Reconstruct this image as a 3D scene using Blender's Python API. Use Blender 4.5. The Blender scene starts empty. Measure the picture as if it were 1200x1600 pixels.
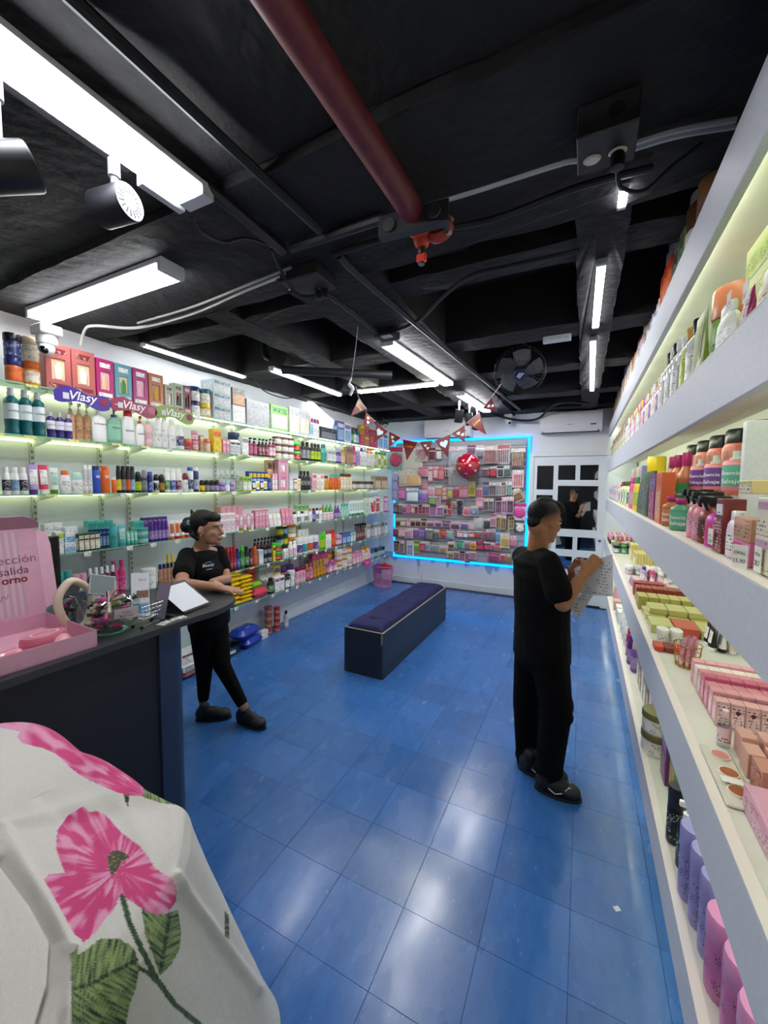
import bpy, bmesh, math, random
from mathutils import Vector, Matrix, Euler, noise as mnoise
random.seed(7)
D = bpy.data
sc = bpy.context.scene
col = sc.collection
PI = math.pi

# ------------------------------------------------------------------ camera
FPX, YAW, PIT, ROL, CAMH = 623.72, .46231, .0701, .00869, 1.70
_f = Vector((-math.sin(YAW), math.cos(YAW), 0)); _r = Vector((math.cos(YAW), math.sin(YAW), 0)); _u = Vector((0, 0, 1))
FWD = math.cos(PIT) * _f - math.sin(PIT) * _u
_u2 = math.sin(PIT) * _f + math.cos(PIT) * _u
RGT = math.cos(ROL) * _r + math.sin(ROL) * _u2
UPV = -math.sin(ROL) * _r + math.cos(ROL) * _u2
EYE = Vector((0, 0, CAMH))
cam = D.objects.new('camera', D.cameras.new('camera'))
col.objects.link(cam)
cam.matrix_world = Matrix(((RGT.x, UPV.x, -FWD.x, 0), (RGT.y, UPV.y, -FWD.y, 0), (RGT.z, UPV.z, -FWD.z, CAMH), (0, 0, 0, 1)))
cam.data.sensor_fit = 'HORIZONTAL'; cam.data.sensor_width = 36; cam.data.lens = 36 * FPX / 1200
cam.data.clip_start = .02
sc.camera = cam
# ------------------------------------------------------------------ world, exposure
w = D.worlds.new('world'); sc.world = w; w.use_nodes = True
w.node_tree.nodes['Background'].inputs[0].default_value = (.6, .7, 1, 1)
w.node_tree.nodes['Background'].inputs[1].default_value = .02
sc.view_settings.view_transform = 'Standard'; sc.view_settings.look = 'None'
sc.view_settings.exposure = 0.45; sc.view_settings.gamma = 1.0; sc.view_settings.use_curve_mapping = False
sc.cycles.transparent_max_bounces = 24
L_TUBE, L_BIG, L_STRIP, L_CYAN = 30.0, 24.0, 6.0, 22.0


# ------------------------------------------------------------------ measuring helpers (photo pixel -> point on a room plane)
def ray(px, py): return FWD * FPX + RGT * (px - 600) - UPV * (py - 800)
def onz(px, py, z=0.): d = ray(px, py); return EYE + d * ((z - CAMH) / d.z)
def onx(px, py, x): d = ray(px, py); return EYE + d * (x / d.x)
def ony(px, py, y): d = ray(px, py); return EYE + d * (y / d.y)
def ypx(px, x, z):
    """depth Y at which the line X=x, Z=z passes photo column px"""
    lo, hi = .05, 12.
    sgn = 1 if x < 0 else -1
    for _ in range(50):
        m = (lo + hi) / 2; p = Vector((x, m, z)) - EYE
        dz = p.dot(FWD)
        q = 600 + FPX * p.dot(RGT) / dz if dz > .02 else (-1e5 if x < 0 else 1e5)
        if (q - px) * sgn < 0: lo = m
        else: hi = m
    return lo
def proj(P):
    p = P - EYE; z = p.dot(FWD)
    return 600 + FPX * p.dot(RGT) / z, 800 - FPX * p.dot(UPV) / z


# ------------------------------------------------------------------ materials
def H(h):
    h = h.lstrip('#'); c = [int(h[i:i + 2], 16) / 255 for i in (0, 2, 4)]
    return tuple(((x + .055) / 1.055) ** 2.4 if x > .04045 else x / 12.92 for x in c) + (1,)
_MC = {}
def MAT(c, r=.45, m=0., em=0., noise=None, bump=None, coat=0., tr=0., sheen=0., ior=1.5, spec=.5):
    key = (c, r, m, em, noise, bump, coat, tr, sheen, ior, spec)
    if key in _MC: return _MC[key]
    mt = D.materials.new('surface_' + c.lstrip('#')); mt.use_nodes = True; _MC[key] = mt
    nt = mt.node_tree; b = nt.nodes['Principled BSDF']; I = b.inputs
    I['Base Color'].default_value = H(c); I['Roughness'].default_value = r; I['Metallic'].default_value = m
    I['Coat Weight'].default_value = coat; I['Coat Roughness'].default_value = .12
    I['Transmission Weight'].default_value = tr; I['IOR'].default_value = ior
    I['Sheen Weight'].default_value = sheen; I['Specular IOR Level'].default_value = spec
    if em:
        I['Emission Color'].default_value = H(c); I['Emission Strength'].default_value = em
    if noise or bump:
        tc = nt.nodes.new('ShaderNodeNewGeometry')
    if noise:                       # (scale, amount)
        n = nt.nodes.new('ShaderNodeTexNoise'); n.inputs['Scale'].default_value = noise[0]; n.inputs['Detail'].default_value = 5
        nt.links.new(tc.outputs['Position'], n.inputs['Vector'])
        mx = nt.nodes.new('ShaderNodeMix'); mx.data_type = 'RGBA'; h = H(c); a = noise[1]
        mx.inputs[6].default_value = tuple(max(0, x * (1 - a)) for x in h[:3]) + (1,)
        mx.inputs[7].default_value = tuple(min(1, x * (1 + a)) for x in h[:3]) + (1,)
        cr = nt.nodes.new('ShaderNodeMapRange'); cr.inputs[1].default_value = .3; cr.inputs[2].default_value = .7
        nt.links.new(n.outputs['Fac'], cr.inputs[0]); nt.links.new(cr.outputs[0], mx.inputs[0]); nt.links.new(mx.outputs[2], I['Base Color'])
    if bump:                        # (scale, strength)
        n = nt.nodes.new('ShaderNodeTexNoise'); n.inputs['Scale'].default_value = bump[0]; n.inputs['Detail'].default_value = 4
        nt.links.new(tc.outputs['Position'], n.inputs['Vector'])
        bp = nt.nodes.new('ShaderNodeBump'); bp.inputs['Strength'].default_value = bump[1]; bp.inputs['Distance'].default_value = .02
        nt.links.new(n.outputs['Fac'], bp.inputs['Height']); nt.links.new(bp.outputs[0], I['Normal'])
    return mt
def CLEAR(tint='#f2f8f5', refl=.10):
    """thin clear glass or plastic: tinted see-through with a mirror-like sheen"""
    key = ('clear', tint, refl)
    if key in _MC: return _MC[key]
    mt = D.materials.new('clear_' + tint.lstrip('#')); mt.use_nodes = True; _MC[key] = mt
    nt = mt.node_tree; nt.nodes.clear()
    o = nt.nodes.new('ShaderNodeOutputMaterial'); mx = nt.nodes.new('ShaderNodeMixShader')
    t = nt.nodes.new('ShaderNodeBsdfTransparent'); g = nt.nodes.new('ShaderNodeBsdfGlossy')
    t.inputs[0].default_value = H(tint); g.inputs['Roughness'].default_value = .06
    lw = nt.nodes.new('ShaderNodeLayerWeight'); lw.inputs[0].default_value = .35
    ad = nt.nodes.new('ShaderNodeMath'); ad.operation = 'MULTIPLY_ADD'; ad.inputs[1].default_value = .35; ad.inputs[2].default_value = refl * .5
    ge = nt.nodes.new('ShaderNodeNewGeometry'); inv = nt.nodes.new('ShaderNodeMath'); inv.operation = 'SUBTRACT'; inv.inputs[0].default_value = 1; nt.links.new(ge.outputs['Backfacing'], inv.inputs[1])
    ml = nt.nodes.new('ShaderNodeMath'); ml.operation = 'MULTIPLY'; nt.links.new(ad.outputs[0], ml.inputs[0]); nt.links.new(inv.outputs[0], ml.inputs[1])      # only the outer skin mirrors
    nt.links.new(lw.outputs['Fresnel'], ad.inputs[0]); nt.links.new(ml.outputs[0], mx.inputs[0])
    nt.links.new(t.outputs[0], mx.inputs[1]); nt.links.new(g.outputs[0], mx.inputs[2]); nt.links.new(mx.outputs[0], o.inputs[0])
    return mt
def PRINT(base, ink='#303038', dens=110., r=.4, amt=.85):
    """printed label: rows of small broken-up lettering in ink on a base colour"""
    key = ('print', base, ink, dens, r, amt)
    if key in _MC: return _MC[key]
    mt = D.materials.new('print_' + base.lstrip('#')); mt.use_nodes = True; _MC[key] = mt
    nt = mt.node_tree; N = nt.nodes.new; Lk = nt.links.new; b = nt.nodes['Principled BSDF']
    b.inputs['Roughness'].default_value = r
    tc = N('ShaderNodeTexCoord'); sp = N('ShaderNodeSeparateXYZ'); Lk(tc.outputs['Object'], sp.inputs[0])
    def mth(op, a, bb=None):
        n = N('ShaderNodeMath'); n.operation = op
        for i, v in enumerate((a, bb)):
            if v is None: continue
            if isinstance(v, (int, float)): n.inputs[i].default_value = v
            else: Lk(v, n.inputs[i])
        return n.outputs[0]
    z = mth('MULTIPLY', sp.outputs['Z'], dens)
    line = mth('LESS_THAN', mth('FRACT', z), .5)
    cm = N('ShaderNodeCombineXYZ'); Lk(mth('MULTIPLY', sp.outputs['X'], dens * 2), cm.inputs[0]); Lk(mth('MULTIPLY', sp.outputs['Y'], dens * 2), cm.inputs[1]); Lk(mth('MULTIPLY', mth('FLOOR', z), 3.7), cm.inputs[2])
    n1 = N('ShaderNodeTexNoise'); n1.inputs['Scale'].default_value = 1.; n1.inputs['Detail'].default_value = 1; Lk(cm.outputs[0], n1.inputs['Vector'])
    n2 = N('ShaderNodeTexNoise'); n2.inputs['Scale'].default_value = dens * .3; n2.inputs['Detail'].default_value = 0; Lk(tc.outputs['Object'], n2.inputs['Vector'])
    f = mth('MULTIPLY', mth('MULTIPLY', line, mth('GREATER_THAN', n1.outputs['Fac'], .5)), mth('GREATER_THAN', n2.outputs['Fac'], .47))
    mx = N('ShaderNodeMix'); mx.data_type = 'RGBA'; mx.inputs[6].default_value = H(base); mx.inputs[7].default_value = H(ink)
    Lk(mth('MULTIPLY', f, amt), mx.inputs[0]); Lk(mx.outputs[2], b.inputs['Base Color'])
    return mt


# ------------------------------------------------------------------ mesh builder
class MB:
    def __init__(s): s.v = []; s.f = []
    def box(s, x0, x1, y0, y1, z0, z1, b=0.):
        o = len(s.v)
        if b <= 0:
            s.v += [(x, y, z) for x in (x0, x1) for y in (y0, y1) for z in (z0, z1)]
            s.f += [tuple(o + i for i in q) for q in ((0, 1, 3, 2), (4, 6, 7, 5), (0, 4, 5, 1), (2, 3, 7, 6), (0, 2, 6, 4), (1, 5, 7, 3))]
            return s
        bm = bmesh.new(); m = Matrix.Translation(((x0 + x1) / 2, (y0 + y1) / 2, (z0 + z1) / 2)) @ Matrix.Diagonal((x1 - x0, y1 - y0, z1 - z0, 1))
        bmesh.ops.create_cube(bm, size=1, matrix=m)
        bmesh.ops.bevel(bm, geom=bm.edges[:] , offset=b, segments=1, affect='EDGES', profile=.5)
        return s.bm(bm)
    def bm(s, bm, mat=None):
        o = len(s.v); bm.verts.index_update()
        s.v += [tuple(mat @ v.co) if mat else tuple(v.co) for v in bm.verts]
        s.f += [tuple(o + v.index for v in f.verts) for f in bm.faces]; bm.free(); return s
    def lathe(s, prof, n=12, c=(0, 0), sx=1., sy=1., z0=0.):
        rings = []
        for r, z in prof:
            o = len(s.v)
            if r <= 1e-6: s.v.append((c[0], c[1], z + z0)); rings.append([o])
            else:
                s.v += [(c[0] + r * sx * math.cos(2 * PI * i / n), c[1] + r * sy * math.sin(2 * PI * i / n), z + z0) for i in range(n)]
                rings.append(list(range(o, o + n)))
        for a, b in zip(rings, rings[1:]):
            if len(a) == 1 and len(b) == 1: continue
            for i in range(n):
                j = (i + 1) % n
                if len(a) == 1: s.f.append((a[0], b[j], b[i]))
                elif len(b) == 1: s.f.append((a[i], a[j], b[0]))
                else: s.f.append((a[i], a[j], b[j], b[i]))
        return s
    def loft(s, rings, close=True, caps=True):
        idx = []
        for rg in rings:
            o = len(s.v); s.v += [tuple(p) for p in rg]; idx.append(list(range(o, o + len(rg))))
        n = len(idx[0])
        for a, b in zip(idx, idx[1:]):
            for i in range(n if close else n - 1):
                j = (i + 1) % n; s.f.append((a[i], a[j], b[j], b[i]))
        if caps: s.f.append(tuple(reversed(idx[0]))); s.f.append(tuple(idx[-1]))
        return s
    def tube(s, pts, r, n=8, caps=True, closed=False):
        pts = [Vector(p) for p in pts]; rs = r if isinstance(r, (list, tuple)) else [r] * len(pts)
        rings = []; up = None
        for i, p in enumerate(pts):
            if closed: t = pts[(i + 1) % len(pts)] - pts[i - 1]
            else: t = pts[min(i + 1, len(pts) - 1)] - pts[max(i - 1, 0)]
            t.normalize()
            if up is None: up = Vector((0, 0, 1)) if abs(t.z) < .9 else Vector((1, 0, 0))
            a = t.cross(up)
            if a.length < 1e-5: a = t.orthogonal()
            a.normalize(); bq = a.cross(t); up = bq
            rings.append([p + a * (rs[i] * math.cos(2 * PI * k / n)) + bq * (rs[i] * math.sin(2 * PI * k / n)) for k in range(n)])
        if closed: rings.append(rings[0]); caps = False
        return s.loft(rings, True, caps)
    def prism(s, poly, z0, z1):
        return s.loft([[(x, y, z0) for x, y in poly], [(x, y, z1) for x, y in poly]])
    def ball(s, c, r, n=12, m=8):
        rx, ry, rz = r if isinstance(r, (tuple, list)) else (r, r, r)
        return s.lathe([(0, -rz)] + [(math.cos(a), rz * math.sin(a)) for a in [PI * (k / m - .5) for k in range(1, m)]] + [(0, rz)], n, c[:2], rx, ry, c[2])
    def xf(s, m, start=0):
        s.v[start:] = [tuple(m @ Vector(p)) for p in s.v[start:]]; return s
    def mesh(s, name='mesh', smooth=35):
        me = D.meshes.new(name); me.from_pydata(s.v, [], s.f); me.update()
        bm = bmesh.new(); bm.from_mesh(me); bmesh.ops.recalc_face_normals(bm, faces=bm.faces); bm.to_mesh(me); bm.free()
        if smooth:
            me.shade_smooth(); me.set_sharp_from_angle(angle=math.radians(smooth))
        return me
    def build(s, name, mat, parent=None, smooth=35):
        return ob(name, s.mesh(name, smooth), mat, parent)
def ob(name, me, mat=None, parent=None, loc=None, rz=0.):
    o = D.objects.new(name, me); col.objects.link(o)
    if mat is not None:
        if me.materials and me.materials[0] is not mat:
            o.material_slots[0].link = 'OBJECT'; o.material_slots[0].material = mat
        elif not me.materials: me.materials.append(mat)
    if parent is not None: o.parent = parent
    if loc is not None: o.location = loc
    if rz: o.rotation_euler.z = rz
    return o
def empty(name, loc=(0, 0, 0), rz=0.):
    o = D.objects.new(name, None); col.objects.link(o); o.location = loc; o.rotation_euler.z = rz; return o
ALL_LABELS = {}
def tag(o, label=None, cat=None, group=None, kind=None):
    if label: o['label'] = label
    if cat: o['category'] = cat
    if group: o['group'] = group
    if kind: o['kind'] = kind
    return o
def struct(o, label=None, cat=None): return tag(o, label, cat, None, 'structure')
def spline(pts, n=8):
    """smooth curve through points"""
    P = [Vector(p) for p in pts]; P = [2 * P[0] - P[1]] + P + [2 * P[-1] - P[-2]]; out = []
    for i in range(1, len(P) - 2):
        a, b, c, d = P[i - 1:i + 3]
        for k in range(n):
            t = k / n; out.append(.5 * ((2 * b) + (c - a) * t + (2 * a - 5 * b + 4 * c - d) * t * t + (3 * b - a - 3 * c + d) * t ** 3))
    out.append(P[-2]); return out
ORD = 'first second third fourth fifth sixth seventh eighth ninth tenth eleventh twelfth thirteenth fourteenth fifteenth sixteenth seventeenth eighteenth nineteenth twentieth twenty-first twenty-second twenty-third twenty-fourth twenty-fifth twenty-sixth twenty-seventh twenty-eighth twenty-ninth thirtieth'.split()

# ------------------------------------------------------------------ lettering (flat print, made once per wording)
_TX = {}
def TXT(s, shear=0., bold=0., key=None):
    k = (s, shear, bold)
    if k in _TX: return _TX[k]
    cu = D.curves.new('lettering', 'FONT'); cu.body = s; cu.align_x = 'CENTER'; cu.align_y = 'CENTER'
    cu.shear = shear; cu.offset = bold; cu.resolution_u = 3; cu.size = 1
    o = D.objects.new('lettering', cu); col.objects.link(o)
    me = D.meshes.new_from_object(o.evaluated_get(bpy.context.evaluated_depsgraph_get()))
    D.objects.remove(o); D.curves.remove(cu)
    xs = [v.co.x for v in me.vertices]; ys = [v.co.y for v in me.vertices]
    cx, cy = (min(xs) + max(xs)) / 2, (min(ys) + max(ys)) / 2; wd = max(xs) - min(xs)
    me.transform(Matrix.Scale(1 / wd, 4) @ Matrix.Translation((-cx, -cy, 0)))
    me.materials.clear()
    _TX[k] = me; return me
FRONT_X = Matrix(((0, 0, 1, 0), (1, 0, 0, 0), (0, 1, 0, 0), (0, 0, 0, 1)))      # text plane turned to face +X
def letter(s, width, mat, parent, m, shear=0., bold=0., name='lettering', bend=None):
    """put wording on a part: m maps the text plane (x right, y up, z out) into the parent's space"""
    me = TXT(s, shear, bold)
    me = me.copy()
    me.transform(Matrix.Scale(width, 4))
    if bend:
        for v in me.vertices: v.co.z += bend[1] * (math.sqrt(max(0, 1 - (v.co.x / (1.04 * bend[0])) ** 2)) - 1)      # wrap round an oval bottle
    me.transform(m); me.materials.append(mat)
    return ob(name, me, None, parent)
for _t in (('LISTERINE', 0, .01), ('Lubriderm', 0, 0), ('lactovit', 0, .01), ('Vasenol', .2, 0), ('Vlasy', .25, .01), ('Esencia', 0, .015), ('Salvaje', 0, .015),
           ('Base', 0, .01), ('Capilar', 0, .01), ('ección', 0, .015), ('salida', 0, 0), ('orno', 0, .04), ('Beauty', .35, 0), ('28.7', .1, 0), ('MEGA', .1, 0), ('$10.100', .1, 0), ('ROSA', .1, 0),
           ('15.90', .1, 0), ('OPAL', .1, 0), ('90', 0, .02), ('Love', .3, .01)):
    TXT(*_t)
# ================================================================== the room
XL, XR, YB, ZC = -3.24, .64, 6.30, 2.74
WHITE = MAT('#dfe3ea', .55, noise=(3., .05), bump=(40., .05))
CREAMW = MAT('#e6e8dc', .5, noise=(2., .04))
BLACKC = MAT('#18181b', .8, noise=(2.2, .45), bump=(16., .55))
BLACKP = MAT('#131315', .5)
DARKM = MAT('#26272a', .45, .6)

def patchy_wall():
    m = MAT('#e2e5ea', .6, noise=(2.5, .06)).copy(); nt = m.node_tree; N = nt.nodes.new; Lk = nt.links.new
    g = N('ShaderNodeNewGeometry'); sp = N('ShaderNodeSeparateXYZ'); Lk(g.outputs['Position'], sp.inputs[0])
    mp = N('ShaderNodeMapping'); mp.inputs['Scale'].default_value = (6, 1, 1.6); Lk(g.outputs['Position'], mp.inputs[0])
    n = N('ShaderNodeTexNoise'); n.inputs['Scale'].default_value = 1.2; n.inputs['Detail'].default_value = 6; Lk(mp.outputs[0], n.inputs['Vector'])
    r = N('ShaderNodeMapRange'); r.inputs[1].default_value = .28; r.inputs[2].default_value = .48; r.inputs[3].default_value = 0; r.inputs[4].default_value = .22; Lk(sp.outputs['Z'], r.inputs[0])
    a = N('ShaderNodeMath'); a.operation = 'ADD'; Lk(n.outputs['Fac'], a.inputs[0]); Lk(r.outputs[0], a.inputs[1])
    t = N('ShaderNodeMapRange'); t.inputs[1].default_value = .68; t.inputs[2].default_value = .72; Lk(a.outputs[0], t.inputs[0])
    lim = N('ShaderNodeMath'); lim.operation = 'LESS_THAN'; lim.inputs[1].default_value = .52; Lk(sp.outputs['Z'], lim.inputs[0])
    ml = N('ShaderNodeMath'); ml.operation = 'MULTIPLY'; Lk(t.outputs[0], ml.inputs[0]); Lk(lim.outputs[0], ml.inputs[1])
    mx = N('ShaderNodeMix'); mx.data_type = 'RGBA'; mx.inputs[7].default_value = H('#9fb3c4')
    b = nt.nodes['Principled BSDF']; old = b.inputs['Base Color'].links[0].from_socket
    Lk(old, mx.inputs[6]); Lk(ml.outputs[0], mx.inputs[0]); Lk(mx.outputs[2], b.inputs['Base Color'])
    return m
struct(MB().box(XL - .15, XL, -2.4, YB + .15, -.1, 3.3).build('wall_left', WHITE))
struct(MB().box(XL, XR, YB, YB + .15, -.1, 3.3).build('wall_back', patchy_wall()))
struct(MB().box(XR, XR + .15, -2.4, YB + .15, -.1, 3.3).build('wall_right', CREAMW))
struct(MB().box(XL, XR, -2.4, -2.25, -.1, 3.3).build('wall_front', MAT('#15161a', .35)))
# low plastered ledge of the shelf wall just above the floor
struct(MB().box(XL, XL + .012, 1.0, YB, 0, .2, .004).build('baseboard_left', MAT('#d9dde2', .6, noise=(5., .08), bump=(30., .15))))
struct(MB().box(XL + .012, -.8, YB - .012, YB, 0, .1, .003).build('baseboard_back', MAT('#d4d9df', .6, noise=(5., .08))))

# floor: a screed with vinyl tiles laid on it
def tile_mat():
    m = D.materials.new('blue_vinyl'); m.use_nodes = True; nt = m.node_tree; N = nt.nodes.new; Lk = nt.links.new; b = nt.nodes['Principled BSDF']
    g = N('ShaderNodeNewGeometry'); oi = N('ShaderNodeObjectInfo')
    n = N('ShaderNodeTexNoise'); n.inputs['Scale'].default_value = 22; n.inputs['Detail'].default_value = 6; n.inputs['Roughness'].default_value = .65
    mp = N('ShaderNodeMapping'); mp.inputs['Scale'].default_value = (1, .45, 1); mp.inputs['Rotation'].default_value = (0, 0, .5)
    Lk(g.outputs['Position'], mp.inputs[0]); Lk(mp.outputs[0], n.inputs['Vector'])
    mx = N('ShaderNodeMix'); mx.data_type = 'RGBA'; mx.inputs[6].default_value = H('#265699'); mx.inputs[7].default_value = H('#457cc6'); Lk(n.outputs['Fac'], mx.inputs[0])
    hs = N('ShaderNodeHueSaturation'); r = N('ShaderNodeMapRange'); r.inputs[3].default_value = .88; r.inputs[4].default_value = 1.1
    Lk(oi.outputs['Random'], r.inputs[0]); Lk(r.outputs[0], hs.inputs['Value']); Lk(mx.outputs[2], hs.inputs['Color'])
    # pale flecks in the vinyl
    v = N('ShaderNodeTexNoise'); v.inputs['Scale'].default_value = 90; v.inputs['Detail'].default_value = 2; Lk(mp.outputs[0], v.inputs['Vector'])
    fr = N('ShaderNodeMapRange'); fr.inputs[1].default_value = .68; fr.inputs[2].default_value = .74; fr.inputs[4].default_value = .35; Lk(v.outputs['Fac'], fr.inputs[0])
    m2 = N('ShaderNodeMix'); m2.data_type = 'RGBA'; m2.inputs[7].default_value = H('#8fb4e6'); Lk(fr.outputs[0], m2.inputs[0]); Lk(hs.outputs[0], m2.inputs[6]); Lk(m2.outputs[2], b.inputs['Base Color'])
    # scuffed wax: uneven roughness and a gentle waviness
    n2 = N('ShaderNodeTexNoise'); n2.inputs['Scale'].default_value = 5; n2.inputs['Detail'].default_value = 5; Lk(mp.outputs[0], n2.inputs['Vector'])
    rr = N('ShaderNodeMapRange'); rr.inputs[1].default_value = .35; rr.inputs[2].default_value = .7; rr.inputs[3].default_value = .16; rr.inputs[4].default_value = .34
    Lk(n2.outputs['Fac'], rr.inputs[0]); Lk(rr.outputs[0], b.inputs['Roughness'])
    n3 = N('ShaderNodeTexNoise'); n3.inputs['Scale'].default_value = 9; n3.inputs['Detail'].default_value = 5; Lk(g.outputs['Position'], n3.inputs['Vector'])
    bp = N('ShaderNodeBump'); bp.inputs['Strength'].default_value = .05; bp.inputs['Distance'].default_value = .008; Lk(n3.outputs['Fac'], bp.inputs['Height']); Lk(bp.outputs[0], b.inputs['Normal'])
    b.inputs['Specular IOR Level'].default_value = .55
    return m
TILE = tile_mat()
floor = struct(MB().box(XL, XR, -2.4, YB, -.1, -.004).build('floor', MAT('#102a52', .5)))
TX, TY = .3, .2985
tile_me = MB().box(-.14945, .14945, -.1487, .1487, -.004, 0, .0006).mesh('tile', 0); tile_me.materials.append(TILE)
for i in range(-11, 3):
    for j in range(-1, 18):
        x0, y0 = .018 + TX * (i - 1), 1.078 + TY * (j - 1); x1, y1 = min(x0 + TX, XR), min(y0 + TY, YB); x0 = max(x0, XL)
        if x1 - x0 < .03 or y1 - y0 < .03: continue
        if x0 < -1.8 and y1 < 1.1: continue                       # wholly behind the counter
        t = ob('tile', tile_me, None, floor, ((x0 + x1) / 2, (y0 + y1) / 2, 0)); t.scale = ((x1 - x0) / TX, (y1 - y0) / TY, 1)

# ------------------------------------------------------------------ ceiling: black painted slab with beams and ribs
def rough(mb, x0, x1, y0, y1, z0, z1, step=.09, j=.007, zonly=False):
    nx, ny = max(1, int((x1 - x0) / step)), max(1, int((y1 - y0) / step)); sd = random.random() * 90
    def P(x, y, z):
        q = Vector((x * 7 + sd, y * 7, z * 7)); nv = mnoise.noise_vector(q) * j * 2
        return (x + nv.x * (x not in ()), y + nv.y, z + nv.z)
    rings = []
    loop = [(x0 + (x1 - x0) * k / nx, y0) for k in range(nx)] + [(x1, y0 + (y1 - y0) * k / ny) for k in range(ny)] + [(x1 - (x1 - x0) * k / nx, y1) for k in range(nx)] + [(x0, y1 - (y1 - y0) * k / ny) for k in range(ny)]
    o = len(mb.v); n = len(loop)
    mb.v += [(x, y, z1) for x, y in loop] + [P(x, y, z0) for x, y in loop]
    mb.f += [(o + i, o + (i + 1) % n, o + n + (i + 1) % n, o + n + i) for i in range(n)]
    mb.f.append(tuple(o + n + i for i in range(n)))
    return mb
ceil = struct(MB().box(XL, XR, -2.25, YB, 3.12, 3.3).build('ceiling', BLACKC))
def soffit(name, *a): return rough(MB(), *a).build(name, BLACKC, ceil, 0)
soffit('beam', XL, XR, -2.2, 1.08, ZC + .035, 3.12)
soffit('beam', XL, XR, 1.08, 1.80, ZC, 3.12)
soffit('beam', -1.49, -.96, 1.79, YB, ZC, 3.12)
soffit('beam', -2.2, -2.0, 1.79, YB, ZC + .01, 3.12)
soffit('beam', -.07, .12, 1.79, YB, ZC, 3.12)
soffit('beam', XL, -3.08, 1.79, YB, ZC, 3.12)
for y0, y1 in ((1.98, 2.16), (2.94, 3.2), (3.9, 4.12), (5.0, 5.24), (5.95, 6.3)):
    for x0, x1 in ((-3.1, -2.19), (-2.02, -1.48), (-.97, -.06), (.11, XR)):
        soffit('rib', x0, x1, y0 + random.uniform(-.02, .02), y1, ZC + .015, 3.12)

# ------------------------------------------------------------------ light fixtures
GREYH = MAT('#c9ccd2', .4)
def EMIT(c, s): return MAT(c, .5, em=s)
def batten(name, a, b, wd, ht, label, strength, c='#fdfeff', cap=.02, lens=None, group='ceiling light battens'):
    """linear LED fitting from a to b (centre line of its underside)"""
    a, b = Vector(a), Vector(b); d = b - a; L = d.length; mid = (a + b) / 2
    r = empty(name, mid); q = d.to_track_quat('Y', 'Z'); r.rotation_mode = 'QUATERNION'; r.rotation_quaternion = q
    MB().box(-wd / 2, wd / 2, -L / 2 + cap, L / 2 - cap, ht * .55, ht, .003).build('housing', GREYH, r)
    MB().box(-wd * .47, wd * .47, -L / 2 + cap, L / 2 - cap, 0, ht * .55, .004).build('diffuser', EMIT(c, strength), r)
    for s in (-1, 1):
        MB().box(-wd * .5, wd * .5, s * L / 2 - (cap if s > 0 else 0), s * L / 2 + (0 if s > 0 else cap), -.001, ht, .003).build('end_cap', GREYH, r)
    return tag(r, label, 'ceiling light', group)
t = batten('ceiling_light', (-1.262, -.35, 2.682), (-1.262, 1.05, 2.682), .125, .05, 'wide prismatic light batten beside the black track spotlights', L_BIG, cap=.05)
# prism ridges of the near diffuser
pr_ = MB()
for k in range(62): pr_.box(-.052, .052, -.62 + k * .02, -.612 + k * .02, -.0028, -.0005)
pr_.build('prism_ridges', EMIT('#e9eef8', L_BIG * .55), t)['kind'] = 'stuff'
batten('ceiling_light', (-3.04, 1.31, 2.68), (-1.78, 1.31, 2.68), .125, .06, 'wide light batten across the room above the window gift boxes', L_BIG * .8, cap=.03)
batten('ceiling_light', (-3.0, 1.93, 2.715), (-3.0, 2.95, 2.715), .045, .025, 'slim light tube running along the top of the shelf wall', L_TUBE * .42)
batten('ceiling_light', (-2.54, 2.80, 2.7), (-2.54, 3.95, 2.7), .05, .04, 'slim light tube beyond the wall tube, parallel to the shelves', L_TUBE)
batten('ceiling_light', (-2.28, 3.9, 2.7), (-1.36, 3.93, 2.7), .05, .04, 'slim light tube set crosswise behind the hanging white cable end', L_TUBE, '#fdffea')
batten('ceiling_light', (-1.305, 2.63, 2.69), (-1.255, 3.96, 2.69), .1, .05, 'light batten under the middle beam in front of the fan', L_TUBE * 1.3)
batten('ceiling_light', (-1.27, 4.43, 2.69), (-1.22, 5.6, 2.69), .1, .05, 'light batten at the far end of the middle beam', L_TUBE * 1.8)
a, b = onx(474, 621, -3.19), onx(524, 664, -3.19)
batten('wall_light', a, b, .05, .04, 'slanting light tube fixed to the wall above the shelves', L_TUBE * .35)
batten('ceiling_light', (.085, 1.66, 2.725), (.085, 1.79, 2.725), .03, .015, 'short stub of light tube on the beam edge by the shelving', L_TUBE)
batten('ceiling_light', (.034, 2.14, 2.71), (.028, 2.98, 2.71), .04, .03, 'slim light tube on the rib beside the top white shelf', L_TUBE * .4)
batten('ceiling_light', (.02, 3.2, 2.71), (.04, 4.9, 2.71), .04, .03, 'slim light tube on the rib towards the mirror door', L_TUBE * .45)

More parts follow.
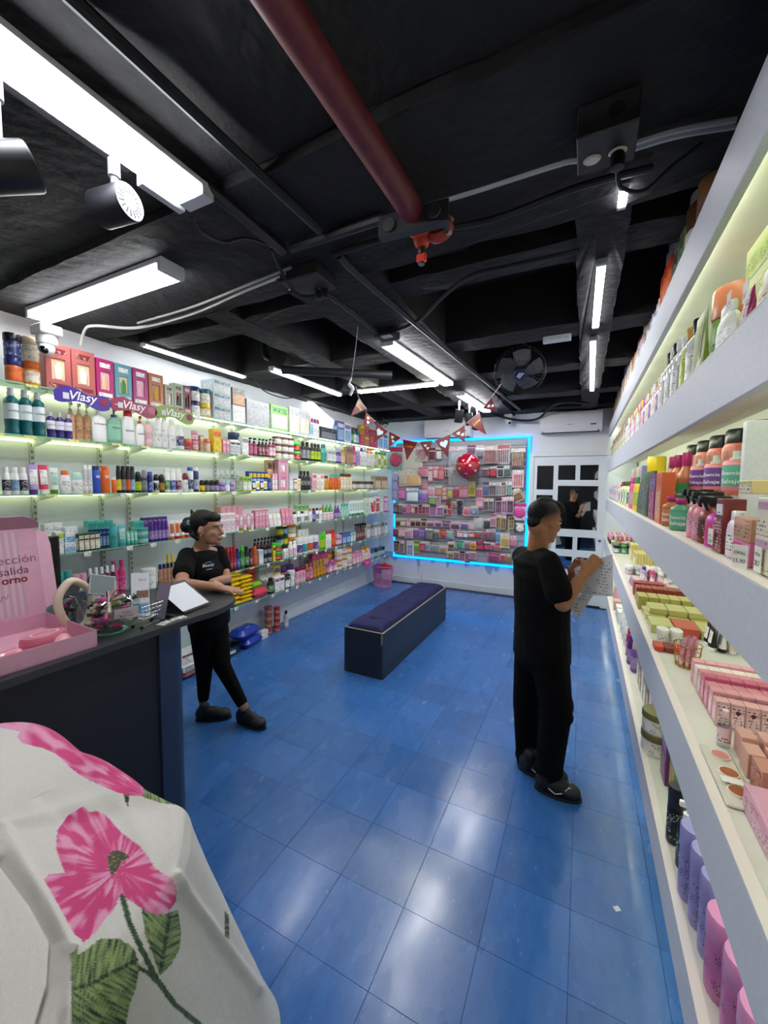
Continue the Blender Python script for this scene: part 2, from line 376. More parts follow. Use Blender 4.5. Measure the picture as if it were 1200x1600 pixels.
# ------------------------------------------------------------------ right shelving: boards with deep white fascias
XF = .28
FASC = MAT('#d5d8e0', .5, noise=(120., .05))
SHTOP = MAT('#dcdcd0', .5, noise=(6., .07))
RZ = {'A': (2.365, 2.52), 'B': (1.885, 2.04), 'C': (1.378, 1.53), 'D': (.84, 1.005), 'E': (.345, .485)}
RLAB = {'A': 'top white shelf with deep front board, near the ceiling', 'B': 'white shelf with deep front board just above head height', 'C': 'white shelf with deep front board just below eye level', 'D': 'white shelf with deep front board holding the pink makeup cartons', 'E': 'lowest white shelf with deep front board near the floor'}
for k, (z0, z1) in RZ.items():
    r = empty('wall_shelf', (XF, 3.3, z0)); Y0, Y1 = -.6 - 3.3, 6.29 - 3.3; h = z1 - z0
    MB().box(0, .022, Y0, Y1, 0, h, .002).build('fascia', FASC, r)
    MB().box(.022, XR - XF - .0, Y0, Y1, h - .03, h, 0).build('board', SHTOP, r)
    MB().box(.024, .05, Y0, Y1, h - .05, h - .0305).build('light_strip', EMIT('#f8ffe4', L_STRIP * (1.2 if k in 'AB' else .9)), r)
    if k in 'BCDE': MB().box(.0, .024, Y0, Y1, h, h + .002).build('edge_band', MAT('#f3e9e2', .4), r)
    tag(r, RLAB[k], 'shelf', 'deep fronted white shelves')
p = onx(1172, 700, .42)
tag(MB().box(.40, .63, p.y - .03, p.y - .005, 1.53, 1.885, .002).build('shelf_divider', FASC), 'white upright divider panel between two white shelves', 'divider')

# ------------------------------------------------------------------ left shelving: glass shelves on slotted uprights
XS = -2.95
LZ = [2.27, 1.97, 1.62, 1.235, .855, .507]
LNAME = ['top', 'second', 'third', 'fourth', 'fifth', 'lowest']
UPY = (1.32, 1.73, 1.93, 2.77, 2.99, 3.87, 4.07, 4.89, 5.1, 5.73)
upm = MB().box(0, .02, -.012, .012, .35, 2.5).mesh('upright'); upm.materials.append(MAT('#c8cbc4', .4, .3))
slm = MB()
for k in range(52): slm.box(.0195, .0206, -.006, -.001, .4 + k * .04, .418 + k * .04); slm.box(.0195, .0206, .002, .006, .4 + k * .04, .418 + k * .04)
slm = slm.mesh('slots', 0); slm.materials.append(MAT('#4a4c48', .6))
UPN = 'first second third fourth fifth sixth seventh eighth ninth tenth'.split()
for k, y in enumerate(UPY):
    u = ob('slotted_upright', upm, None, None, (XL, y, 0)); s_ = ob('slots', slm, None, u); s_['kind'] = 'stuff'
    tag(u, f'slotted metal shelf upright on the shelf wall, {UPN[k]} from the counter', 'shelf upright', 'slotted uprights')
GLASS = CLEAR('#e2efe8', .12); GEDGE = MAT('#7fb59c', .2, coat=.5)
bays = [.9, 1.83, 2.88, 3.97, 5.0, 6.25]
BAYN = ['counter end', 'section behind the woman', 'middle section', 'section before the far corner', 'far corner section']
TAGW = MAT('#f4f3ea', .5); TAGY = MAT('#efe07a', .5)
tagm = MB().box(-.001, .001, -.022, .022, -.034, -.002).mesh('price_tag'); tagm.materials.append(PRINT('#f2f1e8', '#2a2a30', 160.))
tagy = MB().box(-.001, .001, -.03, .03, -.016, -.002).mesh('price_tag'); tagy.materials.append(PRINT('#efe48e', '#2a2a30', 200.))
brm = MB().prism([(0, 0), (.24, 0), (.24, -.012), (0, -.05)], -.002, .002).xf(Matrix.Rotation(PI / 2, 4, 'X')).mesh('bracket'); brm.materials.append(MAT('#e6e7e4', .35))
for li, z in enumerate(LZ):
    for bi in range(5):
        y0, y1 = bays[bi] + .004, bays[bi + 1] - .004
        r = empty('glass_shelf', (XL, (y0 + y1) / 2, z)); hy = (y1 - y0) / 2
        wd = XS - XL
        poly = [(.022, -hy), (wd, -hy), (wd, hy), (.022, hy)] if bi < 4 else [(.022, -hy), (wd, -hy)] + [(wd - .12 + .12 * math.cos(a), hy - .12 + .12 * math.sin(a)) for a in [PI / 2 * k / 6 for k in range(7)]] + [(.022, hy)]
        MB().prism(poly, -.008, -.0002).build('pane', GLASS, r)
        if bi < 4: MB().box(wd - .001, wd + .001, -hy, hy, -.008, 0).build('glass_edge', GEDGE, r)
        else: MB().box(wd - .001, wd + .001, -hy, hy - .12, -.008, 0).build('glass_edge', GEDGE, r)
        for y in UPY:
            if y0 < y < y1: ob('bracket', brm, None, r, (.021, y - (y0 + y1) / 2, -.0085))
        if li in (0, 1, 2):
            MB().box(.03, .05, -hy + .02, hy - .02, -.02, -.009).build('light_strip', EMIT('#f0ffb8' if li else '#f4ffcc', L_STRIP * (.6 if li == 0 else .42)), r)
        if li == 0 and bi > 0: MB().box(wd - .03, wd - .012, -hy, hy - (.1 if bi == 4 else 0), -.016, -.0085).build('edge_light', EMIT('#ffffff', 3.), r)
        nt_ = (4, 5, 5, 5, 6)[bi]
        for k in range(nt_):
            yy = -hy + (k + random.uniform(.25, .75)) * 2 * hy / nt_
            if bi == 4 and yy > hy - .15: continue
            ob('price_tag', tagy if random.random() < (.6 if li in (1, 2) else .25) else tagm, None, r, (wd + .002, yy, 0)).rotation_euler.y = random.uniform(-.15, .1)
        tag(r, f'{LNAME[li]} glass shelf on the shelf wall, {BAYN[bi]}', 'shelf', 'glass wall shelves')
# ================================================================== back wall: slatwall board, door, air conditioners
PX0, PX1, PZ0, PZ1, PY = -2.885, -.77, .485, 2.385, YB - .075
slat = empty('slatwall_board', ((PX0 + PX1) / 2, PY, PZ0))
hw = (PX1 - PX0) / 2; hh = PZ1 - PZ0
MB().box(-hw, hw, .012, .02, 0, hh).build('backing_board', MAT('#6f7178', .6), slat)
sm_ = MB().box(-hw, hw, 0, .012, .004, hh / 20 - .004, .002).mesh('slat'); sm_.materials.append(MAT('#a9abb4', .45, noise=(9., .05)))
for k in range(20): ob('slat', sm_, None, slat, (0, 0, k * hh / 20))
CY = EMIT('#0092ff', L_CYAN * .11)
for n, bx in (('halo_light', (-hw - .05, hw + .05, .03, .045, hh + .012, hh + .045)), ('halo_light', (-hw - .05, hw + .05, .03, .045, -.045, -.012)), ('halo_light', (hw + .012, hw + .045, .03, .045, -.012, hh + .012)), ('halo_light', (-hw - .045, -hw - .012, .03, .045, -.012, hh + .012))):
    MB().box(*bx).build(n, CY, slat)
for sx in (-1, 1):
    for zz in (.2, hh - .2): MB().box(sx * (hw - .3) - .02, sx * (hw - .3) + .02, .02, .0745, zz - .02, zz + .02).build('spacer', DARKM, slat)
tag(slat, 'grey slatwall display board on the back wall with a cyan glow around it', 'display board')

DW = MAT('#dfe6ee', .4)
MIR = MAT('#c9ced3', .02, 1.)
door = struct(empty('door_1', (-.16, YB - .04, 0)))
PAN = [(-.616, -.394, 1.64, 1.984), (-.334, -.11, 1.779, 1.988), (-.051, .175, 1.779, 1.988), (-.33, .184, 1.08, 1.696), (-.616, -.394, 1.08, 1.56), (-.616, -.394, .786, .973), (-.33, -.11, .786, .973), (-.05, .182, .786, .973), (-.616, -.394, .5, .688), (-.33, -.11, .5, .688), (-.05, .182, .5, .688), (-.616, -.394, .2, .4), (-.33, -.11, .2, .4), (-.05, .182, .2, .4)]
# the leaf is a board with window-like openings cut out of it
xs = sorted({-.66, .265} | {v for p in PAN for v in p[:2]}); zs = sorted({.02, 2.11} | {v for p in PAN for v in p[2:]})
leaf = MB()
for i in range(len(xs) - 1):
    for j in range(len(zs) - 1):
        cx, cz = (xs[i] + xs[i + 1]) / 2, (zs[j] + zs[j + 1]) / 2
        if not any(p[0] < cx < p[1] and p[2] < cz < p[3] for p in PAN):
            leaf.box(xs[i] + .16, xs[i + 1] + .16, -.02, .02, zs[j], zs[j + 1])
bm = bmesh.new(); me = leaf.mesh('leaf', 0); bm.from_mesh(me); bmesh.ops.remove_doubles(bm, verts=bm.verts, dist=1e-5)
seen = {}
for f in bm.faces: seen.setdefault(tuple(round(c, 4) for c in f.calc_center_median()), []).append(f)
bmesh.ops.delete(bm, geom=[f for fs in seen.values() if len(fs) > 1 for f in fs], context='FACES')
bm.to_mesh(me); bm.free(); ob('leaf', me, DW, door)
for p in PAN:
    MB().box(p[0] + .16, p[1] + .16, -.006, .0, p[2], p[3]).build('pane', MIR, door)
MB().lathe([(0, -.03), (.016, -.03), (.02, -.02), (.02, 0)], 16).xf(Matrix.Translation((.385, 0, .94)) @ Matrix.Rotation(-PI / 2, 4, 'X')).build('door_lock', MAT('#8a8d92', .3, .9), door)
struct(MB().box(-.72, -.66, YB - .07, YB, 0, 2.16, .003).box(.265, .62, YB - .07, YB, 0, 2.16, .003).box(-.72, .62, YB - .075, YB, 2.115, 2.17, .003).build('trim_1', DW))

ACW = MAT('#dcdee6', .35)
def air_con(x0, x1, z0, z1, label):
    d = .2; r = empty('air_conditioner', ((x0 + x1) / 2, YB, z0)); h = z1 - z0; q = (x1 - x0) / 2
    prof = [(0, .0), (-d * .75, 0), (-d * .92, .03), (-d, h * .35), (-d * .97, h * .85), (-d * .85, h), (0, h)]
    MB().loft([[(x, a, b) for a, b in prof] for x in (-q, -q + .004, q - .004, q)]).build('body', ACW, r)
    MB().box(-q + .03, q - .03, -d * .86, -d * .4, -.008, .012, .003).build('louver', MAT('#3a3d44', .5), r)
    MB().box(-q + .05, q - .05, -d * .93, -d * .8, .0, .022, .003).build('air_flap', ACW, r)
    MB().box(q - .14, q - .07, -d - .001, -d + .01, h * .3, h * .36).build('display_window', MAT('#26282e', .2), r)
    MB().box(-.035, .035, -d - .001, -d + .01, h * .34, h * .37).build('badge', MAT('#8b8f9a', .3), r)
    MB().box(-q + .01, q - .01, -d * .99, -d * .97, h * .5, h * .503).build('panel_seam', MAT('#9a9ca4', .5), r)
    return tag(r, label, 'air conditioner', 'white split air conditioners')
air_con(-2.33, -1.58, 2.44, 2.71, 'white air conditioner above the slatwall, partly behind the red bunting')
air_con(-.59, .19, 2.44, 2.715, 'white air conditioner above the mirror paned door')

def dome_cam(loc, s, label, wallx=None):
    r = empty('security_camera', loc)
    MB().box(-.5 * s, .5 * s, -.45 * s, .45 * s, .52 * s, .95 * s, .05 * s).build('mount_box', MAT('#e8e9ea', .4), r)
    MB().lathe([(0, .52 * s), (.4 * s, .52 * s), (.42 * s, .3 * s), (.4 * s, .1 * s), (.3 * s, .02 * s)], 20).build('housing', MAT('#eff0f0', .35), r)
    MB().ball((.06 * s, -.06 * s, -.1 * s), .33 * s, 18, 12).build('camera_ball', MAT('#f0f0f0', .3), r)
    MB().ball((.18 * s, -.2 * s, -.2 * s), .2 * s, 16, 10).build('lens', MAT('#0a0a0c', .1, coat=1.), r)
    return tag(r, label, 'security camera')
p = onx(74, 545, -2.87); dome_cam((p.x, p.y, p.z + .01), .125, 'white dome security camera hanging above the window gift boxes')
dome_cam((-1.03, YB - .16, 2.63), .11, 'small white security camera on the back wall between the air conditioners')

# ================================================================== bench
BX0, BX1, BY0, BY1 = -1.885, -1.495, 3.0, 4.77
bn = empty('storage_bench', ((BX0 + BX1) / 2, (BY0 + BY1) / 2, 0)); bw, bl = (BX1 - BX0) / 2, (BY1 - BY0) / 2
GREYP = MAT('#2c3440', .45, noise=(60., .12), bump=(300., .05))
MB().box(bw - .016, bw, -bl, bl, .0, .41, .001).build('side_panel', GREYP, bn); MB().box(-bw, -bw + .016, -bl, bl, 0, .41, .001).build('side_panel', GREYP, bn)
MB().box(-bw + .016, bw - .016, -bl, -bl + .016, 0, .41, .001).build('end_panel', MAT('#20242b', .5, noise=(60., .1)), bn)
MB().box(-bw + .016, bw - .016, bl - .016, bl, 0, .41, .001).build('end_panel', GREYP, bn)
EDGB = MAT('#8f8670', .5)
MB().box(bw - .016, bw, -bl, bl, .41, .4115).build('edge_band', EDGB, bn); MB().box(-bw + .0, bw - .016, -bl, -bl + .016, .41, .4115).build('edge_band', EDGB, bn)
MB().box(bw - .017, bw - .0008, -bl - .0012, -bl, .31, .405).build('edge_band', EDGB, bn)
def tufted(nx, ny, w_, l_, z0, h):
    btn = [(0, -l_ + (2 * k + 1) * l_ / 5) for k in range(5)]
    V = []; Fc = []
    for j in range(ny + 1):
        for i in range(nx + 1):
            u, v = -1 + 2 * i / nx, -1 + 2 * j / ny
            x, y = u * w_, v * l_
            e = (1 - abs(u) ** 6) ** .5 * (1 - abs(v) ** 40) ** .5 if max(abs(u), abs(v)) < 1 else 0
            z = h * e
            dmin = 9
            for (bx, by) in btn:
                dd = math.hypot(x - bx, y - by); dmin = min(dmin, dd)
                z -= .028 * math.exp(-(dd / .028) ** 2) * (e > 0)
                z -= .012 * math.exp(-((y - by) / .016) ** 2) * math.exp(-(x / .13) ** 2)
            z += .006 * math.cos((y + l_) / (2 * l_ / 5) * 2 * PI - PI) * e
            V.append((x, y, z0 + max(z, -.0)))
            if i < nx and j < ny: a = j * (nx + 1) + i; Fc.append((a, a + 1, a + nx + 2, a + nx + 1))
    return V, Fc
m_ = MB(); m_.v, m_.f = tufted(36, 150, bw - .018, bl - .018, .40, .065)
NAVY = MAT('#0d124e', .8, sheen=0., noise=(14., .3))
m_.build('cushion', NAVY, bn, 80)
for k in range(5): MB().ball((0, -(bl - .018) + (2 * k + 1) * (bl - .018) / 5, .432), (.011, .011, .006), 12, 6).build('tuft_button', NAVY, bn)
tag(bn, 'long dark grey box bench with a tufted navy velvet cushion', 'bench')

# ================================================================== counter
TOPZ = 1.02
ct = empty('service_counter', (-1.755, .6, 0))
def L_(x, y): return (x + 1.755, y - .6)
edge = [(-1.74, -1.2), (-1.74, 1.25)] + [(-1.735, 1.38), (-1.728, 1.47), (-1.75, 1.57), (-1.80, 1.66), (-1.88, 1.735), (-2.0, 1.775), (-2.12, 1.78), (-2.26, 1.74), (-2.38, 1.66), (-2.46, 1.55), (-2.5, 1.44)] + [(-2.56, 1.6), (-2.56, -1.2)]
edge = [tuple(p)[:2] for p in spline([(x, y, 0) for x, y in edge[1:13]], 4)]
edge = [(-1.74, -1.2)] + edge + [(-2.52, -1.2)]
CTOP = MAT('#35363b', .42, noise=(90., .18))
MB().prism([L_(*p) for p in edge], TOPZ - .03, TOPZ).build('worktop', CTOP, ct)
cb = MAT('#1b1c20', .5, noise=(40., .12))
MB().prism([L_(*p) for p in [(-1.775, -1.2), (-1.775, 1.17), (-2.5, 1.17), (-2.5, -1.2)]], 0, TOPZ - .03).build('front_panel', cb, ct)
ce = [(-1.763, 1.172)] + [(-1.823 + .06 * math.cos(a), 1.25 + .065 * math.sin(a)) for a in [PI / 2 * k / 8 for k in range(9)]] + [(-2.4, 1.315), (-2.4, 1.172)]
MB().prism([L_(*p) for p in ce], 0, TOPZ - .03).build('rounded_end', MAT('#2b3a55', .38, noise=(50., .08)), ct)
tag(ct, 'dark grey service counter with an overhanging rounded worktop end', 'counter')

# ================================================================== ceiling services
ZP = 2.655
RED = MAT('#6e2a30', .45, noise=(30., .2))
pipe = empty('sprinkler_pipe', (-.575, .4, ZP))
MB().tube([(-.02, -2.0, 0), (0, 1.02, 0)], .042, 20).build('pipe', RED, pipe)
br = MB().box(-.13, .13, -.006, 0, -.062, .012, .001).box(-.13, .13, 0, .03, -.062, -.056, .001)
br.xf(Matrix.Translation((.0, .96, 0)) @ Matrix.Rotation(.06, 4, 'Z')).build('bracket', MAT('#46474b', .5, .3), pipe)
for s in (-1, 1):
    MB().lathe([(0, -.012), (.014, -.012), (.014, 0), (.024, .001), (.024, .006), (0, .006)], 10).xf(Matrix.Translation((s * .085, .945, -.03)) @ Matrix.Rotation(PI / 2, 4, 'X')).build('bolt', MAT('#6d6f72', .4, .8), pipe)
ORG = MAT('#c8401f', .45, noise=(40., .25))
vl = MB().lathe([(0, 0), (.05, 0), (.054, .01), (.054, .03), (.048, .04), (.048, .075), (.044, .08), (0, .08)], 20)
vl.xf(Matrix.Translation((0, 1.0, 0)) @ Matrix.Rotation(-PI / 2, 4, 'X')).build('pipe_coupling', ORG, pipe)
MB().lathe([(0, -.075), (.018, -.075), (.024, -.068), (.03, -.055), (.036, -.02), (.036, .02), (0, .02)], 16, (0, 1.05)).build('outlet_tee', ORG, pipe)
MB().lathe([(.02, -.02), (.045, -.02), (.05, -.012), (.05, .012), (.045, .02), (.02, .02)], 20).xf(Matrix.Translation((.065, 1.06, -.02)) @ Matrix.Rotation(1.2, 4, 'X')).build('coupling_wing', MAT('#a83522', .5, noise=(40., .2)), pipe)
for q in ((.045, 1.0, .02), (-.052, 1.02, -.01), (.1, 1.05, -.045), (.095, 1.08, .02)): MB().lathe([(0, -.022), (.011, -.022), (.011, .02), (.007, .02), (.007, .034), (0, .034)], 8).xf(Matrix.Translation(q) @ Matrix.Rotation(-1.2, 4, 'X')).build('bolt', MAT('#9a938c', .4, .7), pipe)
MB().lathe([(0, -.098), (.014, -.098), (.016, -.09), (.013, -.074), (0, -.074)], 14, (0, 1.05)).build('brass_nipple', MAT('#5b5040', .4, .7), pipe)
MB().box(-.018, .018, 1.04, 1.06, -.128, -.097, .004).build('sprinkler_head', MAT('#ff4a3a', .4), pipe)
MB().lathe([(0, -.136), (.012, -.136), (.012, -.128), (0, -.128)], 12, (0, 1.05)).build('deflector', MAT('#8f9296', .3, .8), pipe)
tag(pipe, 'dark red sprinkler pipe ending in an orange coupling and drop head', 'pipe')

def cable(name, pts, r, c, label, cat='cable', grp=None, n=8, m=10, rough_=.5):
    o = MB().tube(spline(pts, m) if len(pts) > 2 else pts, r, n).build(name, MAT(c, rough_), None)
    return tag(o, label, cat, grp)
Zq = ZC - .024
def C2(px, py, z=Zq): return onz(px, py, z)
cable('conduit', [C2(40, -70, ZC + .02), C2(500, 360)], .017, '#202124', 'black painted conduit running straight along the ceiling over the counter', 'conduit')
cable('conduit', [C2(300, 275, ZC + .02), C2(345, 310), C2(442, 392)], .022, '#1d1e21', 'thick black conduit leaving the end of the big light batten', 'conduit')
cable('conduit', [C2(455, 388), C2(600, 341)], .019, '#2c2d30', 'grey conduit between the cable knot and the sprinkler bracket', 'conduit')
cable('conduit', [C2(520, 398), C2(620, 368), C2(760, 345), C2(905, 292), C2(1020, 262)], .012, '#1c1d20', 'thin black conduit along the beam below the socket box', 'conduit')
cable('conduit', [C2(530, 400), C2(560, 430), C2(660, 515), C2(812, 640)], .016, '#2a2b2e', 'black conduit along the lower edge of the middle beam', 'conduit')
cable('conduit', [C2(498, 450), C2(540, 480), C2(600, 528)], .014, '#222326', 'short black conduit leading to the middle light batten', 'conduit')
cable('power_cable', [C2(612, 520), C2(655, 500), C2(690, 465), C2(735, 432), C2(800, 415), C2(905, 392)], .011, '#27282b', 'slack black cable sweeping from the middle beam across the coffers')
cable('power_cable', [C2(655, 325), C2(740, 300), C2(870, 258), C2(905, 251)], .0075, '#b9bcc2', 'pair of pale cables strung from the sprinkler bracket to the socket box', n=6)
cable('power_cable', [C2(985, 225), C2(1060, 203), C2(1150, 187)], .008, '#b4b7bd', 'pale cable running from the socket box to the white shelving', n=6)
cable('power_cable', [C2(985, 234), C2(1060, 212), C2(1150, 197)], .008, '#b0b3b9', 'second pale cable running from the socket box, just below its twin', n=6)
cable('power_cable', [C2(470, 385), C2(530, 366), C2(596, 344)], .006, '#c3c5ca', 'thin white cable tied under the grey conduit', n=6)
cable('power_cable', [C2(126, 540, 2.62), C2(133, 515), C2(150, 509), C2(215, 512), C2(300, 490), C2(380, 455), C2(448, 428)], .009, '#c9c9c4', 'white cable from the dome camera to the cable knot', n=6)
cable('power_cable', [C2(215, 505), C2(300, 480), C2(400, 440), C2(455, 418)], .007, '#8e8e8a', 'grey cable running beside the white camera cable', n=6)
cable('power_cable', [C2(300, 340, 2.7), C2(315, 362, 2.68), C2(350, 378, 2.7), C2(385, 372), C2(425, 385)], .006, '#17181a', 'thin black lead drooping from the end of the big light batten', n=6)
cable('power_cable', [C2(425, 390), C2(440, 425, 2.70), C2(465, 460, 2.66), C2(490, 462, 2.66), C2(494, 452, 2.67)], .008, '#141517', 'looped black lead with plugs under the cable knot', n=6)
cable('hanging_wire', [C2(568, 402, ZC), ony(563, 470, 2.2), ony(556, 540, 2.45), ony(549, 592, 2.7)], .0025, '#a9abb0', 'thin pale wire hanging from the ceiling in front of the beam', 'wire', n=5)
cable('power_cable', [C2(395, 592, 2.72), C2(415, 612, 2.66), C2(445, 622, 2.64), C2(472, 619, 2.7)], .006, '#2a2023', 'thin black lead between the wall light tubes', n=6)
cable('power_cable', [ony(745, 640, 6.0), ony(800, 655, 6.1), ony(838, 655, 6.1), ony(862, 635, 5.9), ony(885, 628, 5.6), ony(920, 630, 5.5)], .016, '#1d1f22', 'thick black cable curving above the mirror door')
o = MB().tube(spline([ony(549, 590, 2.7), ony(546, 600, 2.7), ony(551, 607, 2.7), ony(547, 618, 2.7)], 6), [.006] * 6 + [.014] * 8 + [.01] * 5, 8).build('cable_end', MAT('#e8eaee', .4)); tag(o, 'white taped cable end dangling above the bunting', 'cable end')

jb = empty('socket_box', (.02, 1.36, ZC)); jm = MAT('#2a2a2b', .55, noise=(30., .15))
MB().box(-.075, .075, -.075, .075, -.085, 0, .003).build('box', jm, jb)
for x in (-.035, .03):
    MB().lathe([(0, -.09), (.02, -.09), (.024, -.086), (.024, -.08), (0, -.08)], 16, (x, .02), 1, .8).build('socket', MAT('#dcd3c8', .4), jb)
MB().lathe([(0, -.135), (.018, -.13), (.02, -.1), (.016, -.09), (0, -.09)], 14, (.03, .02)).build('plug', BLACKP, jb)
MB().lathe([(0, -.002), (.02, -.002), (.02, 0), (0, 0)], 16).xf(Matrix.Translation((.02, -.0755, -.04)) @ Matrix.Rotation(PI / 2, 4, 'X')).build('knockout_hole', MAT('#050505', .9), jb)
tag(jb, 'dark metal box on the ceiling with two pale sockets', 'socket box')
cable('plug_lead', [(.05, 1.385, 2.62), (.065, 1.45, 2.6), (.13, 1.5, 2.60), (.2, 1.5, 2.65), (.27, 1.52, 2.7)], .006, '#0f0f10', 'black lead looping from the plug in the socket box', n=6)
jb2 = empty('junction_box', onz(482, 428, ZC)); MB().box(-.11, .11, -.09, .09, -.06, 0, .006).build('box', jm, jb2)
for dx in (.0, .035): MB().lathe([(0, -.045), (.018, -.04), (.02, 0), (0, 0)], 12, (dx + .02, .06), z0=-.06).build('plug', BLACKP, jb2)
MB().lathe([(0, -.003), (.02, -.003), (.02, 0), (0, 0)], 12, (.02, .06), z0=-.06).build('plug_collar', MAT('#b9bbbf', .4), jb2)
for k in range(5):
    a = random.uniform(0, 6); MB().tube(spline([(-.1, -.03, -.01), (-.1 + .06 * math.cos(a), -.05 + .05 * math.sin(a), -.05), (-.14 + .03 * k, .02, -.04)], 5), .004, 5).build('loose_wire', MAT(('#c9c9c9', '#1a1a1a', '#3a3a3a', '#d8d8d8', '#222222')[k], .5), jb2)
tag(jb2, 'black junction box with a knot of loose wires on the ceiling', 'junction box')
jb3 = empty('junction_box', onz(605, 517, ZC)); MB().box(-.07, .07, -.06, .06, -.05, 0, .005).build('box', jm, jb3); MB().box(-.02, .05, -.06, -.01, -.053, -.05).build('sticker', MAT('#cfd0d2', .5), jb3)
tag(jb3, 'small black junction box on the middle beam beside the light batten', 'junction box')
rc = onz(870, 534, 2.7); bx_ = empty('light_driver', rc); MB().box(-.09, .09, -.025, .025, 0, .04, .004).build('case', MAT('#d5dbe2', .4), bx_); MB().box(-.07, .07, -.0255, -.025, .01, .03).build('print', PRINT('#d5dbe2', '#30343a', 160.), bx_)
tag(bx_, 'white light driver box hanging in the coffer by the fan', 'driver box')
# ducts seen up in the far coffers
cable('duct_pipe', [onz(440, 578, 2.685), onz(612, 586, 2.685)], .036, '#1f2022', 'black pipe crossing the coffers over the shelf wall', 'pipe', n=14)
for k, px in enumerate((412, 424, 436)):
    q = onz(px, 560, 2.86); cable('duct_pipe', [(q.x, q.y, 3.1), (q.x, q.y, 2.9), (q.x + .06, q.y + .02, 2.84)], .022, '#242528', f'{("first", "second", "third")[k]} of three short black pipe drops over the shelf wall', 'pipe', 'short pipe drops')

# track with spotlights
trk = empty('spotlight_track', (-1.352, .3, 2.7)); MB().box(-.018, .018, -1.3, .55, 0, .035, .002).build('rail', MAT('#3a3b40', .4, .5), trk)
MB().box(-.016, .016, .58, .74, -.02, .02, .003).build('power_feed', MAT('#babcc4', .4), trk); MB().box(.0165, .017, .62, .68, -.008, .008).build('sticker', MAT('#e4f0ea', .5), trk)
tag(trk, 'black spotlight track beside the big light batten', 'light track')
def spot(loc, aim, R, Ln, label, c='#1d1e24', grp='track spotlights', slots=True, face='#c6c9d6', lit=0):
    loc = Vector(loc); aim = Vector(aim).normalized(); r = empty('track_spotlight', loc)
    q = aim.to_track_quat('Z', 'Y').to_matrix().to_4x4()
    MB().lathe([(0, -Ln / 2), (R * .96, -Ln / 2), (R, -Ln / 2 + .004), (R, Ln / 2), (R * .93, Ln / 2), (R * .85, Ln / 2 - .03), (0, Ln / 2 - .03)], 28).xf(q).build('body', MAT(c, .42, .3), r)
    MB().lathe([(0, -Ln / 2 - .0012), (R * .95, -Ln / 2 - .0012)], 28).xf(q).build('end_disc', MAT(face, .4), r)
    if slots:
        sl = MB()
        for k in range(16):
            a = 2 * PI * k / 16; s0 = len(sl.v)
            for t in (.45, .58, .71): sl.box(R * t, R * (t + .09), -.0016, .0016, -Ln / 2 - .0022, -Ln / 2 - .0013)
            sl.xf(Matrix.Rotation(a, 4, 'Z'), s0)
        sl.xf(q).build('vent_slots', MAT('#24252c', .6), r)['kind'] = 'stuff'
    else:
        MB().lathe([(0, Ln / 2 - .028), (R * .84, Ln / 2 - .028)], 20).xf(q).build('lamp_glass', EMIT('#fff6e8', lit) if lit else MAT('#c8ccd4', .1), r)
    top = 2.7 - loc.z
    MB().tube([(0, 0, R * .8), (0, 0, top - .02)], .011, 10).build('stem', MAT('#9799a2', .35, .6), r)
    MB().lathe([(0, top - .05), (.017, top - .05), (.017, top), (0, top)], 14).build('swivel', MAT('#b5b7c0', .35, .5), r)
    return tag(r, label, 'spotlight', grp)
spot((-1.352, .80, 2.565), (-1, -.2, -.05), .053, .115, 'black track spotlight with slotted pale end disc under the batten end')
q = onx(-2, 262, -1.352); spot((q.x, q.y, q.z), (-.42, -.8, -.42), .056, .15, 'black track spotlight cut off at the picture edge beside the batten')
for k, (px, py, yy) in enumerate(((717, 650, 4.75), (733, 655, 4.95), (745, 662, 5.2))):
    q = ony(px, py, yy); spot((q.x, q.y, min(q.z, 2.56)), ((.2, -.25, 1), (-.15, -.2, 1), (.1, .2, 1))[k], .05, .15, f'{("first", "second", "third")[k]} of three small black spotlights behind the bunting', grp='far spotlights', slots=False, face='#17181a', lit=0)

# fan under the ceiling
fc = ony(812, 580, 3.75); fan = empty('wall_fan', fc); fq = Vector((.18, -.72, -.66)).normalized().to_track_quat('Z', 'Y').to_matrix().to_4x4()
FR = .215; FB = MAT('#1a1b1e', .4); 
for rr, zz, nm in ((FR, .03, 'guard_rim'), (FR, -.03, 'guard_rim'), (FR * .55, .055, 'guard_ring'), (FR * .3, .06, 'guard_ring')):
    MB().tube([(rr * math.cos(a), rr * math.sin(a), zz) for a in [2 * PI * k / 40 for k in range(40)]], .004 if rr == FR else .002, 6, closed=True).xf(fq).build(nm, FB, fan)
gw = MB()
for k in range(36):
    a = 2 * PI * k / 36; c_, s_ = math.cos(a), math.sin(a)
    gw.tube([(.05 * c_, .05 * s_, .062), (.12 * c_, .12 * s_, .056), (FR * c_, FR * s_, .03), (FR * c_, FR * s_, -.03), (.06 * c_, .06 * s_, -.06)], .0011, 4)
gw.xf(fq).build('guard_wires', FB, fan)['kind'] = 'stuff'
for k in range(5):
    bl_ = []
    for i in range(7):
        t = i / 6; rad = .05 + .145 * t; wdt = .035 + .06 * math.sin(min(1, t * 1.15) * PI * .62); sw = .35 * t
        bl_.append([(rad * math.cos(sw + s * wdt / rad * .8), rad * math.sin(sw + s * wdt / rad * .8), s * .018) for s in (-1, -.3, .4, 1)])
    mb = MB(); mb.loft(bl_, close=False, caps=False); mb.xf(fq @ Matrix.Rotation(2 * PI * k / 5, 4, 'Z')).build('fan_blade', MAT('#53555a', .35), fan)
MB().lathe([(0, .068), (.05, .066), (.056, .058), (.056, .05), (0, .05)], 24).xf(fq).build('hub_badge', MAT('#17234a', .35), fan)
for k in range(3): MB().box(-.03, .03 - .008 * k, -.018 + k * .014, -.010 + k * .014, .069, .0705).xf(fq @ Matrix.Rotation(1.0, 4, 'Z')).build('badge_stripe', MAT('#d8dbe4', .4), fan)
